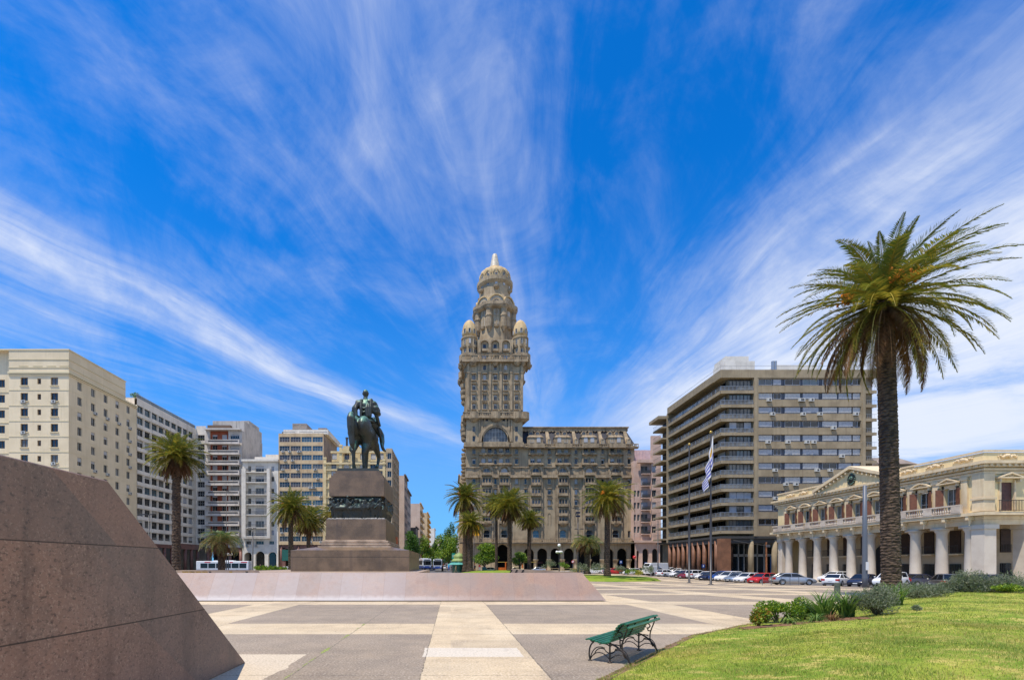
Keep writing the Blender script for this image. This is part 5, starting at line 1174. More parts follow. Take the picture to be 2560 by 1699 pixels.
class Bld:
    def __init__(s, loc, label, cat='building', name='apartment_building', group=None): s.e = base(name, loc, label, cat, group); s.w = []; s.rn = random.Random(hash(label) % 1000 if False else len(label) * 13 + int(loc[1])); s.na = 0
    def put(s, mb, name, mat=None, smooth=False, par=None):
        o = mb.build(name, mat, None, smooth); l = s.e['_base']
        me = o.data; me.transform(Matrix.Translation((-l[0], -l[1], -l[2]))); setp(o, par or s.e); return o
    def win(s, p, rz, me, name='window'): s.w.append((p, rz, me, name))
    def ac(s, p, rz): s.na += 1; inst('air_conditioner', ACM, s.e, p, rz)
    def done(s):
        """the hundred windows that show largest are parts; any more become one mass part"""
        by = {}
        for q in s.w: by.setdefault(q[3], []).append(q)
        for nm, L in by.items():
            def size(q): b = q[2].vertices; d = max(1, q[0][1]); xs = [v.co.x for v in b]; zs = [v.co.z for v in b]; return (max(xs)-min(xs))*(max(zs)-min(zs)) / d**2
            L.sort(key=lambda q: -size(q)); l = s.e['_base']
            for p, rz, me, _ in L[:100]: inst(nm, me, s.e, p, rz)
            if len(L) > 100:
                mb = MB()
                for p, rz, me, _ in L[100:]:
                    o_ = len(mb.v); c, sn = math.cos(rz), math.sin(rz)
                    for v in me.vertices: mb.v.append((p[0]-l[0]+v.co.x*c-v.co.y*sn, p[1]-l[1]+v.co.x*sn+v.co.y*c, p[2]-l[2]+v.co.z))
                    for f in me.polygons: mb.mat(me.materials[f.material_index]); mb.fi([o_+i for i in f.vertices])
                o = mb.build(nm, None, None, fix=False); o['kind'] = 'stuff'; setp(o, s.e)
RZ = {'-y': 0.0, '+x': R(90), '-x': R(-90)}
def frm(face, at_):
    """(origin, u, n) of a facade plane: u is the world x or y axis so that u reads in metres of that axis"""
    return {'-y': ((0, at_, 0), (1, 0, 0), (0, -1, 0)), '+x': ((at_, 0, 0), (0, 1, 0), (1, 0, 0)), '-x': ((at_, 0, 0), (0, 1, 0), (-1, 0, 0))}[face]
def wp(face, at_, u, w, z): o, U, N = frm(face, at_); return (o[0]+U[0]*u+N[0]*w, o[1]+U[1]*u+N[1]*w, z)
def rwin(rn, w, h, kinds, **k):
    q = rn.choice(kinds)
    return {'d': lambda: win_mesh(w, h, m_gl, **k), 'h': lambda: win_mesh(w, h, m_gl, blind=.5, **k), 'b': lambda: win_mesh(w, h, m_gl, blind=.9, **k), 'c': lambda: win_mesh(w, h, m_glc, **k), 'u': lambda: win_mesh(w, h, m_glb, **k), 'g': lambda: win_mesh(w, h, m_gl, blind=.9, bm_=m_bl_g, **k), 'q': lambda: win_mesh(w, h, m_gl, blind=.3, **k), 't': lambda: win_mesh(w, h, m_glt, **k)}[q]()
# ---- cream hotel, left
m_cream_w = M('cream_render', S(224,206,172), S(212,194,160), .25, .8, .1, 30, streak=S(184,170,138), sk=.35)
m_cream_t = M('cream_trim', S(214,200,164), r=.8)
B = Bld((-85, 108, tz(98)), 'cream rendered hotel block with rows of small square windows above the granite wall', name='hotel_building')
zr = [39.2 - 3.155*k for k in range(12)]; ZT = 45.7
cA = [(X(158/2.614, 98), 1.5, 1.6), (X(256/2.614, 98), .75, 1.15), (X(355/2.614, 98), 1.5, 1.6)]
holes = [(u-w/2, u+w/2, z-h/2, z+h/2) for z in zr for u, w, h in cA]
mb = MB(); mb.frame(*frm('-y', 98)); xl = X(22, 98); mb.wall(xl, -78, tz(98), ZT, holes, 0, .32)
hs2 = [(X(3,99.2)-.8+i*-3, X(3,99.2)+.75+i*-3, z-.8, z+.8) for z in zr for i in range(2)]; mb.wall(-104, xl, tz(98), ZT, hs2, -1.2, .3); mb.face(((xl,0,tz(98)),(xl,-1.2,tz(98)),(xl,-1.2,ZT),(xl,0,ZT)))
mb.frame(*frm('+x', -78)); ys = [100.9+3.8*i for i in range(5)]
hs = [(y-.62, y+.62, z-.88, z+.85) for z in zr for y in ys]; mb.wall(98, 119.2, tz(98), 41.0, hs, 0, .3); mb.wall(98, 115.1, 41.0, ZT, [], 0)
mb.fr = None; mb.face(((-104,98,ZT),(-78,98,ZT),(-78,115.1,ZT),(-104,115.1,ZT))); mb.face(((-104,115.1,41),(-78,115.1,41),(-78,115.1,ZT),(-104,115.1,ZT))); mb.face(((-104,119.2,tz(98)),(-78,119.2,tz(98)),(-78,119.2,41),(-104,119.2,41))); mb.face(((-104,115.1,41),(-78,115.1,41),(-78,119.2,41),(-104,119.2,41)))
B.put(mb, 'wall', m_cream_w)
mb = MB()
for z, h, pr in ((43.6,.13,.10),(41.95,.13,.10),(40.75,.35,.32),(40.42,.2,.18)):
    mb.box(xl-.02, -78+pr, 98-pr, 98-.003, z, z+h); mb.box(-78+.003, -78+pr, 98, 119.2 if z < 41 else 115.1, z, z+h)
for z in zr: mb.box(xl-.02, -78+.06, 98-.07, 98-.003, z-1.85, z-1.72); mb.box(-78+.003, -78+.03, 98, 119.2, z-1.82, z-1.76); mb.box(-104, xl-.03, 99.1, 99.197, z-1.85, z-1.72)
mb.box(-104, -78+.12, 97.88, 98-.003, ZT-.18, ZT+.06); mb.box(-78+.003, -78+.12, 98, 115.2, ZT-.18, ZT+.06)
B.put(mb, 'string_course', m_cream_t)
for z in zr:
    for i, (u, w, h) in enumerate(cA):
        B.win((u, 98+.24, z-h/2), 0, rwin(B.rn, w, h, 'ddddc', frame=m_frbr, nv=1)); 
        if w > 1: mb = MB(); mb.box(u-w/2-.14, u+w/2+.14, 97.82, 97.997, z-h/2-.2, z-h/2-.06); B.put(mb, 'sill', m_cream_t)
    for i, y in enumerate(ys): B.win((-78-.22, y, z-.88), R(90), rwin(B.rn, 1.24, 1.73, 'ddcdhq', frame=m_frw, nv=1))
    B.win((hs2[0][0]+.78, 99.45, z-.8), 0, win_mesh(1.55, 1.6, m_gl, m_frbr))
for k, c in ((1, 0), (1, 2), (3, 0), (5, 2), (7, 0)): B.ac((cA[c][0], 97.99, zr[k]-1.35), 0)
for k, i in ((1,1),(1,2),(1,3),(1,4),(4,4),(2,4),(5,1),(5,2),(6,4),(3,4)): B.ac((-77.99, ys[i]+.4, zr[k]-1.5), R(90))
mb = MB(); [mb.box(x, x+1.9, 97.9, 97.99, 42.25, 42.37) for x in (-88.2, -85.3, -82.5, -79.9)]; [mb.box(-77.99, -77.93, y, y+2, 42.0, 42.1) for y in (100, 105, 110)]; B.put(mb, 'vent_slot', m_cream_t)
B.done()
# ---- white grid block further along
m_grid = M('white_render', S(228,220,206), S(212,204,190), .3, .8, streak=S(160,152,140), sk=.4); m_rbrown = M('red_brown_stone', S(128,88,76), S(104,72,62), .8, .6)
B = Bld((-80, 133, tz(119)), 'long white apartment block with a grid of windows over a red-brown colonnade'); zf = [40.7 - 2.86*k for k in range(12)]
mb = MB(); mb.frame(*frm('+x', -78)); cols = [120.6 + 2.93*i for i in range(9)]
holes = [(y-1.28, y+1.28, z-.98, z+.82) for z in zf for y in cols]; b0 = 7.9
mb.wall(119.3, 147, b0, 43.3, holes, 0, .5); mb.fr = None; mb.box(-92, -78.001, 119.3, 160, 43.25, 43.3); mb.box(-92, -78.6, 119.3, 158, tz(119), 43.2, skip='X')
B.put(mb, 'wall', m_grid)
mb = MB()
for z in zf:
    mb.box(-77.997, -77.55, 125.1, 135.2, z-1.95, z-1.0); mb.box(-77.997, -77.85, 119.3, 125.1, z-1.9, z-1.05); mb.box(-77.997, -77.85, 135.2, 147, z-1.9, z-1.05)
B.put(mb, 'balcony_band', m_grid)
for r_, z in enumerate(zf):
    for i, y in enumerate(cols): B.win((-78.42, y, z-.98), R(90), rwin(B.rn, 2.56, 1.8, 'uuu' if r_ < 2 else 'dddcudgq', frame=m_frd, nv=1, nh=1))
mb = MB(); mb.frame(*frm('-y', 147)); mb.wall(-77.99, -75, b0, 44.2, [(-77.6, -75.4, z-.95, z+.75) for z in zf], 0, .4); B.put(mb, 'end_wall', m_grid)
for z in zf: B.win((-76.5, 147.35, z-.95), 0, win_mesh(2.2, 1.7, m_gl, m_frw, 2, 1))
mb = MB()
for i in range(16): y = 119.6 + 1.85*i; mb.tube([(-78.3, y, 43.3), (-78.3, y, 44.4)], .03, 4)
mb.tube([(-78.3, 119.5, 44.4), (-78.3, 147, 44.4)], .035, 4); B.put(mb, 'roof_railing', m_frw)
mb = MB(); mb.box(-78.33, -78.3, 119.5, 147, 43.35, 44.3); B.put(mb, 'roof_glass_screen', m_glb)
mb = MB(); mb.box(-78.5, -77.6, 119.3, 150, 6.3, 7.89); B.put(mb, 'beam', m_rbrown)
for i in range(9): mb = MB(); y = 120.5 + 3.4*i; mb.lathe((-78, y, tz(125)-.2), [(.45,0),(.42,6.8)], 10); B.put(mb, 'column', m_rbrown, True)
mb = MB(); mb.box(-78.35, -78.3, 119.4, 147, 7.95, 9.0); B.put(mb, 'balcony_glass', m_glc)
B.done()
for k, (y, h, lab) in enumerate(((121.2, 2.2, 'potted roof shrub at the near end of the white block roof'), (126, 1.1, 'low roof shrub behind the glass screen of the white block'))): shrub('roof_shrub', lab, CX + (-79.6)/y*F, y, 3.2, h, 60+k, m_pit, 700, .25, .5, False, gz=43.3)
# ---- generic frontal block on the east side
def side_x(mb, x, y0, y1, z0, z1): mb.face(((x,y0,z0),(x,y1,z0),(x,y1,z1),(x,y0,z1)))
c2x = lambda c, d=145: X(480 + c/3.733, d); c2z = lambda c, d=145: Z(1020 + c/3.733, d)
# red-balcony block
m_wht = M('pale_render', S(206,198,188), S(186,178,168), .4, .8, streak=S(150,142,132), sk=.5); m_redw = M('brick_red_render', S(160,86,60), S(140,72,52), .6, .8); m_party = M('party_wall', S(186,180,172), S(150,146,140), .22, .9, streak=S(110,106,102), sk=.7)
B = Bld((-69, 150, tz(145)), 'tall apartment block with white balconies on brick-red walls'); x0, x1, zt = c2x(125), c2x(462), c2z(205)
mb = MB(); zc = [c2z(c) for c in (263,360,456,550,645,740,835,928,1022,1115)]; xa, xb, xc = c2x(160), c2x(335), c2x(350)
mb.frame(*frm('-y', 145)); holes = [(x-.75, x+.75, z-1.0, z+.75) for z in zc for x in (c2x(200), c2x(290))]; mb.mat(m_redw).wall(xa, xb, 7, zt, holes, -.9, .2)
mb.mat(m_wht); mb.wall(x0, xa, 7, zt, [], -.3); mb.wall(xb, x1, 7, zt, [(c2x(395)-1.35, c2x(395)+1.35, z-.7, z+.75) for z in zc], -.3, .3)
for x in (xa, xb): mb.face(((x,-.3,7),(x,-.9,7),(x,-.9,zt),(x,-.3,zt)))
B.put(mb, 'facade', None)
mb = MB(); side_x(mb, x1, 145.3, 161, 0, zt); mb.face(((x0,145.3,zt),(x1,145.3,zt),(x1,161,zt),(x0,161,zt))); B.put(mb, 'party_wall', m_party)
mb = MB(); mb.box(c2x(155), X(613, 148), 147.5, 161, zt+.01, c2z(95), skip='b'); mb.box(X(596,150), X(616,150), 152, 160, c2z(95), c2z(70)+.6); B.put(mb, 'penthouse', m_party)
mb = MB(); mb.box(x0, x1, 144.2, 145.29, zt-.02, zt+.45); B.put(mb, 'roof_slab', m_wht); mb = MB(); mb.box(c2x(125), c2x(340), 146.2, 147.4, zt+.5, zt+1.9); B.put(mb, 'roof_terrace', m_frbr)
for z in zc:
    mb = MB(); mb.box(c2x(135), c2x(452), 144.1, 144.25, z-2.35, z-1.15); mb.box(c2x(130), c2x(455), 144.0, 145.28, z-2.5, z-2.36); B.put(mb, 'balcony', m_wht)
    mb = MB(); mb.box(c2x(165), c2x(440), 144.06, 144.09, z-1.75, z-1.4); B.put(mb, 'balcony_grille', m_frd)
    for x in (c2x(200), c2x(290)): B.win((x, 146.05, z-1.0), 0, rwin(B.rn, 1.5, 1.75, 'bbdhq'))
    B.win((c2x(395), 145.55, z-.7), 0, rwin(B.rn, 2.7, 1.45, 'dcbq', nv=3))
mb = MB(); mb.box(x0, x1, 145.2, 146, 5.6, 6.99); B.put(mb, 'beam', m_rbrown)
for i in range(4): mb = MB(); mb.lathe((x0+.6+3.3*i, 145.5, tz(145)-.2), [(.5,0),(.46,5.9)], 10); B.put(mb, 'column', m_rbrown, True)
mb = MB(); mb.box(x0, x1, 150, 150.2, tz(145), 7); B.put(mb, 'shop_front', m_gl); B.done()
# white art deco block
B = Bld((-57.7, 150, tz(145)), 'white art deco block with a framed stack of balconies above three arches'); x0, x1, zt = c2x(470), c2x(805), c2z(495); m_deco = M('white_deco', S(222,216,204), S(204,198,186), .5, .75, streak=S(160,152,140), sk=.4)
zc = [c2z(c) for c in (560,655,768,860,955,1075,1155)]; cxm = c2x(632)
holes = [(cxm-1.3, cxm+1.3, z-1.1, z+.8) for z in zc] + [(c2x(537)-.5, c2x(537)+.5, z-1.0, z+.7) for z in zc] + [(c2x(752)-.45, c2x(752)+.45, z-.9, z+.6) for z in zc] + [(c2x(c)-.75, c2x(c)+.75, c2z(1270), c2z(1238)) for c in (527, 742)] + [(cxm-1.2, cxm+1.2, c2z(1270), c2z(1238))]
mb = MB(); mb.frame(*frm('-y', 145)); zA = c2z(1310); mb.wall(x0, x1, zA, zt, holes, 0, .35)
pts = [x0, c2x(575), c2x(695), x1]; 
for a, b in zip(pts, pts[1:]): mb.arch_hole_wall(a, b, tz(145), zA, (a+b)/2, (b-a)/2-.55, c2z(1365)-.4, 0, .8)
mb.fr = None; side_x(mb, x1, 145, 160, 0, zt); side_x(mb, x0, 145, 160, 0, zt); mb.face(((x0,145,zt),(x1,145,zt),(x1,160,zt),(x0,160,zt))); B.put(mb, 'wall', m_deco)
mb = MB(); mb.box(c2x(480), c2x(518), 143.6, 144.997, c2z(1205), c2z(570)); mb.box(c2x(714), c2x(742), 143.6, 144.997, c2z(1205), c2z(570)); mb.box(c2x(480), c2x(742), 143.62, 144.99, c2z(1205)-.3, c2z(1205)); mb.box(x0, x1+.2, 144.2, 144.99, zt-.1, zt+.5); mb.box(c2x(560), x1, 147, 160, zt, c2z(440)); mb.box(c2x(640), x1, 149, 160, c2z(440)+.01, c2z(403)); B.put(mb, 'projecting_frame', m_deco)
for k, z in enumerate(zc):
    B.win((cxm, 145.28, z-1.1), 0, rwin(B.rn, 2.6, 1.9, 'bcqh', nv=2)); B.win((c2x(537), 145.28, z-1.0), 0, rwin(B.rn, 1.0, 1.7, 'dcd')); B.win((c2x(752), 145.28, z-.9), 0, rwin(B.rn, .9, 1.5, 'bdg'))
    mb = MB(); mb.box(c2x(519), c2x(713), 143.75, 144.99, z-1.5, z-1.25); B.put(mb, 'balcony', m_deco)
    mb = MB(); [mb.box(c2x(519)+.25*i, c2x(519)+.25*i+.04, 143.85, 143.89, z-1.25, z-.35) for i in range(29)]; mb.box(c2x(519), c2x(713), 143.83, 143.9, z-.36, z-.3); B.put(mb, 'balcony_railing', m_frd)
for c in (527, 632, 742): B.win((c2x(c), 145.28, c2z(1270)), 0, win_mesh(2.4 if c == 632 else 1.5, 1.06, m_gl, m_frw, 2))
B.ac((c2x(515), 144.99, c2z(1290)), 0); B.ac((c2x(600), 144.99, c2z(1290)), 0); mb = MB(); mb.box(x0, x1, 150, 150.2, 0, 9); B.put(mb, 'shop_front', m_gl); B.done()
# beige banded block
m_beige = M('beige_panel', S(204,180,142), S(186,160,124), .5, .8, streak=S(140,116,88), sk=.45); m_brw = M('brown_party_wall', S(150,136,124), S(122,110,100), .3, .9)
B = Bld((-45, 150, tz(145)), 'beige banded office block with many air conditioners, between the white arches and the monument'); x0, x1, zt = c2x(808), c2x(1228), c2z(235)
zc = [c2z(290 + 84.2*k) for k in range(12)]; seg = [x0+.15 + i*(x1-x0-.3)/4 for i in range(5)]
holes = [(a+.12, b-.12, z-.82, z+.78) for z in zc for a, b in zip(seg, seg[1:])]; mb = MB(); mb.frame(*frm('-y', 145)); mb.wall(x0, x1, c2z(1272), zt, holes, 0, .25); mb.fr = None
side_x(mb, x0, 145, 162, 0, zt); mb.face(((x0,145,zt),(x1,145,zt),(x1,162,zt),(x0,162,zt))); B.put(mb, 'wall', m_beige)
mb = MB(); side_x(mb, x1, 145.02, 162, 0, zt); B.put(mb, 'party_wall', m_brw)
mb = MB(); mb.box(c2x(842), c2x(1262), 146, 162, zt+.01, c2z(190)); B.put(mb, 'setback_storey', m_deco); mb = MB(); mb.box(c2x(907), c2x(1040), 148, 160, c2z(190)+.01, c2z(115)); mb.box(c2x(1135), c2x(1215), 150, 156, c2z(190)+.01, c2z(140)); B.put(mb, 'penthouse', m_brw)
for c in (942, 1010): B.win((c2x(c), 147.98, c2z(165)), 0, win_mesh(1.9, 1.3, m_gl, m_frw, 0))
for c in (890, 1055, 1190): B.win((c2x(c), 145.98, c2z(232)), 0, win_mesh(4.0, .7, m_glc, m_frw, 2))
mb = MB(); mb.tube([(c2x(1345), 160, 33), (c2x(1345), 160, c2z(165))], .35, 8); mb.tube([(c2x(1345), 160, c2z(165)), (c2x(1345), 160, c2z(160)+.3)], .5, 8); B.put(mb, 'flue', m_frd)
for r_, z in enumerate(zc):
    for i, (a, b) in enumerate(zip(seg, seg[1:])): B.win(((a+b)/2, 145.2, z-.82), 0, rwin(B.rn, b-a-.24, 1.6, 'tttd' if i < 2 else ('uuc' if r_ < 9 else 'tcd'), nv=3, nh=1))
    if r_ > 0:
        for k in range(B.rn.randint(2, 4)): B.ac((B.rn.uniform(x0+.6, x1-.6), 144.99, z-1.25), 0)
mb = MB(); mb.box(x0, x1, 145.5, 146, c2z(1310), c2z(1273)); mb.box(c2x(825), c2x(835)+1, 145.5, 146.2, 0, c2z(1300)); B.put(mb, 'beam', m_rbrown); mb = MB(); mb.box(c2x(835), c2x(900), 145.4, 145.5, c2z(1420), c2z(1318)); B.put(mb, 'green_hoarding', M('hoarding_green', (.01,.11,.09,1)))
mb = MB(); mb.box(x0, x1, 150, 150.2, 0, 9); B.put(mb, 'shop_front', m_gl)
for i in range(4): mb = MB(); mb.lathe((x0+.5+5.2*i, 145.8, 0), [(.5,0),(.5,8)], 10); B.put(mb, 'column', m_rbrown, True)
B.done()
# ornate cream corner block behind the statue
m_orn = M('ornate_cream', S(216,196,150), S(196,174,128), .5, .75, streak=S(158,136,98), sk=.4); c3x = lambda c, d=142: X(700 + c/3.016, d); c3z = lambda c, d=142: Z(940 + c/3.016, d)
B = Bld((-28, 150, tz(142)), 'cream art deco corner block with pilasters behind the bronze rider'); x0, x1, x2 = c3x(330), c3x(800), c3x(846)
zc = [c3z(600 + 68*k) for k in range(11)]; fl = [c3x(c) for c in (405, 500, 545, 620, 700, 760)]
mb = MB(); mb.frame(*frm('-y', 142)); mb.wall(x0, x1, 6, c3z(650), [(x-.75, x+.75, z-1.1, z+.9) for z in zc[1:] for x in fl], 0, .3); mb.wall(c3x(385), x1, c3z(650), c3z(565), [(x-.75, x+.75, zc[0]-.9, zc[0]+.9) for x in fl], -.8, .3); mb.wall(c3x(460), c3x(730), c3z(565), c3z(535), [], -1.2)
mb.fr = None; mb.face(((x0,142,c3z(650)),(x1,142,c3z(650)),(x1,150,c3z(650)),(x0,150,c3z(650)))); side_x(mb, x0, 142, 160, 0, c3z(650)); mb.box(c3x(430), c3x(560), 150, 160, c3z(600), c3z(475)); mb.box(c3x(458), c3x(500), 156, 158, c3z(475)+.01, c3z(420)); B.put(mb, 'wall', m_orn)
for c, t_ in ((340, 625), (460, 530), (545, 560), (668, 640), (785, 640)): mb = MB(); mb.box(c3x(c)-.4, c3x(c)+.4, 141.6, 141.99, 7, c3z(t_)); mb.box(c3x(c)-.5, c3x(c)+.5, 141.5, 142.1, c3z(t_)+.01, c3z(t_)+.5); B.put(mb, 'pilaster', m_orn)
mb = MB()
for z in (c3z(650), c3z(565)): mb.box(x0 if z < 33 else c3x(385), x1, 141.4, 141.98, z-.6, z-.1)
for z in zc[1:]: mb.box(x0, x1, 141.7, 141.98, z-1.7, z-1.3)
B.put(mb, 'cornice', m_orn)
for k, z in enumerate(zc):
    for x in fl: B.win((x, 142.22 + (.8 if k == 0 else 0), z-(.9 if k == 0 else 1.1)), 0, rwin(B.rn, 1.5, 1.8 if k == 0 else 2.0, 'bcqtb', nv=1))
mb = MB(); mb.frame(*frm('-y', 142)); zt = c3z(545); hs = [((x1+x2)/2-.5, (x1+x2)/2+.7, z-1, z+.8) for z in zc]; mb.wall(x1, x2, 0, zt, hs, 0.3, .3); mb.frame(*frm('+x', x2)); hy = [(y-1.1, y+1.1, z-1.2, z+.7) for z in [c3z(575+66*k) for k in range(12)] for y in (144.5, 148, 151.5, 155, 158.5)]; mb.wall(141.7, 161, 0, zt, hy, 0, .3); mb.fr = None; mb.face(((x1,141.7,zt),(x2,141.7,zt),(x2,161,zt),(x1,161,zt))); B.put(mb, 'corner_wall', M('tan_render', S(184,164,132), S(160,140,112), .4, .8))
for h in hs: B.win(((h[0]+h[1])/2, 141.95, h[2]), 0, win_mesh(1.2, 1.8))
for h in hy: B.win((x2-.25, (h[0]+h[1])/2, h[2]), R(90), rwin(B.rn, 2.2, 1.9, 'dgtd', nv=2))
mb = MB(); mb.box(x2+.01, x2+.35, 150, 155, 4.5, 10.5); B.put(mb, 'orange_banner', m_or); mb = MB(); mb.box(x0, x1, 147, 147.2, 0, 7); B.put(mb, 'shop_front', m_gl)
for c in range(7): mb = MB(); mb.box(x0+.3+2.9*c, x0+1.1+2.9*c, 142.0, 142.8, 0, 6.01); B.put(mb, 'pier', m_orn)
B.done()
# avenue, left side, receding
def avblock(label, xs, y0, y1, zt, mat_f, mat_s, rows, cols, zb=3.5, side='+x', bal=False, nm='avenue_building'):
    B = Bld((xs, y0, tz(y0)), label, name=nm, group=None); mb = MB(); mb.frame(*frm(side, xs)); dz = (zt - zb - 1) / rows; dy = (y1 - y0) / cols
    hs = [(y0+dy*(i+.5)-dy*.26, y0+dy*(i+.5)+dy*.26, zb+dz*k+.6, zb+dz*k+dz*.78) for k in range(rows) for i in range(cols)]; mb.wall(y0, y1, tz(y0)-.3, zt, hs, 0, .3); B.put(mb, 'street_front', mat_s)
    s = -1 if side == '+x' else 1; mb = MB(); mb.box(min(xs+s*.01, xs+s*14), max(xs+s*.01, xs+s*14), y0-.01, y1, tz(y0)-.3, zt-.01); B.put(mb, 'end_wall', mat_f)
    for h in hs: B.win((xs + s*.25, (h[0]+h[1])/2, h[2]), RZ[side], rwin(B.rn, round(h[1]-h[0], 2), round(h[3]-h[2], 2), 'ddcg'))
    if bal:
        for k in range(rows): mb = MB(); mb.box(min(xs, xs-s*1.0), max(xs, xs-s*1.0), y0+1, y1-1, zb+dz*k, zb+dz*k+.9); B.put(mb, 'balcony', mat_s)
    mb = MB(); mb.box(min(xs-s*.5, xs+s*.2), max(xs-s*.5, xs+s*.2), y0, y1, zt, zt+.5); B.put(mb, 'cornice', mat_s); B.done(); return B
m_pk = M('pinkish_render', S(212,190,172), S(196,172,154), .2, .85, streak=S(170,150,136), sk=.4); m_dst = M('dark_grey_stone', S(128,120,114), S(92,86,82), .5, .85); m_yel = M('ochre_edge', S(214,170,90), S(190,150,80), .5, .8)  # the second is a dark grey stone tone for some avenue fronts
avblock('tall narrow building with blank pinkish end wall, first beyond the cream corner block', X(1011, 166), 166, 178, Z(1188, 166), m_pk, m_dst, 9, 4); avblock('dark ornate sooty building in the avenue, second beyond the cream corner block', X(1012, 179)+.6, 179, 198, Z(1222, 179), m_wht, m_dst, 7, 5)
avblock('cream building with stacked round balconies in the avenue', X(1050, 214), 214, 236, Z(1258, 214), m_pk, m_beige, 8, 5, bal=True); avblock('low grey building with a rounded front half hidden by avenue trees', X(1040, 200), 199, 213, Z(1318, 200), m_dst, m_dst, 4, 3)
avblock('slim building with an ochre edge at the far left of the avenue', X(1068, 262), 262, 290, Z(1281, 262), m_beige, m_yel, 9, 5, bal=True); avblock('far pale building closing the avenue on its left', X(1086, 420), 420, 450, Z(1320, 420), m_deco, m_wht, 6, 4); avblock('farthest small pale building in the avenue', X(1102, 560), 560, 600, Z(1345, 560), m_pk, m_wht, 5, 4)
avblock('pale narrow building peeping out left of the tower palace', 3.2, 172, 190, Z(1188, 172), m_beige, m_beige, 9, 4, side='-x')
for i in range(5): avblock(['first low building beyond the palace on the right of the avenue', 'second building on the right of the avenue', 'third building on the right of the avenue', 'fourth building on the right of the avenue', 'last building on the right of the avenue'][i], 4.2, 196+48*i, 238+48*i, 18+3*(i % 2), m_beige, m_wht, 5, 6, side='-x')
# ---- tower palace (the tall palace with domed tower)
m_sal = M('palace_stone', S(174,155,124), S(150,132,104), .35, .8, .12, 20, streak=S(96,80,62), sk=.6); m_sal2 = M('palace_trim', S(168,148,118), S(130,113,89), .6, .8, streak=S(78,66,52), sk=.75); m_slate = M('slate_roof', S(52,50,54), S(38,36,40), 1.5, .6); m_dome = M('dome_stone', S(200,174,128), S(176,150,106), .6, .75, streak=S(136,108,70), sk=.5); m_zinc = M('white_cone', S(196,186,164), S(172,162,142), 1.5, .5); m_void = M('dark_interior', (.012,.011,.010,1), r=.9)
DS = 140; sx = lambda c: X(1080 + c/3.409, DS); sz = lambda c: Z(1000 + c/3.409, DS); tx = lambda c: X(1100 + c/3.1367, DS); tZ = lambda c, d=DS: Z(600 + c/3.1367, d); U = .03422
B = Bld((29, 150, tz(140)), 'huge ornate tan stone palace with a tall domed corner tower and dark mansard roof', name='palace_building'); g0 = tz(140) - .3
xL, xR = sx(290), sx(1725); zC = sz(385); zB = sz(1195); fr = frm('-y', DS)
rows = {433: 1.75, 520: 1.6, 605: 1.6, 690: 1.75, 780: 1.75, 870: 1.75, 950: 1.4, 1015: 1.6}
wide = [465, 615, 885, 1115, 1340, 1565]; small = {357: .95, 540: .8, 720: .9, 797: .65, 1000: .9, 1228: .85, 1455: .8, 1680: .8}
holes = []; ws = []
def addw(x, z, w, h, kinds, arch=False, rec=.3, **k): holes.append((x-w/2, x+w/2, z-h/2, z+h/2)); ws.append((x, z-h/2, w, h, kinds, arch, rec, k))
for c in wide:
    for r_, h in rows.items():
        if r_ in (433, 520):
            for s in (-1, 1): addw(sx(c + 28*s), sz(r_), 1.15, h, 'bbdcqh', nv=1)
        elif r_ == 605: addw(sx(c), sz(r_-2), 1.9, h, 'dcb', True, nv=1)
        else: addw(sx(c), sz(r_), 2.3, h, 'bdcqtb', nv=2, nh=1)
    addw(sx(c), sz(1138), 1.75, 2.2, 'dud', True, nv=0, nh=1)
for c, w in small.items():
    for r_ in (433, 520, 605, 690, 780, 870):
        if c == 797 and r_ < 600: continue
        addw(sx(c), sz(r_), w, 1.5, 'dbcdq', nv=0)
addw(sx(1680), sz(1140), .8, 2.0, 'd', True, nv=0)
mb = MB(); mb.frame(*fr); mb.wall(xL, xR, zB, zC, holes, 0, .35); mb.fr = None
side_x(mb, xL, DS, 168, g0, zC); side_x(mb, xR, DS, 168, g0, zC); mb.face(((xL,DS,zC),(xR,DS,zC),(xR,168,zC),(xL,168,zC))); mb.face(((xL,168,g0),(xR,168,g0),(xR,168,zC),(xL,168,zC)))
# arcade
mb.frame(*fr); pill = [770 + 113.4*i for i in range(9)]
mb.wall(xL, sx(555), g0, zB, [], 0); cbig = sx(602); mb.arch_hole_wall(sx(555), sx(770), g0, zB, cbig, 1.62, sz(1275), 0, 1.0)
for a, b in zip(pill, pill[1:]): mb.arch_hole_wall(sx(a), sx(b), g0, zB, sx((a+b)/2), 1.44, sz(1302), 0, .9)
mb.wall(sx(pill[-1]), xR, g0, zB, [], 0); mb.fr = None
B.put(mb, 'wall', m_sal)
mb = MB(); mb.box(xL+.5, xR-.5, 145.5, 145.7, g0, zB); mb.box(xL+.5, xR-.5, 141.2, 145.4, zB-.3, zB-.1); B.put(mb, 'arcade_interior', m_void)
mb = MB()
for a in pill[1:]: mb.lathe((sx(a), DS-.1, g0), [(.62,0),(.62,.8),(.5,.9),(.46,3.0),(.5,3.05),(.78,3.7),(.85,3.75),(.85,4.05)], 10)
for k, a in enumerate(pill[1:]):
    q = MB(); q.lathe((sx(a), DS-.1, g0), [(.62,0),(.62,.8),(.5,.9),(.46,2.6),(.5,2.65),(.75,3.3),(.82,3.35),(.82,3.6)], 10); B.put(q, 'column', m_sal2, True)
for k, (a, b) in enumerate(zip(pill, pill[1:])):
    if k in (1, 2, 3, 6): q = MB(); q.box(sx(a)+.9, sx(b)-.9, 144.9, 145.45, g0+2.4, g0+3.0); B.put(q, 'shop_awning', M('shop_awning', S(90,50,48)) if k == 1 else m_rbrown)
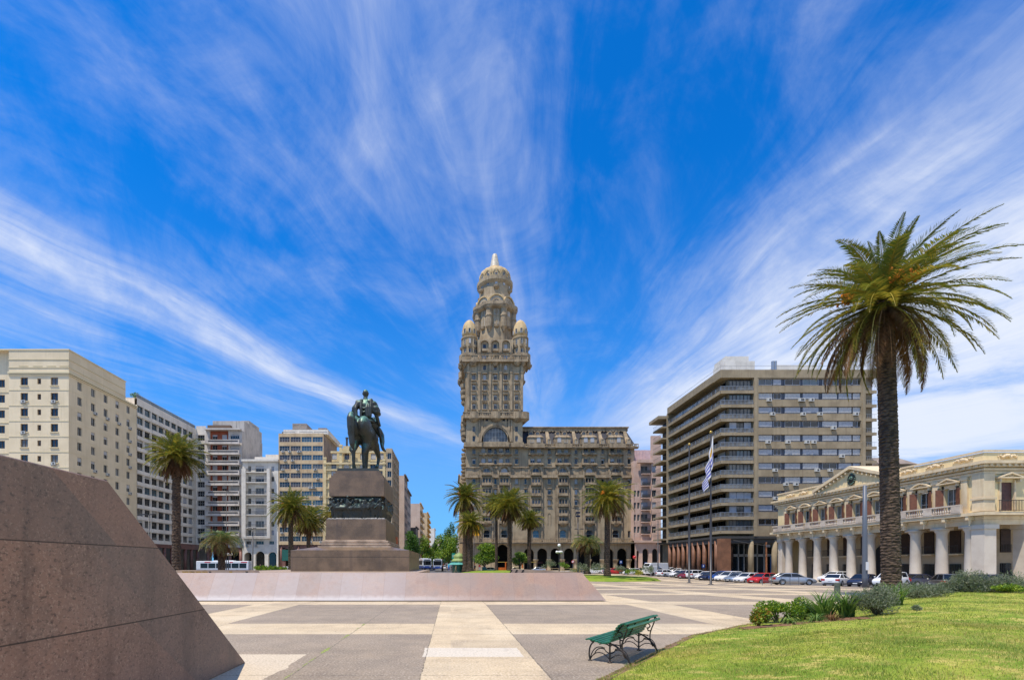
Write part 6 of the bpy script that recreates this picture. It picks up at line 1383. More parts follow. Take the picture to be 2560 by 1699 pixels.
def balustrade(x0, x1, y0, y1, z, h=1.0, step=.5):
    q = MB(); q.box(x0, x1, y0, y1, z-.45, z); q.box(x0-.1, x1+.1, y0-.12, y1, z-.18, z-.02); q.box(x0, x1, y0+.02, y0+.3, z+h-.16, z+h)
    n = int((x1-x0)/step)
    for i in range(n+1): x = x0 + (x1-x0-.16)*i/n; wd = .34 if i % 8 == 0 else .16; q.box(x, x+wd, y0+.05, y0+.25, z, z+h-.16)
    return q
B.put(balustrade(sx(235), xR+.3, DS-1.5, DS-.003, sz(1208), 1.05), 'balustrade', m_sal2)
q = balustrade(sx(270), sx(775), DS-1.3, DS-.003, sz(396), .95)
for a, b, pr in ((270, 420, 1.9), (440, 650, 1.7), (670, 775, 1.6)): q.box(sx(a), sx(b), DS-pr, DS-1.29, sz(396)-.4, sz(396)+.9)
B.put(q, 'balustrade', m_sal2); q = balustrade(sx(776), xR+.8, DS-1.1, DS-.003, sz(402), .85)
for c in wide[2:]: q.box(sx(c-70), sx(c+70), DS-1.6, DS-1.09, sz(402)-.4, sz(402)+.8)
B.put(q, 'balustrade', m_sal2)
def archring(q, cx_, zs, r0, r1, y0, y1, n=12, asp=1.0):
    for i in range(n):
        a, b = PI*i/n, PI*(i+1)/n
        pt = lambda r, t_: (cx_ + r*math.cos(t_), zs + asp*r*math.sin(t_))
        p = [pt(r0, a), pt(r1, a), pt(r1, b), pt(r0, b)]
        q.face([(x, y0, z) for x, z in p]); q.face([(p[1][0], y0, p[1][1]), (p[1][0], y1, p[1][1]), (p[2][0], y1, p[2][1]), (p[2][0], y0, p[2][1])]); q.face([(p[0][0], y0, p[0][1]), (p[3][0], y0, p[3][1]), (p[3][0], y1, p[3][1]), (p[0][0], y1, p[0][1])])
for c in wide:   # each bay: pilasters, sills, arch head
    q = MB()
    for s in (-1, 1): q.box(sx(c + 50*s)-.24, sx(c + 50*s)+.24, DS-.4, DS-.003, zB, sz(600)); q.box(sx(c + 62*s)-.1, sx(c + 62*s)+.1, DS-.2, DS-.003, zB, sz(410))
    archring(q, sx(c), sz(600), 1.18, 1.75, DS-.45, DS-.003); archring(q, sx(c), sz(600), 1.75, 1.98, DS-.28, DS-.003)
    archring(q, sx(c), sz(1125), .92, 1.15, DS-.2, DS-.003)
    B.put(q, 'bay_frame', m_sal2)
    q = MB()
    for r_ in (605, 690, 780, 870, 950, 1015): q.box(sx(c-41), sx(c+41), DS-1.0, DS-.003, sz(r_+30)-.25, sz(r_+30)+.12); q.box(sx(c-38), sx(c+38), DS-.85, DS-.7, sz(r_+30)+.12, sz(r_+26)+.45)
    for r_ in (690, 780, 870, 950, 1015):
        for o_ in (-39, -12, 12, 39): q.box(sx(c+o_)-.1, sx(c+o_)+.1, DS-.62, DS-.35, sz(r_+28), sz(r_-28))
        q.box(sx(c-40), sx(c+40), DS-.64, DS-.003, sz(r_-27), sz(r_-31))
    q.lathe((sx(c), DS, sz(1075)), [(.5,0),(1.1,.5),(1.35,.9)], 12)
    for r_ in (433, 520): q.box(sx(c-66), sx(c+66), DS-.95, DS-.003, sz(r_+34), sz(r_+28)); q.box(sx(c-60), sx(c+60), DS-.85, DS-.7, sz(r_+28), sz(r_+26)+.3); [q.lathe((sx(c+28*s), DS, sz(r_+34)-.45), [(.4,0),(.85,.45)], 10) for s in (-1, 1)]
    for o_ in (-58, 0, 58):
        for r_ in (433, 520): q.box(sx(c+o_)-.17, sx(c+o_)+.17, DS-.3, DS-.003, sz(r_+28), sz(r_-32))
    B.put(q, 'bay_balcony', m_sal2)
edges = [290, 465, 615, 885, 1115, 1340, 1565, 1725]
for a, b in zip(edges, edges[1:]):
    a_, b_ = (a+52 if a != 290 else a-8), (b-52 if b != 1725 else b)
    if b_-a_ > 20: q = MB(); q.box(sx(a_), sx(b_), DS-1.0, DS-.003, sz(664), sz(657)); q.box(sx(a_), sx(b_), DS-.9, DS-.65, sz(657), sz(640)); q.box(sx(a_), sx(b_), DS-.35, DS-.003, sz(575), sz(568)); q.box(sx(a_), sx(b_), DS-.08, DS-.004, sz(657), sz(575)); B.put(q, 'string_course', m_sal2)
for c, w in small.items():
    for r_ in (433, 520, 605, 690, 780, 870):
        if c == 797 and r_ < 600: continue
        q = MB(); q.box(sx(c)-w/2-.12, sx(c)+w/2+.12, DS-.1, DS-.004, sz(r_)-.86, sz(r_)-.8); q.box(sx(c)+w/2+.02, sx(c)+w/2+.12, DS-.12, DS-.004, sz(r_)-.8, sz(r_)+.9); q.box(sx(c)-w/2-.2, sx(c)+w/2+.2, DS-.32, DS-.003, sz(r_)-1.05, sz(r_)-.85); q.box(sx(c)-w/2-.2, sx(c)+w/2+.2, DS-.4, DS-.003, sz(r_)+.9, sz(r_)+1.06); B.put(q, 'window_sill', m_sal2)
q = MB(); 
for c in (1000, 1228, 720, 357): archring(q, sx(c), sz(975), .38, .52, DS-.1, DS-.003, 8); q.box(sx(c)-.52, sx(c)-.38, DS-.1, DS-.003, sz(1062), sz(975)); q.box(sx(c)+.38, sx(c)+.52, DS-.1, DS-.003, sz(1062), sz(975))
B.put(q, 'blind_niche', m_sal2)
for x, z, w, h, kinds, arch, rec, k in ws: B.win((x, DS+rec-.06, z), 0, rwin(B.rn, w, h, kinds, arch=m_sal if arch else None, **k))
# mansard
q = MB(); zA, zT = sz(368), sz(238); y0, y1 = DS+.5, DS+3.4; xa, xb, xt = sx(776), xR+.2, sx(1692)
q.face(((xa,y0,zA),(xb,y0,zA),(xt,y1,zT),(xa,y1,zT))); q.face(((xb,y0,zA),(xb,166,zA),(xt,163,zT),(xt,y1,zT))); q.face(((xa,y1,zT),(xt,y1,zT),(xt,163,zT),(xa,163,zT))); B.put(q, 'mansard_roof', m_slate)
q = MB(); q.box(xa, xt+.3, DS+3.0, DS+4.2, zT, sz(212)); q.box(xa, xt+.5, DS+2.6, DS+4.2, sz(212), sz(203)); q.box(xa, sx(1560), 147, 160, sz(203), sz(196)); q.box(sx(1150), sx(1300), 150, 156, sz(196), sz(172))
n = int((xt-xa)/.9)
for i in range(n): q.box(xa+.9*i, xa+.9*i+.5, DS+2.75, DS+3.0, sz(246), sz(238))
B.put(q, 'attic_cornice', m_sal2)
for c in (995, 1225, 1450, 1672):
    q = MB(); w_ = .42; q.rings([[(sx(c)-w_-.15,y0-.5,zA-.2),(sx(c)+w_+.15,y0-.5,zA-.2),(sx(c)+w_+.15,y0+.5,zA-.2),(sx(c)-w_-.15,y0+.5,zA-.2)], [(sx(c)-w_,y1-.45,zT),(sx(c)+w_,y1-.45,zT),(sx(c)+w_,y1+.3,zT),(sx(c)-w_,y1+.3,zT)]]); B.put(q, 'roof_rib', m_sal2)
    if c < 1670 or True:
        q = MB(); cc_ = sx(c+5); q.box(cc_-.55, cc_+.55, DS-.2, DS+1.6, zA-.4, sz(338)); q.lathe((cc_, DS+.7, sz(338)), [(.6,0),(.5,.5),(.2,.8)], 8); B.put(q, 'dormer', m_sal); B.win((cc_, DS-.22, zA-.1), 0, win_mesh(.75, 1.3, m_gl, m_frw, 0, 0, arch=m_sal2))
for c in (880, 1112, 1337, 1563):
    q = MB(); q.box(sx(c-68), sx(c+68), DS-.15, DS+2, zA-.3, sz(316)); q.rings([[(sx(c-72),DS-.35,sz(316)),(sx(c+72),DS-.35,sz(316)),(sx(c+72),DS+2.6,sz(316)),(sx(c-72),DS+2.6,sz(316))], [(sx(c-50),DS+.1,sz(297)),(sx(c+50),DS+.1,sz(297)),(sx(c+50),DS+3,sz(297)),(sx(c-50),DS+3,sz(297))]])
    B.put(q, 'dormer', m_sal2)
    for s in (-1, 1):
        B.win((sx(c+28*s), DS-.17, sz(362)), 0, rwin(B.rn, 1.1, 1.65, 'bbdc', nv=1, arch=m_sal2))
        q = MB(); xx, zz, yy = sx(c+29*s), sz(271), DS+1.7
        an = [2*PI*i/14 for i in range(14)]; q.mat(m_sal2).rings([[(xx+r_*math.cos(a), yy+o_, zz+r_*math.sin(a)) for a in an] for r_, o_ in ((.75,1.2),(.75,0),(.55,-.02),(.5,.1))]); q.mat(m_glc).face([(xx+.5*math.cos(a), yy+.09, zz+.5*math.sin(a)) for a in an]); B.put(q, 'oval_dormer', None)
# tower shaft
tb = [5.0, 156.5]; xa, xb = tx(208), tx(648); zbase, ztop = zC, tZ(948)
holes = []; ws = []
for cy in (1075, 1155, 1235, 1303):
    for c in (265, 350, 433, 515, 600): addw(tx(c), tZ(cy), .95, 1.7, 'dbccq', nv=1)
for c in (350, 433, 515): addw(tx(c), tZ(998), .95, 1.5, 'dcb', True, nv=0)
for c in (333, 368, 500, 535): addw(tx(c), tZ(1403), .9, 1.2, 'd', nv=0)
for cy in (1480, 1555):
    for c in (266, 600): addw(tx(c), tZ(cy), .85, 1.6, 'dc', nv=0)
addw(sx(541), (sz(352)+sz(222))/2, 7.2, sz(222)-sz(352), 'c', True, nv=7, nh=2)
q = MB(); q.frame(*fr); q.wall(xa, xb, zbase, ztop, holes, 0, .4); q.fr = None; side_x(q, xa, DS, 156.5, zbase, ztop); side_x(q, xb, DS, 156.5, zbase, ztop); q.face(((xa,156.5,zbase),(xb,156.5,zbase),(xb,156.5,ztop),(xa,156.5,ztop))); q.face(((xa,DS,ztop),(xb,DS,ztop),(xb,156.5,ztop),(xa,156.5,ztop))); B.put(q, 'tower_shaft', m_sal)
for x, z, w, h, kinds, arch, rec, k in ws: B.win((x, DS+rec-.02, z), 0, rwin(B.rn, w, h, kinds, arch=m_sal if arch else None, **k))
q = MB()
for c in (222, 307, 391, 475, 558, 642): q.box(tx(c)-.3, tx(c)+.3, DS-.4, DS-.003, tZ(1335), tZ(960)); q.box(tx(c)-.42, tx(c)+.42, DS-.5, DS-.003, tZ(1045), tZ(1030))
for k in range(4): y = 142 + 4*k; q.box(xa-.35, xa-.003, y-.3, y+.3, tZ(1335), tZ(960)); q.box(xb+.003, xb+.35, y-.3, y+.3, tZ(1335), tZ(960))
B.put(q, 'pilaster', m_sal2)
q = MB()
for cy in (1075, 1155, 1235, 1303):
    for c in (265, 350, 433, 515, 600): q.box(tx(c)-.75, tx(c)+.75, DS-.42, DS-.003, tZ(cy)-1.12, tZ(cy)-.9); q.box(tx(c)-.7, tx(c)+.7, DS-.5, DS-.003, tZ(cy)+.92, tZ(cy)+1.1)
for r0, r1, pr in ((3.7, 4.1, .35), (4.1, 4.6, .55), (4.6, 5.05, .3)): archring(q, sx(541), sz(355), r0, r1, DS-pr, DS-.003, 20, 1.15)
for c in (310, 330, 540, 560): q.box(tx(c)-.25, tx(c)+.25, DS-.35, DS-.003, sz(355), tZ(1390))
B.put(q, 'tower_ornament', m_sal2)
def ringbalc(zc_, h, pr, bulge, name, low=.5):
    q = MB(); q.box(xa-pr, xb+pr, DS-pr, 156.5+pr, zc_-low, zc_)
    for za, zb_, e_ in ((zc_, zc_+.2, 0), (zc_+h-.22, zc_+h, .08)): q.box(xa-pr-e_, xb+pr+e_, DS-pr-e_, DS-pr+.28, za, zb_); q.box(xa-pr-e_, xa-pr+.28, DS-pr+.281, 156.5+pr, za, zb_); q.box(xb+pr-.28, xb+pr+e_, DS-pr+.281, 156.5+pr, za, zb_)
    n = int((xb-xa+2*pr)/.62)
    for i in range(n+1): x = xa-pr + (xb-xa+2*pr-.3)*i/n; wd = .5 if i % 6 == 0 else .24; q.box(x, x+wd, DS-pr+.03, DS-pr+.25, zc_+.2, zc_+h-.22)
    for i in range(28): y = DS-pr+.6+.62*i; q.box(xa-pr+.03, xa-pr+.25, y, y+.24, zc_+.2, zc_+h-.22); q.box(xb+pr-.25, xb+pr-.03, y, y+.24, zc_+.2, zc_+h-.22)
    for x, y, r_ in bulge: q.lathe((x, y, zc_-low-.4), [(r_*.45,-.5),(r_*.8,0),(r_,.25),(r_,low+.4),(r_,low+.4+h),(r_*.92,low+.4+h)], 16)
    B.put(q, name, m_sal2)
ringbalc(tZ(1388), 1.3, 1.0, [(tx(265), DS, 1.6), (tx(433), DS, 1.7), (tx(605), DS, 1.6), (xa, 143, 1.5), (xa, 149, 1.5), (xb, 143, 1.5), (xb+.3, DS+.4, 1.7)], 'tower_balcony')
ringbalc(tZ(952), 1.5, 1.3, [(tx(265), DS, 1.3), (tx(433), DS, 1.0), (tx(605), DS, 1.3)], 'tower_balcony')
mk = {}
for nm, (c, yy) in {'a': (243, 142.2), 'b': (627, 142.2), 'c': (243, 154.5), 'd': (627, 154.5)}.items():
    x = tx(c) + (-.4 if c < 400 else .4); q = MB(); q.mat(m_sal2); z_ = lambda cy: tZ(cy, 141.5)
    q.lathe((x, yy, 0), [(.5,z_(1052)),(1.5,z_(1035)),(1.6,z_(1000)),(2.3,z_(990)),(2.5,z_(965)),(3.0,z_(955)),(3.05,z_(905)),(2.85,z_(905)),(2.85,z_(918)),(2.25,z_(918))], 18, cap=False)
    for k in range(9): a = 2*PI*k/9; q.lathe((x+2.75*math.cos(a), yy+2.75*math.sin(a), z_(1010)), [(.15,0),(.7,.9),(.75,1.4)], 8)
    B.put(q, 'turret_base', None, False)
    q = MB(); q.lathe((x, yy, 0), [(2.2,z_(918)),(2.2,z_(780)),(2.45,z_(776)),(2.45,z_(768)),(2.1,z_(766))], 18, cap=False)
    for k in range(9): a = 2*PI*(k+.5)/9; q.box(x+2.25*math.cos(a)-.16, x+2.25*math.cos(a)+.16, yy+2.25*math.sin(a)-.16, yy+2.25*math.sin(a)+.16, z_(918), z_(790))
    B.put(q, 'turret', m_sal)
    q = MB(); rings = []
    for cy, r_ in ((766,2.1),(720,2.12),(690,2.02),(665,1.75),(645,1.35),(630,.85),(622,.4),(618,.08)):
        rings.append([(x + r_*(1+.03*math.cos(9*t_))*math.cos(t_), yy + r_*(1+.03*math.cos(9*t_))*math.sin(t_), z_(cy)) for t_ in [2*PI*i/36 for i in range(36)]])
    q.rings(rings); B.put(q, 'turret_dome', m_dome, True)
    for k in range(5):
        a = R(-90 + (k-2)*40); rz = a + R(90)
        for cy, rr_, h_, w_ in ((828, 2.26, 1.5, .7), (905, 2.26, 1.4, .7), (742, 2.17, 1.3, .6)):
            if nm in 'ab': B.win((x + rr_*math.cos(a), yy + rr_*math.sin(a), z_(cy)), rz, rwin(B.rn, w_, h_, 'bcd', nv=0, arch=m_sal2 if cy != 905 else None))
        q2 = MB(); q2.lathe((x+2.3*math.cos(a), yy+2.3*math.sin(a), z_(862)), [(.3,0),(.55,.35),(.6,.8),(.5,.8)], 8); B.put(q2, 'turret_balcony', m_sal2)
q = MB(); q.frame(*fr); holes = []; ws = []
for c in (350, 433, 517): addw(tx(c), tZ(830), 1.0, 1.7, 'bdb', True, nv=0); addw(tx(c), tZ(906), 1.2, 1.3, 'b', nv=0)
q.wall(tx(295), tx(575), tZ(952), tZ(775), holes, -.4, .3); q.fr = None; q.face(((tx(295),DS+.4,tZ(775)),(tx(575),DS+.4,tZ(775)),(tx(575),154,tZ(775)),(tx(295),154,tZ(775)))); side_x(q, tx(208)+.5, 144, 154, tZ(952), tZ(775)); side_x(q, tx(648)-.5, 144, 154, tZ(952), tZ(775)); B.put(q, 'tower_gallery', m_sal)
for x, z, w, h, kinds, arch, rec, k in ws: B.win((x, DS+.4+rec-.06, z), 0, rwin(B.rn, w, h, kinds, arch=m_sal if arch else None, **k))
q = MB()
for c in (350, 433, 517):
    archring(q, tx(c), tZ(820), 1.2, 1.55, DS-.2, DS+.397); q.box(tx(c)-1.55, tx(c)-1.2, DS-.2, DS+.397, tZ(880), tZ(820)); q.box(tx(c)+1.2, tx(c)+1.55, DS-.2, DS+.397, tZ(880), tZ(820)); q.box(tx(c)-.75, tx(c)+.75, DS-.35, DS+.397, tZ(872), tZ(853))
for c in (308, 391, 475, 558): q.lathe((tx(c), DS+.3, tZ(935)), [(.85,0),(.8,.6),(.3,1.3),(.5,1.8),(.6,2.1)], 8)
B.put(q, 'gallery_ornament', m_sal2)
# upper round stages, centre line
TXc, TYc = X(1237, 148), 148.0; V_ = lambda cy: Z(600 + cy/3.1367, TYc - 1)
def stage(name, prof, mat, n=24, smooth=False): q = MB(); q.lathe((TXc, TYc, 0), [(r_, V_(cy)) for r_, cy in prof], n, cap=False); return B.put(q, name, mat, smooth)
stage('tower_lantern_stage', [(5.5,870),(5.5,785),(5.5,595),(5.8,590)], m_sal, 16)
q = MB()
for k in range(8):
    a = R(-90 + 22.5*(1) + 45*k); x, y = TXc + 5.7*math.cos(a), TYc + 5.7*math.sin(a); 
    q.lathe((x, y, 0), [(.2,V_(770)),(.45,V_(752)),(.95,V_(735)),(1.05,V_(700)),(1.0,V_(698)),(1.0,V_(658)),(1.15,V_(655)),(1.15,V_(646)),(.95,V_(640)),(.95,V_(600)),(1.3,V_(590)),(1.35,V_(560))], 12)
B.put(q, 'engaged_column', m_sal2)
q = MB(); rings = []
for r_, cy in ((5.8,596),(6.6,586),(6.9,574),(6.9,552),(6.6,552),(6.6,566),(5.6,566)): rings.append([(TXc + r_*(1+.045*math.cos(8*t_+PI))*math.cos(t_-R(90)), TYc + r_*(1+.045*math.cos(8*t_+PI))*math.sin(t_-R(90)), V_(cy)) for t_ in [2*PI*i/48 for i in range(48)]])
q.rings(rings, cap=False); B.put(q, 'tower_cornice', m_sal2)
for k in range(5):
    a = R(-90 + 45*(k-2)); rz = a + R(90)
    for cy, h_ in ((640, 1.6), (710, 1.5)): B.win((TXc + 5.42*math.cos(a), TYc + 5.42*math.sin(a), V_(cy)), rz, rwin(B.rn, 1.1, h_, 'ubd', nv=0))
    q = MB(); q.lathe((TXc + 5.4*math.cos(a), TYc + 5.4*math.sin(a), V_(745)), [(.3,0),(.75,.35),(.8,1.0),(.7,1.0)], 8); B.put(q, 'tower_balconet', m_sal2)
stage('tower_drum', [(5.9,566),(5.7,540),(4.9,490),(4.75,470),(4.75,385),(5.0,380),(5.5,366),(5.55,342),(5.3,342),(5.3,352),(4.7,352)], m_sal)
def gable(a, R0, r_, cy):
    c, s = math.cos(a), math.sin(a); z0 = V_(cy); P_ = lambda u, o_, z: (TXc + (R0+o_)*c - u*s, TYc + (R0+o_)*s + u*c, z0 + z); q = MB(); n = 12
    def arcp(rr_, o_): return [P_(rr_*math.cos(PI*i/n), o_, rr_*math.sin(PI*i/n)) for i in range(n+1)]
    q.mat(m_dome); A1, A2, A3, A4 = arcp(r_, -2.2), arcp(r_, .5), arcp(r_*.84, .5), arcp(r_*.84, .1); A0 = arcp(r_*1.0, .5)
    for p, w in ((A1, A2), (A2, A3), (A3, A4)):
        for i in range(n): q.face([p[i], p[i+1], w[i+1], w[i]])
    q.mat(m_zinc); A5, A6 = arcp(r_*.62, .12), arcp(r_*.58, .3)
    for p, w in ((A4, A5),):
        for i in range(n): q.face([p[i], p[i+1], w[i+1], w[i]])
    q.mat(m_sal)
    for p, w in ((A5, A6), (A6, arcp(r_*.32, .3))):
        for i in range(n): q.face([p[i], p[i+1], w[i+1], w[i]])
    q.mat(m_gl); q.face(arcp(r_*.32, .25)); B.put(q, 'arched_gable', None)
for k in range(8): gable(R(-90 + 45*k), 5.35, 2.45, 548)
for k in range(9):
    a = R(-90 + 30*(k-4)); rz = a + R(90); B.win((TXc + 4.8*math.cos(a), TYc + 4.8*math.sin(a), V_(402)), rz, rwin(B.rn, .7, 1.2, 'cdb', nv=0)); 
    if k % 2 == 0: q = MB(); q.lathe((TXc + 4.9*math.cos(a), TYc + 4.9*math.sin(a), V_(440)), [(.3,0),(.85,.5),(.9,1.0),(.8,1.0)], 10); B.put(q, 'tower_balconet', m_sal2)
q = MB(); rings = []
for cy, r_, rib in ((345,4.6,.0),(318,4.65,.0),(288,4.62,.045),(264,4.4,.05),(249,3.9,.05),(239,3.3,.05),(230,2.55,.04),(224,1.95,.02),(220,1.75,0)): rings.append([(TXc + r_*(1+rib*abs(math.cos(8*t_)))*math.cos(t_), TYc + r_*(1+rib*abs(math.cos(8*t_)))*math.sin(t_), V_(cy)) for t_ in [2*PI*i/80 + R(90) for i in range(80)]])
q.rings(rings, cap=False); B.put(q, 'dome', m_dome, True)
q = MB()
for k in range(12):
    a = R(-90 + 30*k); c, s = math.cos(a), math.sin(a); n = 8
    for i in range(n):
        t0, t1 = PI*i/n, PI*(i+1)/n; f = lambda rr_, t_, o_: (TXc + (4.6+o_)*c - rr_*math.cos(t_)*s, TYc + (4.6+o_)*s + rr_*math.cos(t_)*c, V_(306) + rr_*math.sin(t_)); q.face([f(.75,t0,.2), f(1.05,t0,.2), f(1.05,t1,.2), f(.75,t1,.2)]); q.face([f(1.05,t0,.2), f(1.05,t0,-.3), f(1.05,t1,-.3), f(1.05,t1,.2)])
B.put(q, 'dome_arcade', m_dome)
for k in range(7): a = R(-90 + 30*(k-3)); B.win((TXc + 4.72*math.cos(a), TYc + 4.72*math.sin(a), V_(325)), a + R(90), win_mesh(.75, 1.25, m_gl, m_frw, 0, 0, arch=m_dome))
stage('lantern_collar', [(1.8,226),(2.0,221),(1.75,212),(1.6,206)], M('rusty_collar', S(176,132,64), S(150,108,50)))
stage('lantern_cone', [(1.6,208),(1.45,190),(.95,128),(.78,105),(.6,98),(.05,94)], m_zinc, 16, True)
for yy, cy0, cy1, r_ in ((146, 1200, 1065, 1.5), (151, 1200, 1070, 1.4), (146, 1500, 1395, 1.4), (152, 1500, 1395, 1.4)):
    q = MB()
    for i in range(3): z = tZ(cy0 + (cy1-cy0)*i/3); q.lathe((xa-.2, yy, z), [(r_*(.5+.2*i),0),(r_*(.8+.1*i),.5),(r_*(.85+.1*i),1.3),(r_*.7,1.32)], 12)
    q.box(xa-.4, xa-.01, yy-.8, yy+.8, tZ(cy0), tZ(cy1)); B.put(q, 'side_oriel', m_sal2)
for i in range(7):
    for yy in (143, 149, 155): q = MB(); q.lathe((xL-.1, yy, sz(420+62*i)), [(.5,0),(1.1,.4),(1.15,.9),(.6,.92)], 10); B.put(q, 'side_balcony', m_sal2)
q = MB(); q.box(X(1175,138.2), X(1198,138.2), 138.4, 138.5, Z(1338,138.5), Z(1312,138.5)); B.put(q, 'yellow_banner', M('yellow_banner', S(250,176,20), r=.7))
B.done()
# ---- pink building
m_pink = M('pink_render', S(208,178,160), S(190,160,142), .4, .8, streak=S(166,130,112), sk=.35); m_pink2 = M('pink_stripe', S(206,180,180), S(190,164,164), 1, .8)
B = Bld((56, 142, tz(137)), 'pink apartment building with black iron balconies between the tower palace and concrete slab block', name='apartment_building'); D = 137; px_ = lambda p: X(p, D); pz = lambda p: Z(p, D); xs = [px_(1587), px_(1601), px_(1626), px_(1650)]
zr = [pz(1172 + 30*k) for k in range(6)]; mb = MB(); mb.frame(*frm('-y', D)); zb = pz(1350)
hB = [(px_(1611)-1.0, px_(1611)+1.0, z-1.3, z+.9) for z in zr]; hA = [(px_(1592.5)+o_-.35, px_(1592.5)+o_+.35, z-1.0, z+.8) for z in zr for o_ in (-.5, .5)]; hC = [(px_(1633)-.6, px_(1633)+.6, z-1.1, z+.8) for z in zr]
mb.wall(xs[0], xs[1], zb, pz(1205), [h for h in hA if h[3] < pz(1205)], -.2, .3); mb.wall(xs[1], xs[2], zb, pz(1150), hB, 0, .3); mb.wall(xs[2], xs[3], zb, pz(1090), hC, .6, .3)
for a, b in ((xs[0], xs[1]+.1), (xs[1]+.1, xs[2]), (xs[2], xs[3])): mb.arch_hole_wall(a, b, tz(137)-.2, zb, (a+b)/2, (b-a)/2-.5, pz(1378), .0, .8)
mb.fr = None; mb.face(((xs[2],D-.6,zb),(xs[2],D,zb),(xs[2],D,pz(1090)),(xs[2],D-.6,pz(1090)))); mb.box(xs[0], xs[3], D+.8, 155, zb, pz(1150)); B.put(mb, 'wall', m_pink)
mb = MB(); mb.box(xs[0]-.3, xs[2]+3, 143, 156, pz(1150)+.01, pz(1112)); [mb.box(xs[0]-.3+.9*i, xs[0]+.1+.9*i, 142.9, 142.999, pz(1150), pz(1112)) for i in range(7)]; B.put(mb, 'striped_attic', m_pink2)
mb = MB(); mb.box(xs[1]-1.2, xs[2]+.3, D-1.3, D-.003, pz(1158), pz(1150)); mb.box(xs[0]-.2, xs[3], D-.9, D-.003, zb-.6, zb); B.put(mb, 'cornice', m_pink)
for k, z in enumerate(zr):
    B.win((px_(1611), D+.24, z-1.3), 0, rwin(B.rn, 2.0, 2.2, 'cdbg', nv=1)); B.win((px_(1633), D-.36, z-1.1), 0, rwin(B.rn, 1.2, 1.9, 'cdb'))
    mb = MB(); mb.box(px_(1602), px_(1623), D-1.0, D-.003, z-1.6, z-1.4); B.put(mb, 'balcony', m_pink); mb = MB(); [mb.box(px_(1602)+.2*i, px_(1602)+.2*i+.07, D-.98, D-.94, z-1.4, z-.4) for i in range(12)]; mb.box(px_(1602), px_(1623), D-1.0, D-.92, z-.44, z-.36); mb.box(px_(1602), px_(1623), D-.96, D-.93, z-1.3, z-.7); B.put(mb, 'balcony_railing', m_frd)
for h in hA:
    if h[3] < pz(1205): B.win(((h[0]+h[1])/2, D+.44, h[2]), 0, win_mesh(.7, 1.8, m_glc, m_frw, 0, 1))
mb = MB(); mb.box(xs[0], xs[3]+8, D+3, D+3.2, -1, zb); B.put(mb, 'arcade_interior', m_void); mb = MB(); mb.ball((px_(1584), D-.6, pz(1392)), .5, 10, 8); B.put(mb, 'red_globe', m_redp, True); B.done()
# ---- grey concrete slab block, right
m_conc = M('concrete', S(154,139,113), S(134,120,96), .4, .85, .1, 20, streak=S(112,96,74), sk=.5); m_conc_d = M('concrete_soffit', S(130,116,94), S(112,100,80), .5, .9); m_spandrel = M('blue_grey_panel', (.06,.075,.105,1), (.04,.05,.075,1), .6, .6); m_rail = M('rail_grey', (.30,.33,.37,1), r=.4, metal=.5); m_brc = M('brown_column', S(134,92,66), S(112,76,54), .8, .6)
B = Bld((65, 100, tz(91)), 'broad concrete slab block with long balconies on its near corner and brown round columns', name='apartment_building'); XC, YC, YE = 51.0, 90.7, 113.0; x1, x2, x3 = X(1889, YC), X(2155, YC), X(2192, YC); ZR = 38.6; NF = 11; FH = 2.646; zl = [34.35 - FH*k for k in range(NF)]
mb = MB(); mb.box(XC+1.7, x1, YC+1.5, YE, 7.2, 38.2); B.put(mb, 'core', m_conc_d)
for k, z in enumerate(zl):
    mb = MB(); mb.box(XC, x1-.3, YC, YE-.3, z-.02, z+.16); mb.box(XC, x1-.3, YC-.02, YC+.14, z-.22, z+.36); mb.box(XC-.02, XC+.14, YC+.141, YE-.3, z-.22, z+.36); B.put(mb, 'floor_slab', m_conc)
    mb = MB(); zr_ = z+.36
    for i in range(9): x = XC+.06+i*(x1-.5-XC)/8; mb.tube([(x, YC+.05, zr_), (x, YC+.05, zr_+.8)], .03, 4)
    for i in range(15): y = YC+.3+i*(YE-YC-1)/14; mb.tube([(XC+.05, y, zr_), (XC+.05, y, zr_+.8)], .03, 4)
    for q in (.12, .8): mb.tube([(XC+.05, YE-.5, zr_+q), (XC+.05, YC+.05, zr_+q), (x1-.4, YC+.05, zr_+q)], .035, 4)
    B.put(mb, 'balcony_railing', m_rail)
    mb = MB(); mb.box(XC+.07, x1-.45, YC+.07, YC+.08, zr_+.15, zr_+.72); mb.box(XC+.07, XC+.08, YC+.1, YE-.5, zr_+.15, zr_+.72); B.put(mb, 'railing_panel', m_glc)
    kk = B.rn.choice('uucug'); rz = z+.16
    for i in range(3): B.win((XC+2.3+i*1.85 if False else XC+1.9+(i+.5)*(x1-2.4-XC)/3, YC+1.46-.9, rz), 0, rwin(B.rn, (x1-2.4-XC)/3, 2.25, kk+kk+'c', frame=m_frd, nv=1))
    for i in range(7): B.win((XC+1.66, YC+2.6+i*2.75, rz), R(-90), rwin(B.rn, 2.6, 2.2, 'uddcugd', frame=m_frd, nv=2))
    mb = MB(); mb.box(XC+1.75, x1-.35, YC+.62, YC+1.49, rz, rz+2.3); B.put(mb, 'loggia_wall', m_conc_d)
mb = MB(); mb.box(XC-.05, x3, YC-.05, YE, 37.1, ZR); mb.box(XC-.4, XC-.051, YC+2, YE-.5, 36.95, 37.08); B.put(mb, 'parapet', m_conc)
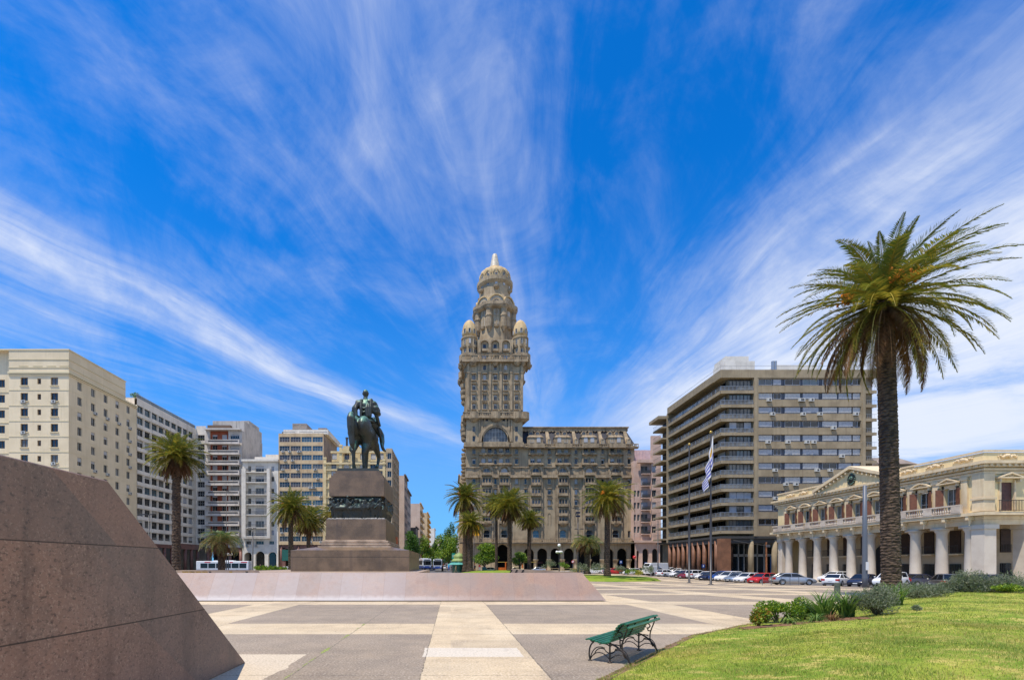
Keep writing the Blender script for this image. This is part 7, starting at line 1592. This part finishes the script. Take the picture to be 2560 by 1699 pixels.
# banded front
segs = [x1+.55, X(1951,YC), X(2034,YC), x2-.3]; mb = MB(); mb.frame(*frm('-y', YC)); mb.wall(x1+.3, x2, 7.2, 37.1, [(segs[0], segs[-1], z+.0, z+1.33) for z in zl if False] or [(segs[0], x2-.15, z+1.25, z+2.62) for z in [zz-0.0 for zz in zl]], 0, .45); mb.fr = None; B.put(mb, 'wall', m_conc)
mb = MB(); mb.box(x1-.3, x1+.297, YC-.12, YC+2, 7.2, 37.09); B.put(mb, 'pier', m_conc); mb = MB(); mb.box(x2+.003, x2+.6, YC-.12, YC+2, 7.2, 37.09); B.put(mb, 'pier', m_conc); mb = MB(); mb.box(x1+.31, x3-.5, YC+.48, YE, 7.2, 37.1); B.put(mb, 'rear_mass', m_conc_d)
wds = [(x1+.7, 2.6), (x1+3.5, 1.5), (x1+5.7, 2.9), (x1+9.1, 3.0), (x1+12.8, 2.8), (x1+15.9, 2.7), (x1+18.3, 2.3)]
for r_, z in enumerate(zl):
    mb = MB(); mb.box(segs[0]+.01, x2-.16, YC+.38, YC+.44, z+1.26, z+2.61); B.put(mb, 'spandrel', m_spandrel)
    for i, (x, w) in enumerate(wds): B.win((x + w/2, YC+.32, z+1.45), 0, rwin(B.rn, w, 1.1, 'dug' if r_ == 0 else ('ggbbgbd' if i != 1 else 'dd'), frame=m_bl_g, nv=1))
    if r_ not in (0,):
        for q in range(B.rn.randint(1, 4)): B.ac((B.rn.uniform(x1+1, x2-1), YC-.003, z+.85), 0)
    mb = MB(); mb.box(x2+.61, x3, YC, YC+.15, z-.2, z+.36); mb.box(x2+.61, x3, YC+.16, YE, z-.05, z+.16); B.put(mb, 'floor_slab', m_conc); 
    if r_ < 5: B.win(((x2+.6+x3)/2, YC+1.0, z+.17), 0, win_mesh(x3-x2-.7, 2.3, m_glb, m_frw, 2, 1))
    mb = MB(); [mb.tube([(x2+.7+i*.35, YC+.05, z+.36), (x2+.7+i*.35, YC+.05, z+1.15)], .02, 4) for i in range(6)]; mb.tube([(x2+.61, YC+.05, z+1.15), (x3, YC+.05, z+1.15)], .03, 4); B.put(mb, 'balcony_railing', m_rail)
mb = MB(); xp = XC+1.2; mb.box(xp-.25, xp+1, YE-.28, YE+.2, 7, 38.6) if False else mb.box(XC-.1, XC+1.6, YE-.25, YE+.3, 6.9, 37.09); B.put(mb, 'pier', m_conc)
# set-back far bay with deep balconies
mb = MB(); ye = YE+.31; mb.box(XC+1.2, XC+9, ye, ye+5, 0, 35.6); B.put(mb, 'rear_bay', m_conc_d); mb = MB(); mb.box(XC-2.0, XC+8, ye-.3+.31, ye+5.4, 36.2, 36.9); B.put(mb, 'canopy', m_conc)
for k, z in enumerate(zl): 
    mb = MB(); mb.box(XC-1.2, XC+1.19, ye+.02, ye+5, z-.3, z+.05); B.put(mb, 'deep_balcony', m_conc); mb = MB(); [mb.tube([(XC-1.15+.28*i, ye+.1, z+.05), (XC-1.15+.28*i, ye+.1, z+1.0)], .02, 4) for i in range(8)]; mb.tube([(XC-1.2, ye+.1, z+1.0), (XC+1.1, ye+.1, z+1.0)], .03, 4); [mb.tube([(XC-1.15, ye+.1+.5*i, z+.05), (XC-1.15, ye+.1+.5*i, z+1.0)], .02, 4) for i in range(10)]; mb.tube([(XC-1.15, ye+.1, z+1.0), (XC-1.15, ye+5, z+1.0)], .03, 4); B.put(mb, 'balcony_railing', m_frd)
    B.win((XC+1.15, ye+2.6, z+.06), R(-90), win_mesh(4.5, 2.2, m_gl, m_frd, 3))
# roof boxes
zq = lambda p, d: Z(p, d); mb = MB(); mb.box(X(1812,98), X(1887,98), 98, 102.3, ZR, zq(902,98)); mb.box(X(1814,98), X(1872,98), 98.05, 102.2, zq(902,98)+.01, zq(890,98)); B.put(mb, 'roof_house', m_deco); mb = MB(); mb.box(X(1942,97), X(2042,97), 97, 101, ZR, zq(912,97)); B.put(mb, 'roof_house', m_deco)
mb = MB(); [mb.tube([(X(p,96), 96, ZR), (X(p,96), 96, zq(903,96))], .3, 8) for p in (1932, 1938)]; B.put(mb, 'flue', m_rail); mb = MB(); mb.tube([(XC+.2, YE, ZR+.8), (XC+.2, YC+.2, ZR+.8), (x3, YC+.2, ZR+.8)], .03, 4); B.put(mb, 'roof_rail', m_rail)
# ground floor
mb = MB(); mb.box(XC, x3, YC, YE+6, 6.75, 7.19); mb.box(XC+.2, x3, YC+.25, YE, 5.9, 6.74); B.put(mb, 'ground_floor_beam', m_frd); mb = MB(); mb.box(XC+5, x3, YC+4.5, YC+4.8, -.6, 6); mb.box(XC+5, XC+5.3, YC+4.8, YE+6, -.6, 6); B.put(mb, 'shop_front', m_gl)
m_shopb = M('shop_blue', (.01,.07,.24,1), r=.3); mb = MB(); [mb.box(X(a,YC+3.9), X(b,YC+3.9), YC+3.8, YC+3.9, -.55, 3.6) for a, b in ((1925,1948),(1978,1990),(1998,2016))]; B.put(mb, 'blue_shop_panel', m_shopb); mb = MB(); [mb.box(X(p,YC+4)-.1, X(p,YC+4)+.1, YC+4.2, YC+4.4, -.5, 6) for p in (1848, 1862, 1895, 1912)]; mb.box(XC+5, x2, YC+4.2, YC+4.4, 3.4, 3.9); B.put(mb, 'shop_mullion', m_rail)
for i in range(10): mb = MB(); y = YC+2.3+2.2*i; mb.lathe((XC+.5, y, -.9), [(.42,0),(.40,7.6)], 12); B.put(mb, 'column', m_brc, True)
mb = MB(); mb.box(XC-.05, XC+1.9, YC-.05, YC+1.2, -.9, 6.74); B.put(mb, 'corner_pier', m_brc)
for p in (1877, 1936, 2035, 2090): mb = MB(); mb.lathe((X(p, YC+.6), YC+.6, -.9), [(.5,0),(.46,7.6)], 12); B.put(mb, 'column', m_conc, True)
B.done()
# brown tiled-roof house behind the palm
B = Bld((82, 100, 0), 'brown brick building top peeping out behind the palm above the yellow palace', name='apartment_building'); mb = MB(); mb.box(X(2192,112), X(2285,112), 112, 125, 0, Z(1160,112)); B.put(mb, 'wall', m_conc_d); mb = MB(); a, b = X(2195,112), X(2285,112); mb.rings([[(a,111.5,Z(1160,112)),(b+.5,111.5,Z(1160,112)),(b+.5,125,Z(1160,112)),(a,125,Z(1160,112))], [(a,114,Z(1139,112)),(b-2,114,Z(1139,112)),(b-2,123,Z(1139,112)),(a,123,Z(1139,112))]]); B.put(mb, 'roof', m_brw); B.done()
# ---- yellow neoclassical palace, right
m_yp = M('yellow_render', S(230,209,162), S(218,197,150), .35, .8, .06, 20, streak=S(186,160,108), sk=.4); m_yt = M('yellow_trim', S(222,202,166), S(206,184,150), .8, .75, streak=S(176,150,104), sk=.4); m_colw = M('white_column', S(208,196,178), S(194,180,162), .5, .7); m_shut = M('brown_shutter', S(116,72,50), S(96,58,40), 3, .6); m_stone = M('loggia_stone', S(178,160,132), S(160,142,116), .7, .85); m_balw = M('white_baluster', S(204,190,172), S(182,166,148), .8, .75)
m_ldoor = M('dark_door', S(58,40,34), S(44,30,26), 3, .6); XF, Y0, Y1 = 55.5, 50.0, 81.4; B = Bld((58, 65, tz(62)), 'pale yellow neoclassical palace with white columns, brown shutters and a central pediment', name='palace_building'); z1, z2, zc, ztp, zg = 6.0, 7.3, 11.9, 13.7, -.75
yw = [53.25 + 3.07*k for k in range(9)]; holes = [(y-.62, y+.62, 7.45, 10.25) for y in yw]
mb = MB(); mb.frame(*frm('-x', XF)); mb.wall(Y0, Y1, z2, ztp-.2, holes, 0, .4); mb.frame(*frm('-y', Y0)); mb.wall(XF, 74, z2, ztp-.2, [(57.2, 58.55, 7.45, 10.4), (61.2, 62.55, 7.45, 10.4), (65.2, 66.5, 7.45, 10.4)], 0, .4); mb.fr = None
mb.face(((XF,Y0,ztp-.2),(74,Y0,ztp-.2),(74,Y1,ztp-.2),(XF,Y1,ztp-.2))); mb.face(((XF,Y1,zg),(74,Y1,zg),(74,Y1,ztp-.2),(XF,Y1,ztp-.2))); mb.box(XF+.001, 74, Y0+.001, Y1-.01, z1+.3, z2); B.put(mb, 'wall', m_yp)
mb = MB()
for z0_, h, pr in ((z1,.55,.12),(z1+.56,.35,.22),(z2-.35,.33,.85),(11.25,.3,.15),(11.6,.22,.3),(zc+.35,.3,.75),(zc+.05,.28,.5),(ztp-.14,.2,.12)):
    mb.box(XF-pr, XF-.003, Y0-pr, Y1+pr, z0_, z0_+h); mb.box(XF, 74, Y0-pr, Y0-.003, z0_, z0_+h)
B.put(mb, 'entablature', m_yt)
mb = MB()
n = int((Y1-Y0)/.62)
for i in range(n): y = Y0 + .62*i; mb.box(XF-.66, XF-.51, y, y+.24, zc+.1, zc+.34)
for i in range(n//2): x = XF + .62*i; mb.box(x, x+.24, Y0-.66, Y0-.51, zc+.1, zc+.34)
for i in range(13): y = Y0+.9+2.45*i; mb.lathe((XF-.5, y, z1-.05), [(.05,0),(.12,.5),(.3,.9)], 6); mb.box(XF-.8, XF-.1, y-.16, y+.16, z2-.75, z2-.36)
B.put(mb, 'bracket_molding', m_yt)
for k in range(10):
    y = 51.75 + 3.07*k; mb = MB(); mb.box(XF-.2, XF-.003, y-.32, y+.32, z2+.1, 11.24); mb.box(XF-.3, XF-.003, y-.4, y+.4, 10.9, 11.2); mb.box(XF-.3, XF-.003, y-.4, y+.4, z2+.02, z2+.35); B.put(mb, 'pilaster', m_yt)
mb = MB(); mb.box(XF-.25, XF+.9, Y0-.25, Y0+.9, z2+.1, 11.24); mb.box(XF-.35, XF+1.0, Y0-.35, Y0+1.0, 8.6, 8.8); B.put(mb, 'corner_pilaster', m_yt)
def relief(mb, put, w, h, seed):
    r = random.Random(seed)
    for i in range(9):
        f = (i - 4) / 4; rr_ = h * (.5 - .28*abs(f)) * r.uniform(.8, 1.1); c = put(f*w/2, .02, h*.15*math.sin(i*2.2)); mb.ball(c, (rr_*.6, rr_*.9, rr_*.6), 7, 5)
        c = put(f*w/2 + r.uniform(-.1, .1), .02, h*.3*math.cos(i*1.7)); mb.ball(c, (rr_*.35,)*3, 6, 4)
for y in (52, 55, 58.2, 72.5, 75.5, 78.4): mb = MB(); relief(mb, lambda u, o_, z, y=y: (XF-.06-o_, y+u, 13.1+z), 1.9, .62, int(y)); B.put(mb, 'parapet_relief', m_yt, True)
for x in (57.9, 62): mb = MB(); relief(mb, lambda u, o_, z, x=x: (x+u, Y0-.06-o_, 13.1+z), 1.9, .62, int(x)); B.put(mb, 'parapet_relief', m_yt, True)
def pedi(put, w, tri, prd=.55):
    q = MB(); zz = 10.75; a = w/2
    prof = [(-a,0),(-a,.14)] + ([(0,.62)] if tri else [(-a*.6,.42),(-a*.25,.56),(0,.6),(a*.25,.56),(a*.6,.42)]) + [(a,.14),(a,0)]
    inn = [(x*.82, .12 + max(0, z-.14)*.72) for x, z in prof[1:-1]]
    A = [put(x, prd, zz+z) for x, z in prof]; Bk = [put(x, 0, zz+z) for x, z in prof]; n = len(prof)
    i0 = len(q.v); q.v += A + Bk
    for i in range(n): j = (i+1) % n; q.fi((i, j, n+j, n+i))
    I = [put(x, prd, zz+z) for x, z in inn]; J = [put(x, prd*.5, zz+z) for x, z in inn]; o_ = len(q.v); q.v += I + J; m_ = len(inn)
    out = list(range(1, n-1))
    for i in range(m_-1): q.fi((out[i], out[i+1], o_+i+1, o_+i)); q.fi((o_+i, o_+i+1, o_+m_+i+1, o_+m_+i))
    q.fi((0, 1, o_, o_+m_-1, out[-1], n-1)) ; q.fi([o_+m_+i for i in range(m_)]); q.fi((o_, o_+m_-1, o_+2*m_-1, o_+m_))
    relief(q, lambda u, o2, z: put(u, prd*.5+.03, zz+.27+z*.8), w*.45, .36, 3)
    for s in (-1, 1): c = put(s*a*.82, 0, zz-.35); d = put(s*a*.82, .35, zz-.02); q.box(min(c[0],d[0])-.08, max(c[0],d[0])+.08, min(c[1],d[1])-.08, max(c[1],d[1])+.08, c[2], d[2])
    return q
for k, y in enumerate(yw):
    B.put(pedi(lambda u, o_, z, y=y: (XF-.003-o_, y+u, z), 2.3, k % 2 == 0), 'window_pediment', m_yt)
    mb = MB(); mb.box(XF-.15, XF-.003, y-.82, y-.62, 7.45, 10.6); mb.box(XF-.15, XF-.003, y+.62, y+.82, 7.45, 10.6); mb.box(XF-.15, XF-.003, y-.82, y+.82, 10.26, 10.62); B.put(mb, 'window_frame', m_yt)
    B.win((XF+.3, y, 7.46), R(-90), rwin(B.rn, 1.2, 2.75, 'cdc', nv=1, nh=1))
    for s in (-1, 1):
        mb = MB(); ang = R(50 if s > 0 else 22); yh = y + s*.64; L = .64; dx, dy = -math.sin(ang)*L, s*math.cos(ang)*L
        q = [(XF-.17, yh), (XF-.17+dx, yh+dy)]; mb.rings([[(q[0][0],q[0][1],7.5),(q[1][0],q[1][1],7.5),(q[1][0]+.02,q[1][1]+s*.05,7.5),(q[0][0]+.02,q[0][1]+s*.05,7.5)], [(q[0][0],q[0][1],10.2),(q[1][0],q[1][1],10.2),(q[1][0]+.02,q[1][1]+s*.05,10.2),(q[0][0]+.02,q[0][1]+s*.05,10.2)]]); 
        B.put(mb, 'shutter', m_shut)
mb = MB(); mb.box(XF-.95, XF-.7, Y0+1.4, Y1, z2, z2+.12); mb.box(XF-.98, XF-.66, Y0+1.4, Y1, z2+.82, z2+.98); y = Y0+1.4
k = 0
while y < Y1:
    if k % 9 == 0: mb.box(XF-.97, XF-.67, y, y+.95, z2+.121, z2+.819); y += 1.0
    else: mb.lathe((XF-.82, y+.1, z2+.12), [(.06,0),(.11,.2),(.05,.5),(.08,.7)], 6); y += .26
    k += 1
B.put(mb, 'balustrade', m_balw)
mb = MB(); yA, yB, yM, zP, zK = 59.6, 71.8, 65.7, zc+.66, 14.75
tri = lambda x, s: [(x, yA+s, zP), (x, yB-s, zP), (x, yM, zK-s*.42)]
a = [mb.P(p) for p in tri(XF-.6, 0)]; b = [mb.P(p) for p in tri(XF+3, 0)]; mb.fi(a); mb.fi((a[0],a[2],b[2],b[0])); mb.fi((a[1],b[1],b[2],a[2])); B.put(mb, 'pediment', m_yp)
mb = MB()
for (p, q) in (((yA-.5, zP), (yM, zK+.15)), ((yB+.5, zP), (yM, zK+.15))): mb.rings([[(XF-1.05,p[0],p[1]),(XF+3,p[0],p[1]),(XF+3,p[0],p[1]+.4),(XF-1.05,p[0],p[1]+.4)], [(XF-1.05,q[0],q[1]),(XF+3,q[0],q[1]),(XF+3,q[0],q[1]+.4),(XF-1.05,q[0],q[1]+.4)]])
for s in (-1, 1):
    for i in range(9): f = i/9; y = yM + s*(6.1)*(1-f); z = zP + (zK-zP)*f; mb.box(XF-.98, XF-.62, y-.1, y+.1, z-.22, z+.05)
B.put(mb, 'raking_cornice', m_yt)
mb = MB(); mb.ball((XF-.68, yM, zP+.9), (.14,.5,.62), 14, 10); mb.ball((XF-.78, yM, zP+.9), (.1,.34,.42), 12, 8); mb.ball((XF-.7, yM, zP+1.56), (.12,.3,.22), 8, 6); [mb.ball((XF-.72, yM+.54*math.cos(t_), zP+.88+.66*math.sin(t_)), (.09,.14,.14), 6, 5) for t_ in [2*PI*i/16 for i in range(16)]]; mb.tube([(XF-.89, yM-.35, zP+.9), (XF-.89, yM+.35, zP+.9)], .04, 4); mb.tube([(XF-.89, yM, zP+.6), (XF-.89, yM, zP+1.2)], .04, 4); B.put(mb, 'coat_of_arms', m_bronze, True)
# colonnade
for k in range(10):
    if k == 0: pass
    y = 51.5 + 3.08*k; mb = MB(); mb.lathe((XF+.33, y, zg), [(.75,0),(.75,.3),(.62,.4),(.55,.55),(.55,1.6),(.47,z1-zg-.75),(.5,z1-zg-.7),(.5,z1-zg-.6),(.66,z1-zg-.38),(.66,z1-zg-.3)], 18); mb.box(XF-.35, XF+1.01, y-.68, y+.68, z1-.3, z1-.002); B.put(mb, 'column', m_colw, True)
for x, y, w_ in ((XF+.45, Y0+.4, 1.25), (XF+4.6, Y0+.4, 1.0), (XF+8.8, Y0+.4, 1.0), (XF+.45, Y1-.5, .9)):
    mb = MB(); mb.box(x-w_/2, x+w_/2, y-w_/2, y+w_/2, zg, z1-.45); mb.box(x-w_/2-.15, x+w_/2+.15, y-w_/2-.15, y+w_/2+.15, z1-.44, z1-.002); mb.box(x-w_/2-.12, x+w_/2+.12, y-w_/2-.12, y+w_/2+.12, zg, zg+.5); B.put(mb, 'corner_pier', m_colw)
mb = MB(); mb.box(XF+3.6, 74, Y0+3.6, Y1, zg, z1+.29); B.put(mb, 'loggia_wall', m_stone); mb = MB(); mb.box(XF-.6, 74, Y0-.5, Y1+.3, zg-.4, zg+.12); B.put(mb, 'plinth', m_stone)
for k in range(9):
    y = 53.1 + 3.08*k
    if abs(y - 65.4) < .6:
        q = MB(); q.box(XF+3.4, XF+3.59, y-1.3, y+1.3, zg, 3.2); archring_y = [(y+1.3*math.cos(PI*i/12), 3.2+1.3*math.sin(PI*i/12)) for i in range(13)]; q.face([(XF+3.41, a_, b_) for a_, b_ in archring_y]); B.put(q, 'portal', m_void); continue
    for z0_, h, nm in ((zg+.15, 2.5, 'barred_window'), (3.2, 2.6, 'loggia_door')):
        q = MB(); q.mat(m_ldoor if nm == 'loggia_door' else m_gl).box(XF+3.5, XF+3.597, y-.6, y+.6, z0_, z0_+h); q.mat(m_frd)
        if nm == 'barred_window': [q.box(XF+3.4, XF+3.44, y-.6+.17*i, y-.57+.17*i, z0_, z0_+h) for i in range(8)]
        B.put(q, nm, None)
    q = MB(); q.mat(m_yt).box(XF+2.9, XF+3.597, y-.9, y+.9, 2.95, 3.1); q.mat(m_frd); [q.box(XF+2.92, XF+2.95, y-.86+.17*i, y-.84+.17*i, 3.1, 4.0) for i in range(11)]; q.box(XF+2.9, XF+2.96, y-.88, y+.88, 4.0, 4.05); B.put(q, 'iron_balcony', None)
# end face: shuttered window, iron balcony; inner end windows
for x in (57.87, 61.87):
    B.put(pedi(lambda u, o_, z, x=x: (x+u, Y0-.003-o_, z), 2.5, True), 'window_pediment', m_yt); mb = MB(); mb.box(x-.67, x-.005, Y0+.12, Y0+.2, 7.46, 10.38); mb.box(x+.005, x+.67, Y0+.12, Y0+.2, 7.46, 10.38); B.put(mb, 'shutter', M('dark_shutter', S(96,60,54), S(78,48,44), 3, .6) if x < 60 else m_shut)
    mb = MB(); [mb.box(x-1.75+.16*i, x-1.72+.16*i, Y0-.9, Y0-.87, z2+.02, z2+1.1) for i in range(22)]; mb.box(x-1.78, x+1.75, Y0-.92, Y0-.85, z2+1.1, z2+1.16); mb.box(x-1.78, x+1.75, Y0-.92, Y0-.85, z2+.1, z2+.14); B.put(mb, 'iron_railing', m_iron)
    mb = MB(); mb.box(x-.85, x-.68, Y0-.15, Y0-.003, 7.45, 10.6); mb.box(x+.68, x+.85, Y0-.15, Y0-.003, 7.45, 10.6); B.put(mb, 'window_frame', m_yt)
    for z0_, h, mm in ((zg+.15, 2.6, m_gl), (3.2, 2.6, m_ldoor)): q = MB(); q.mat(mm).box(x-.55, x+.55, Y0+3.5, Y0+3.597, z0_, z0_+h); q.mat(m_frd); [q.box(x-.55+.18*i, x-.52+.18*i, Y0+3.44, Y0+3.47, z0_, z0_+h*(1 if mm is m_gl else .35)) for i in range(7)]; B.put(q, 'barred_window' if mm is m_gl else 'loggia_door', None)
B.done()
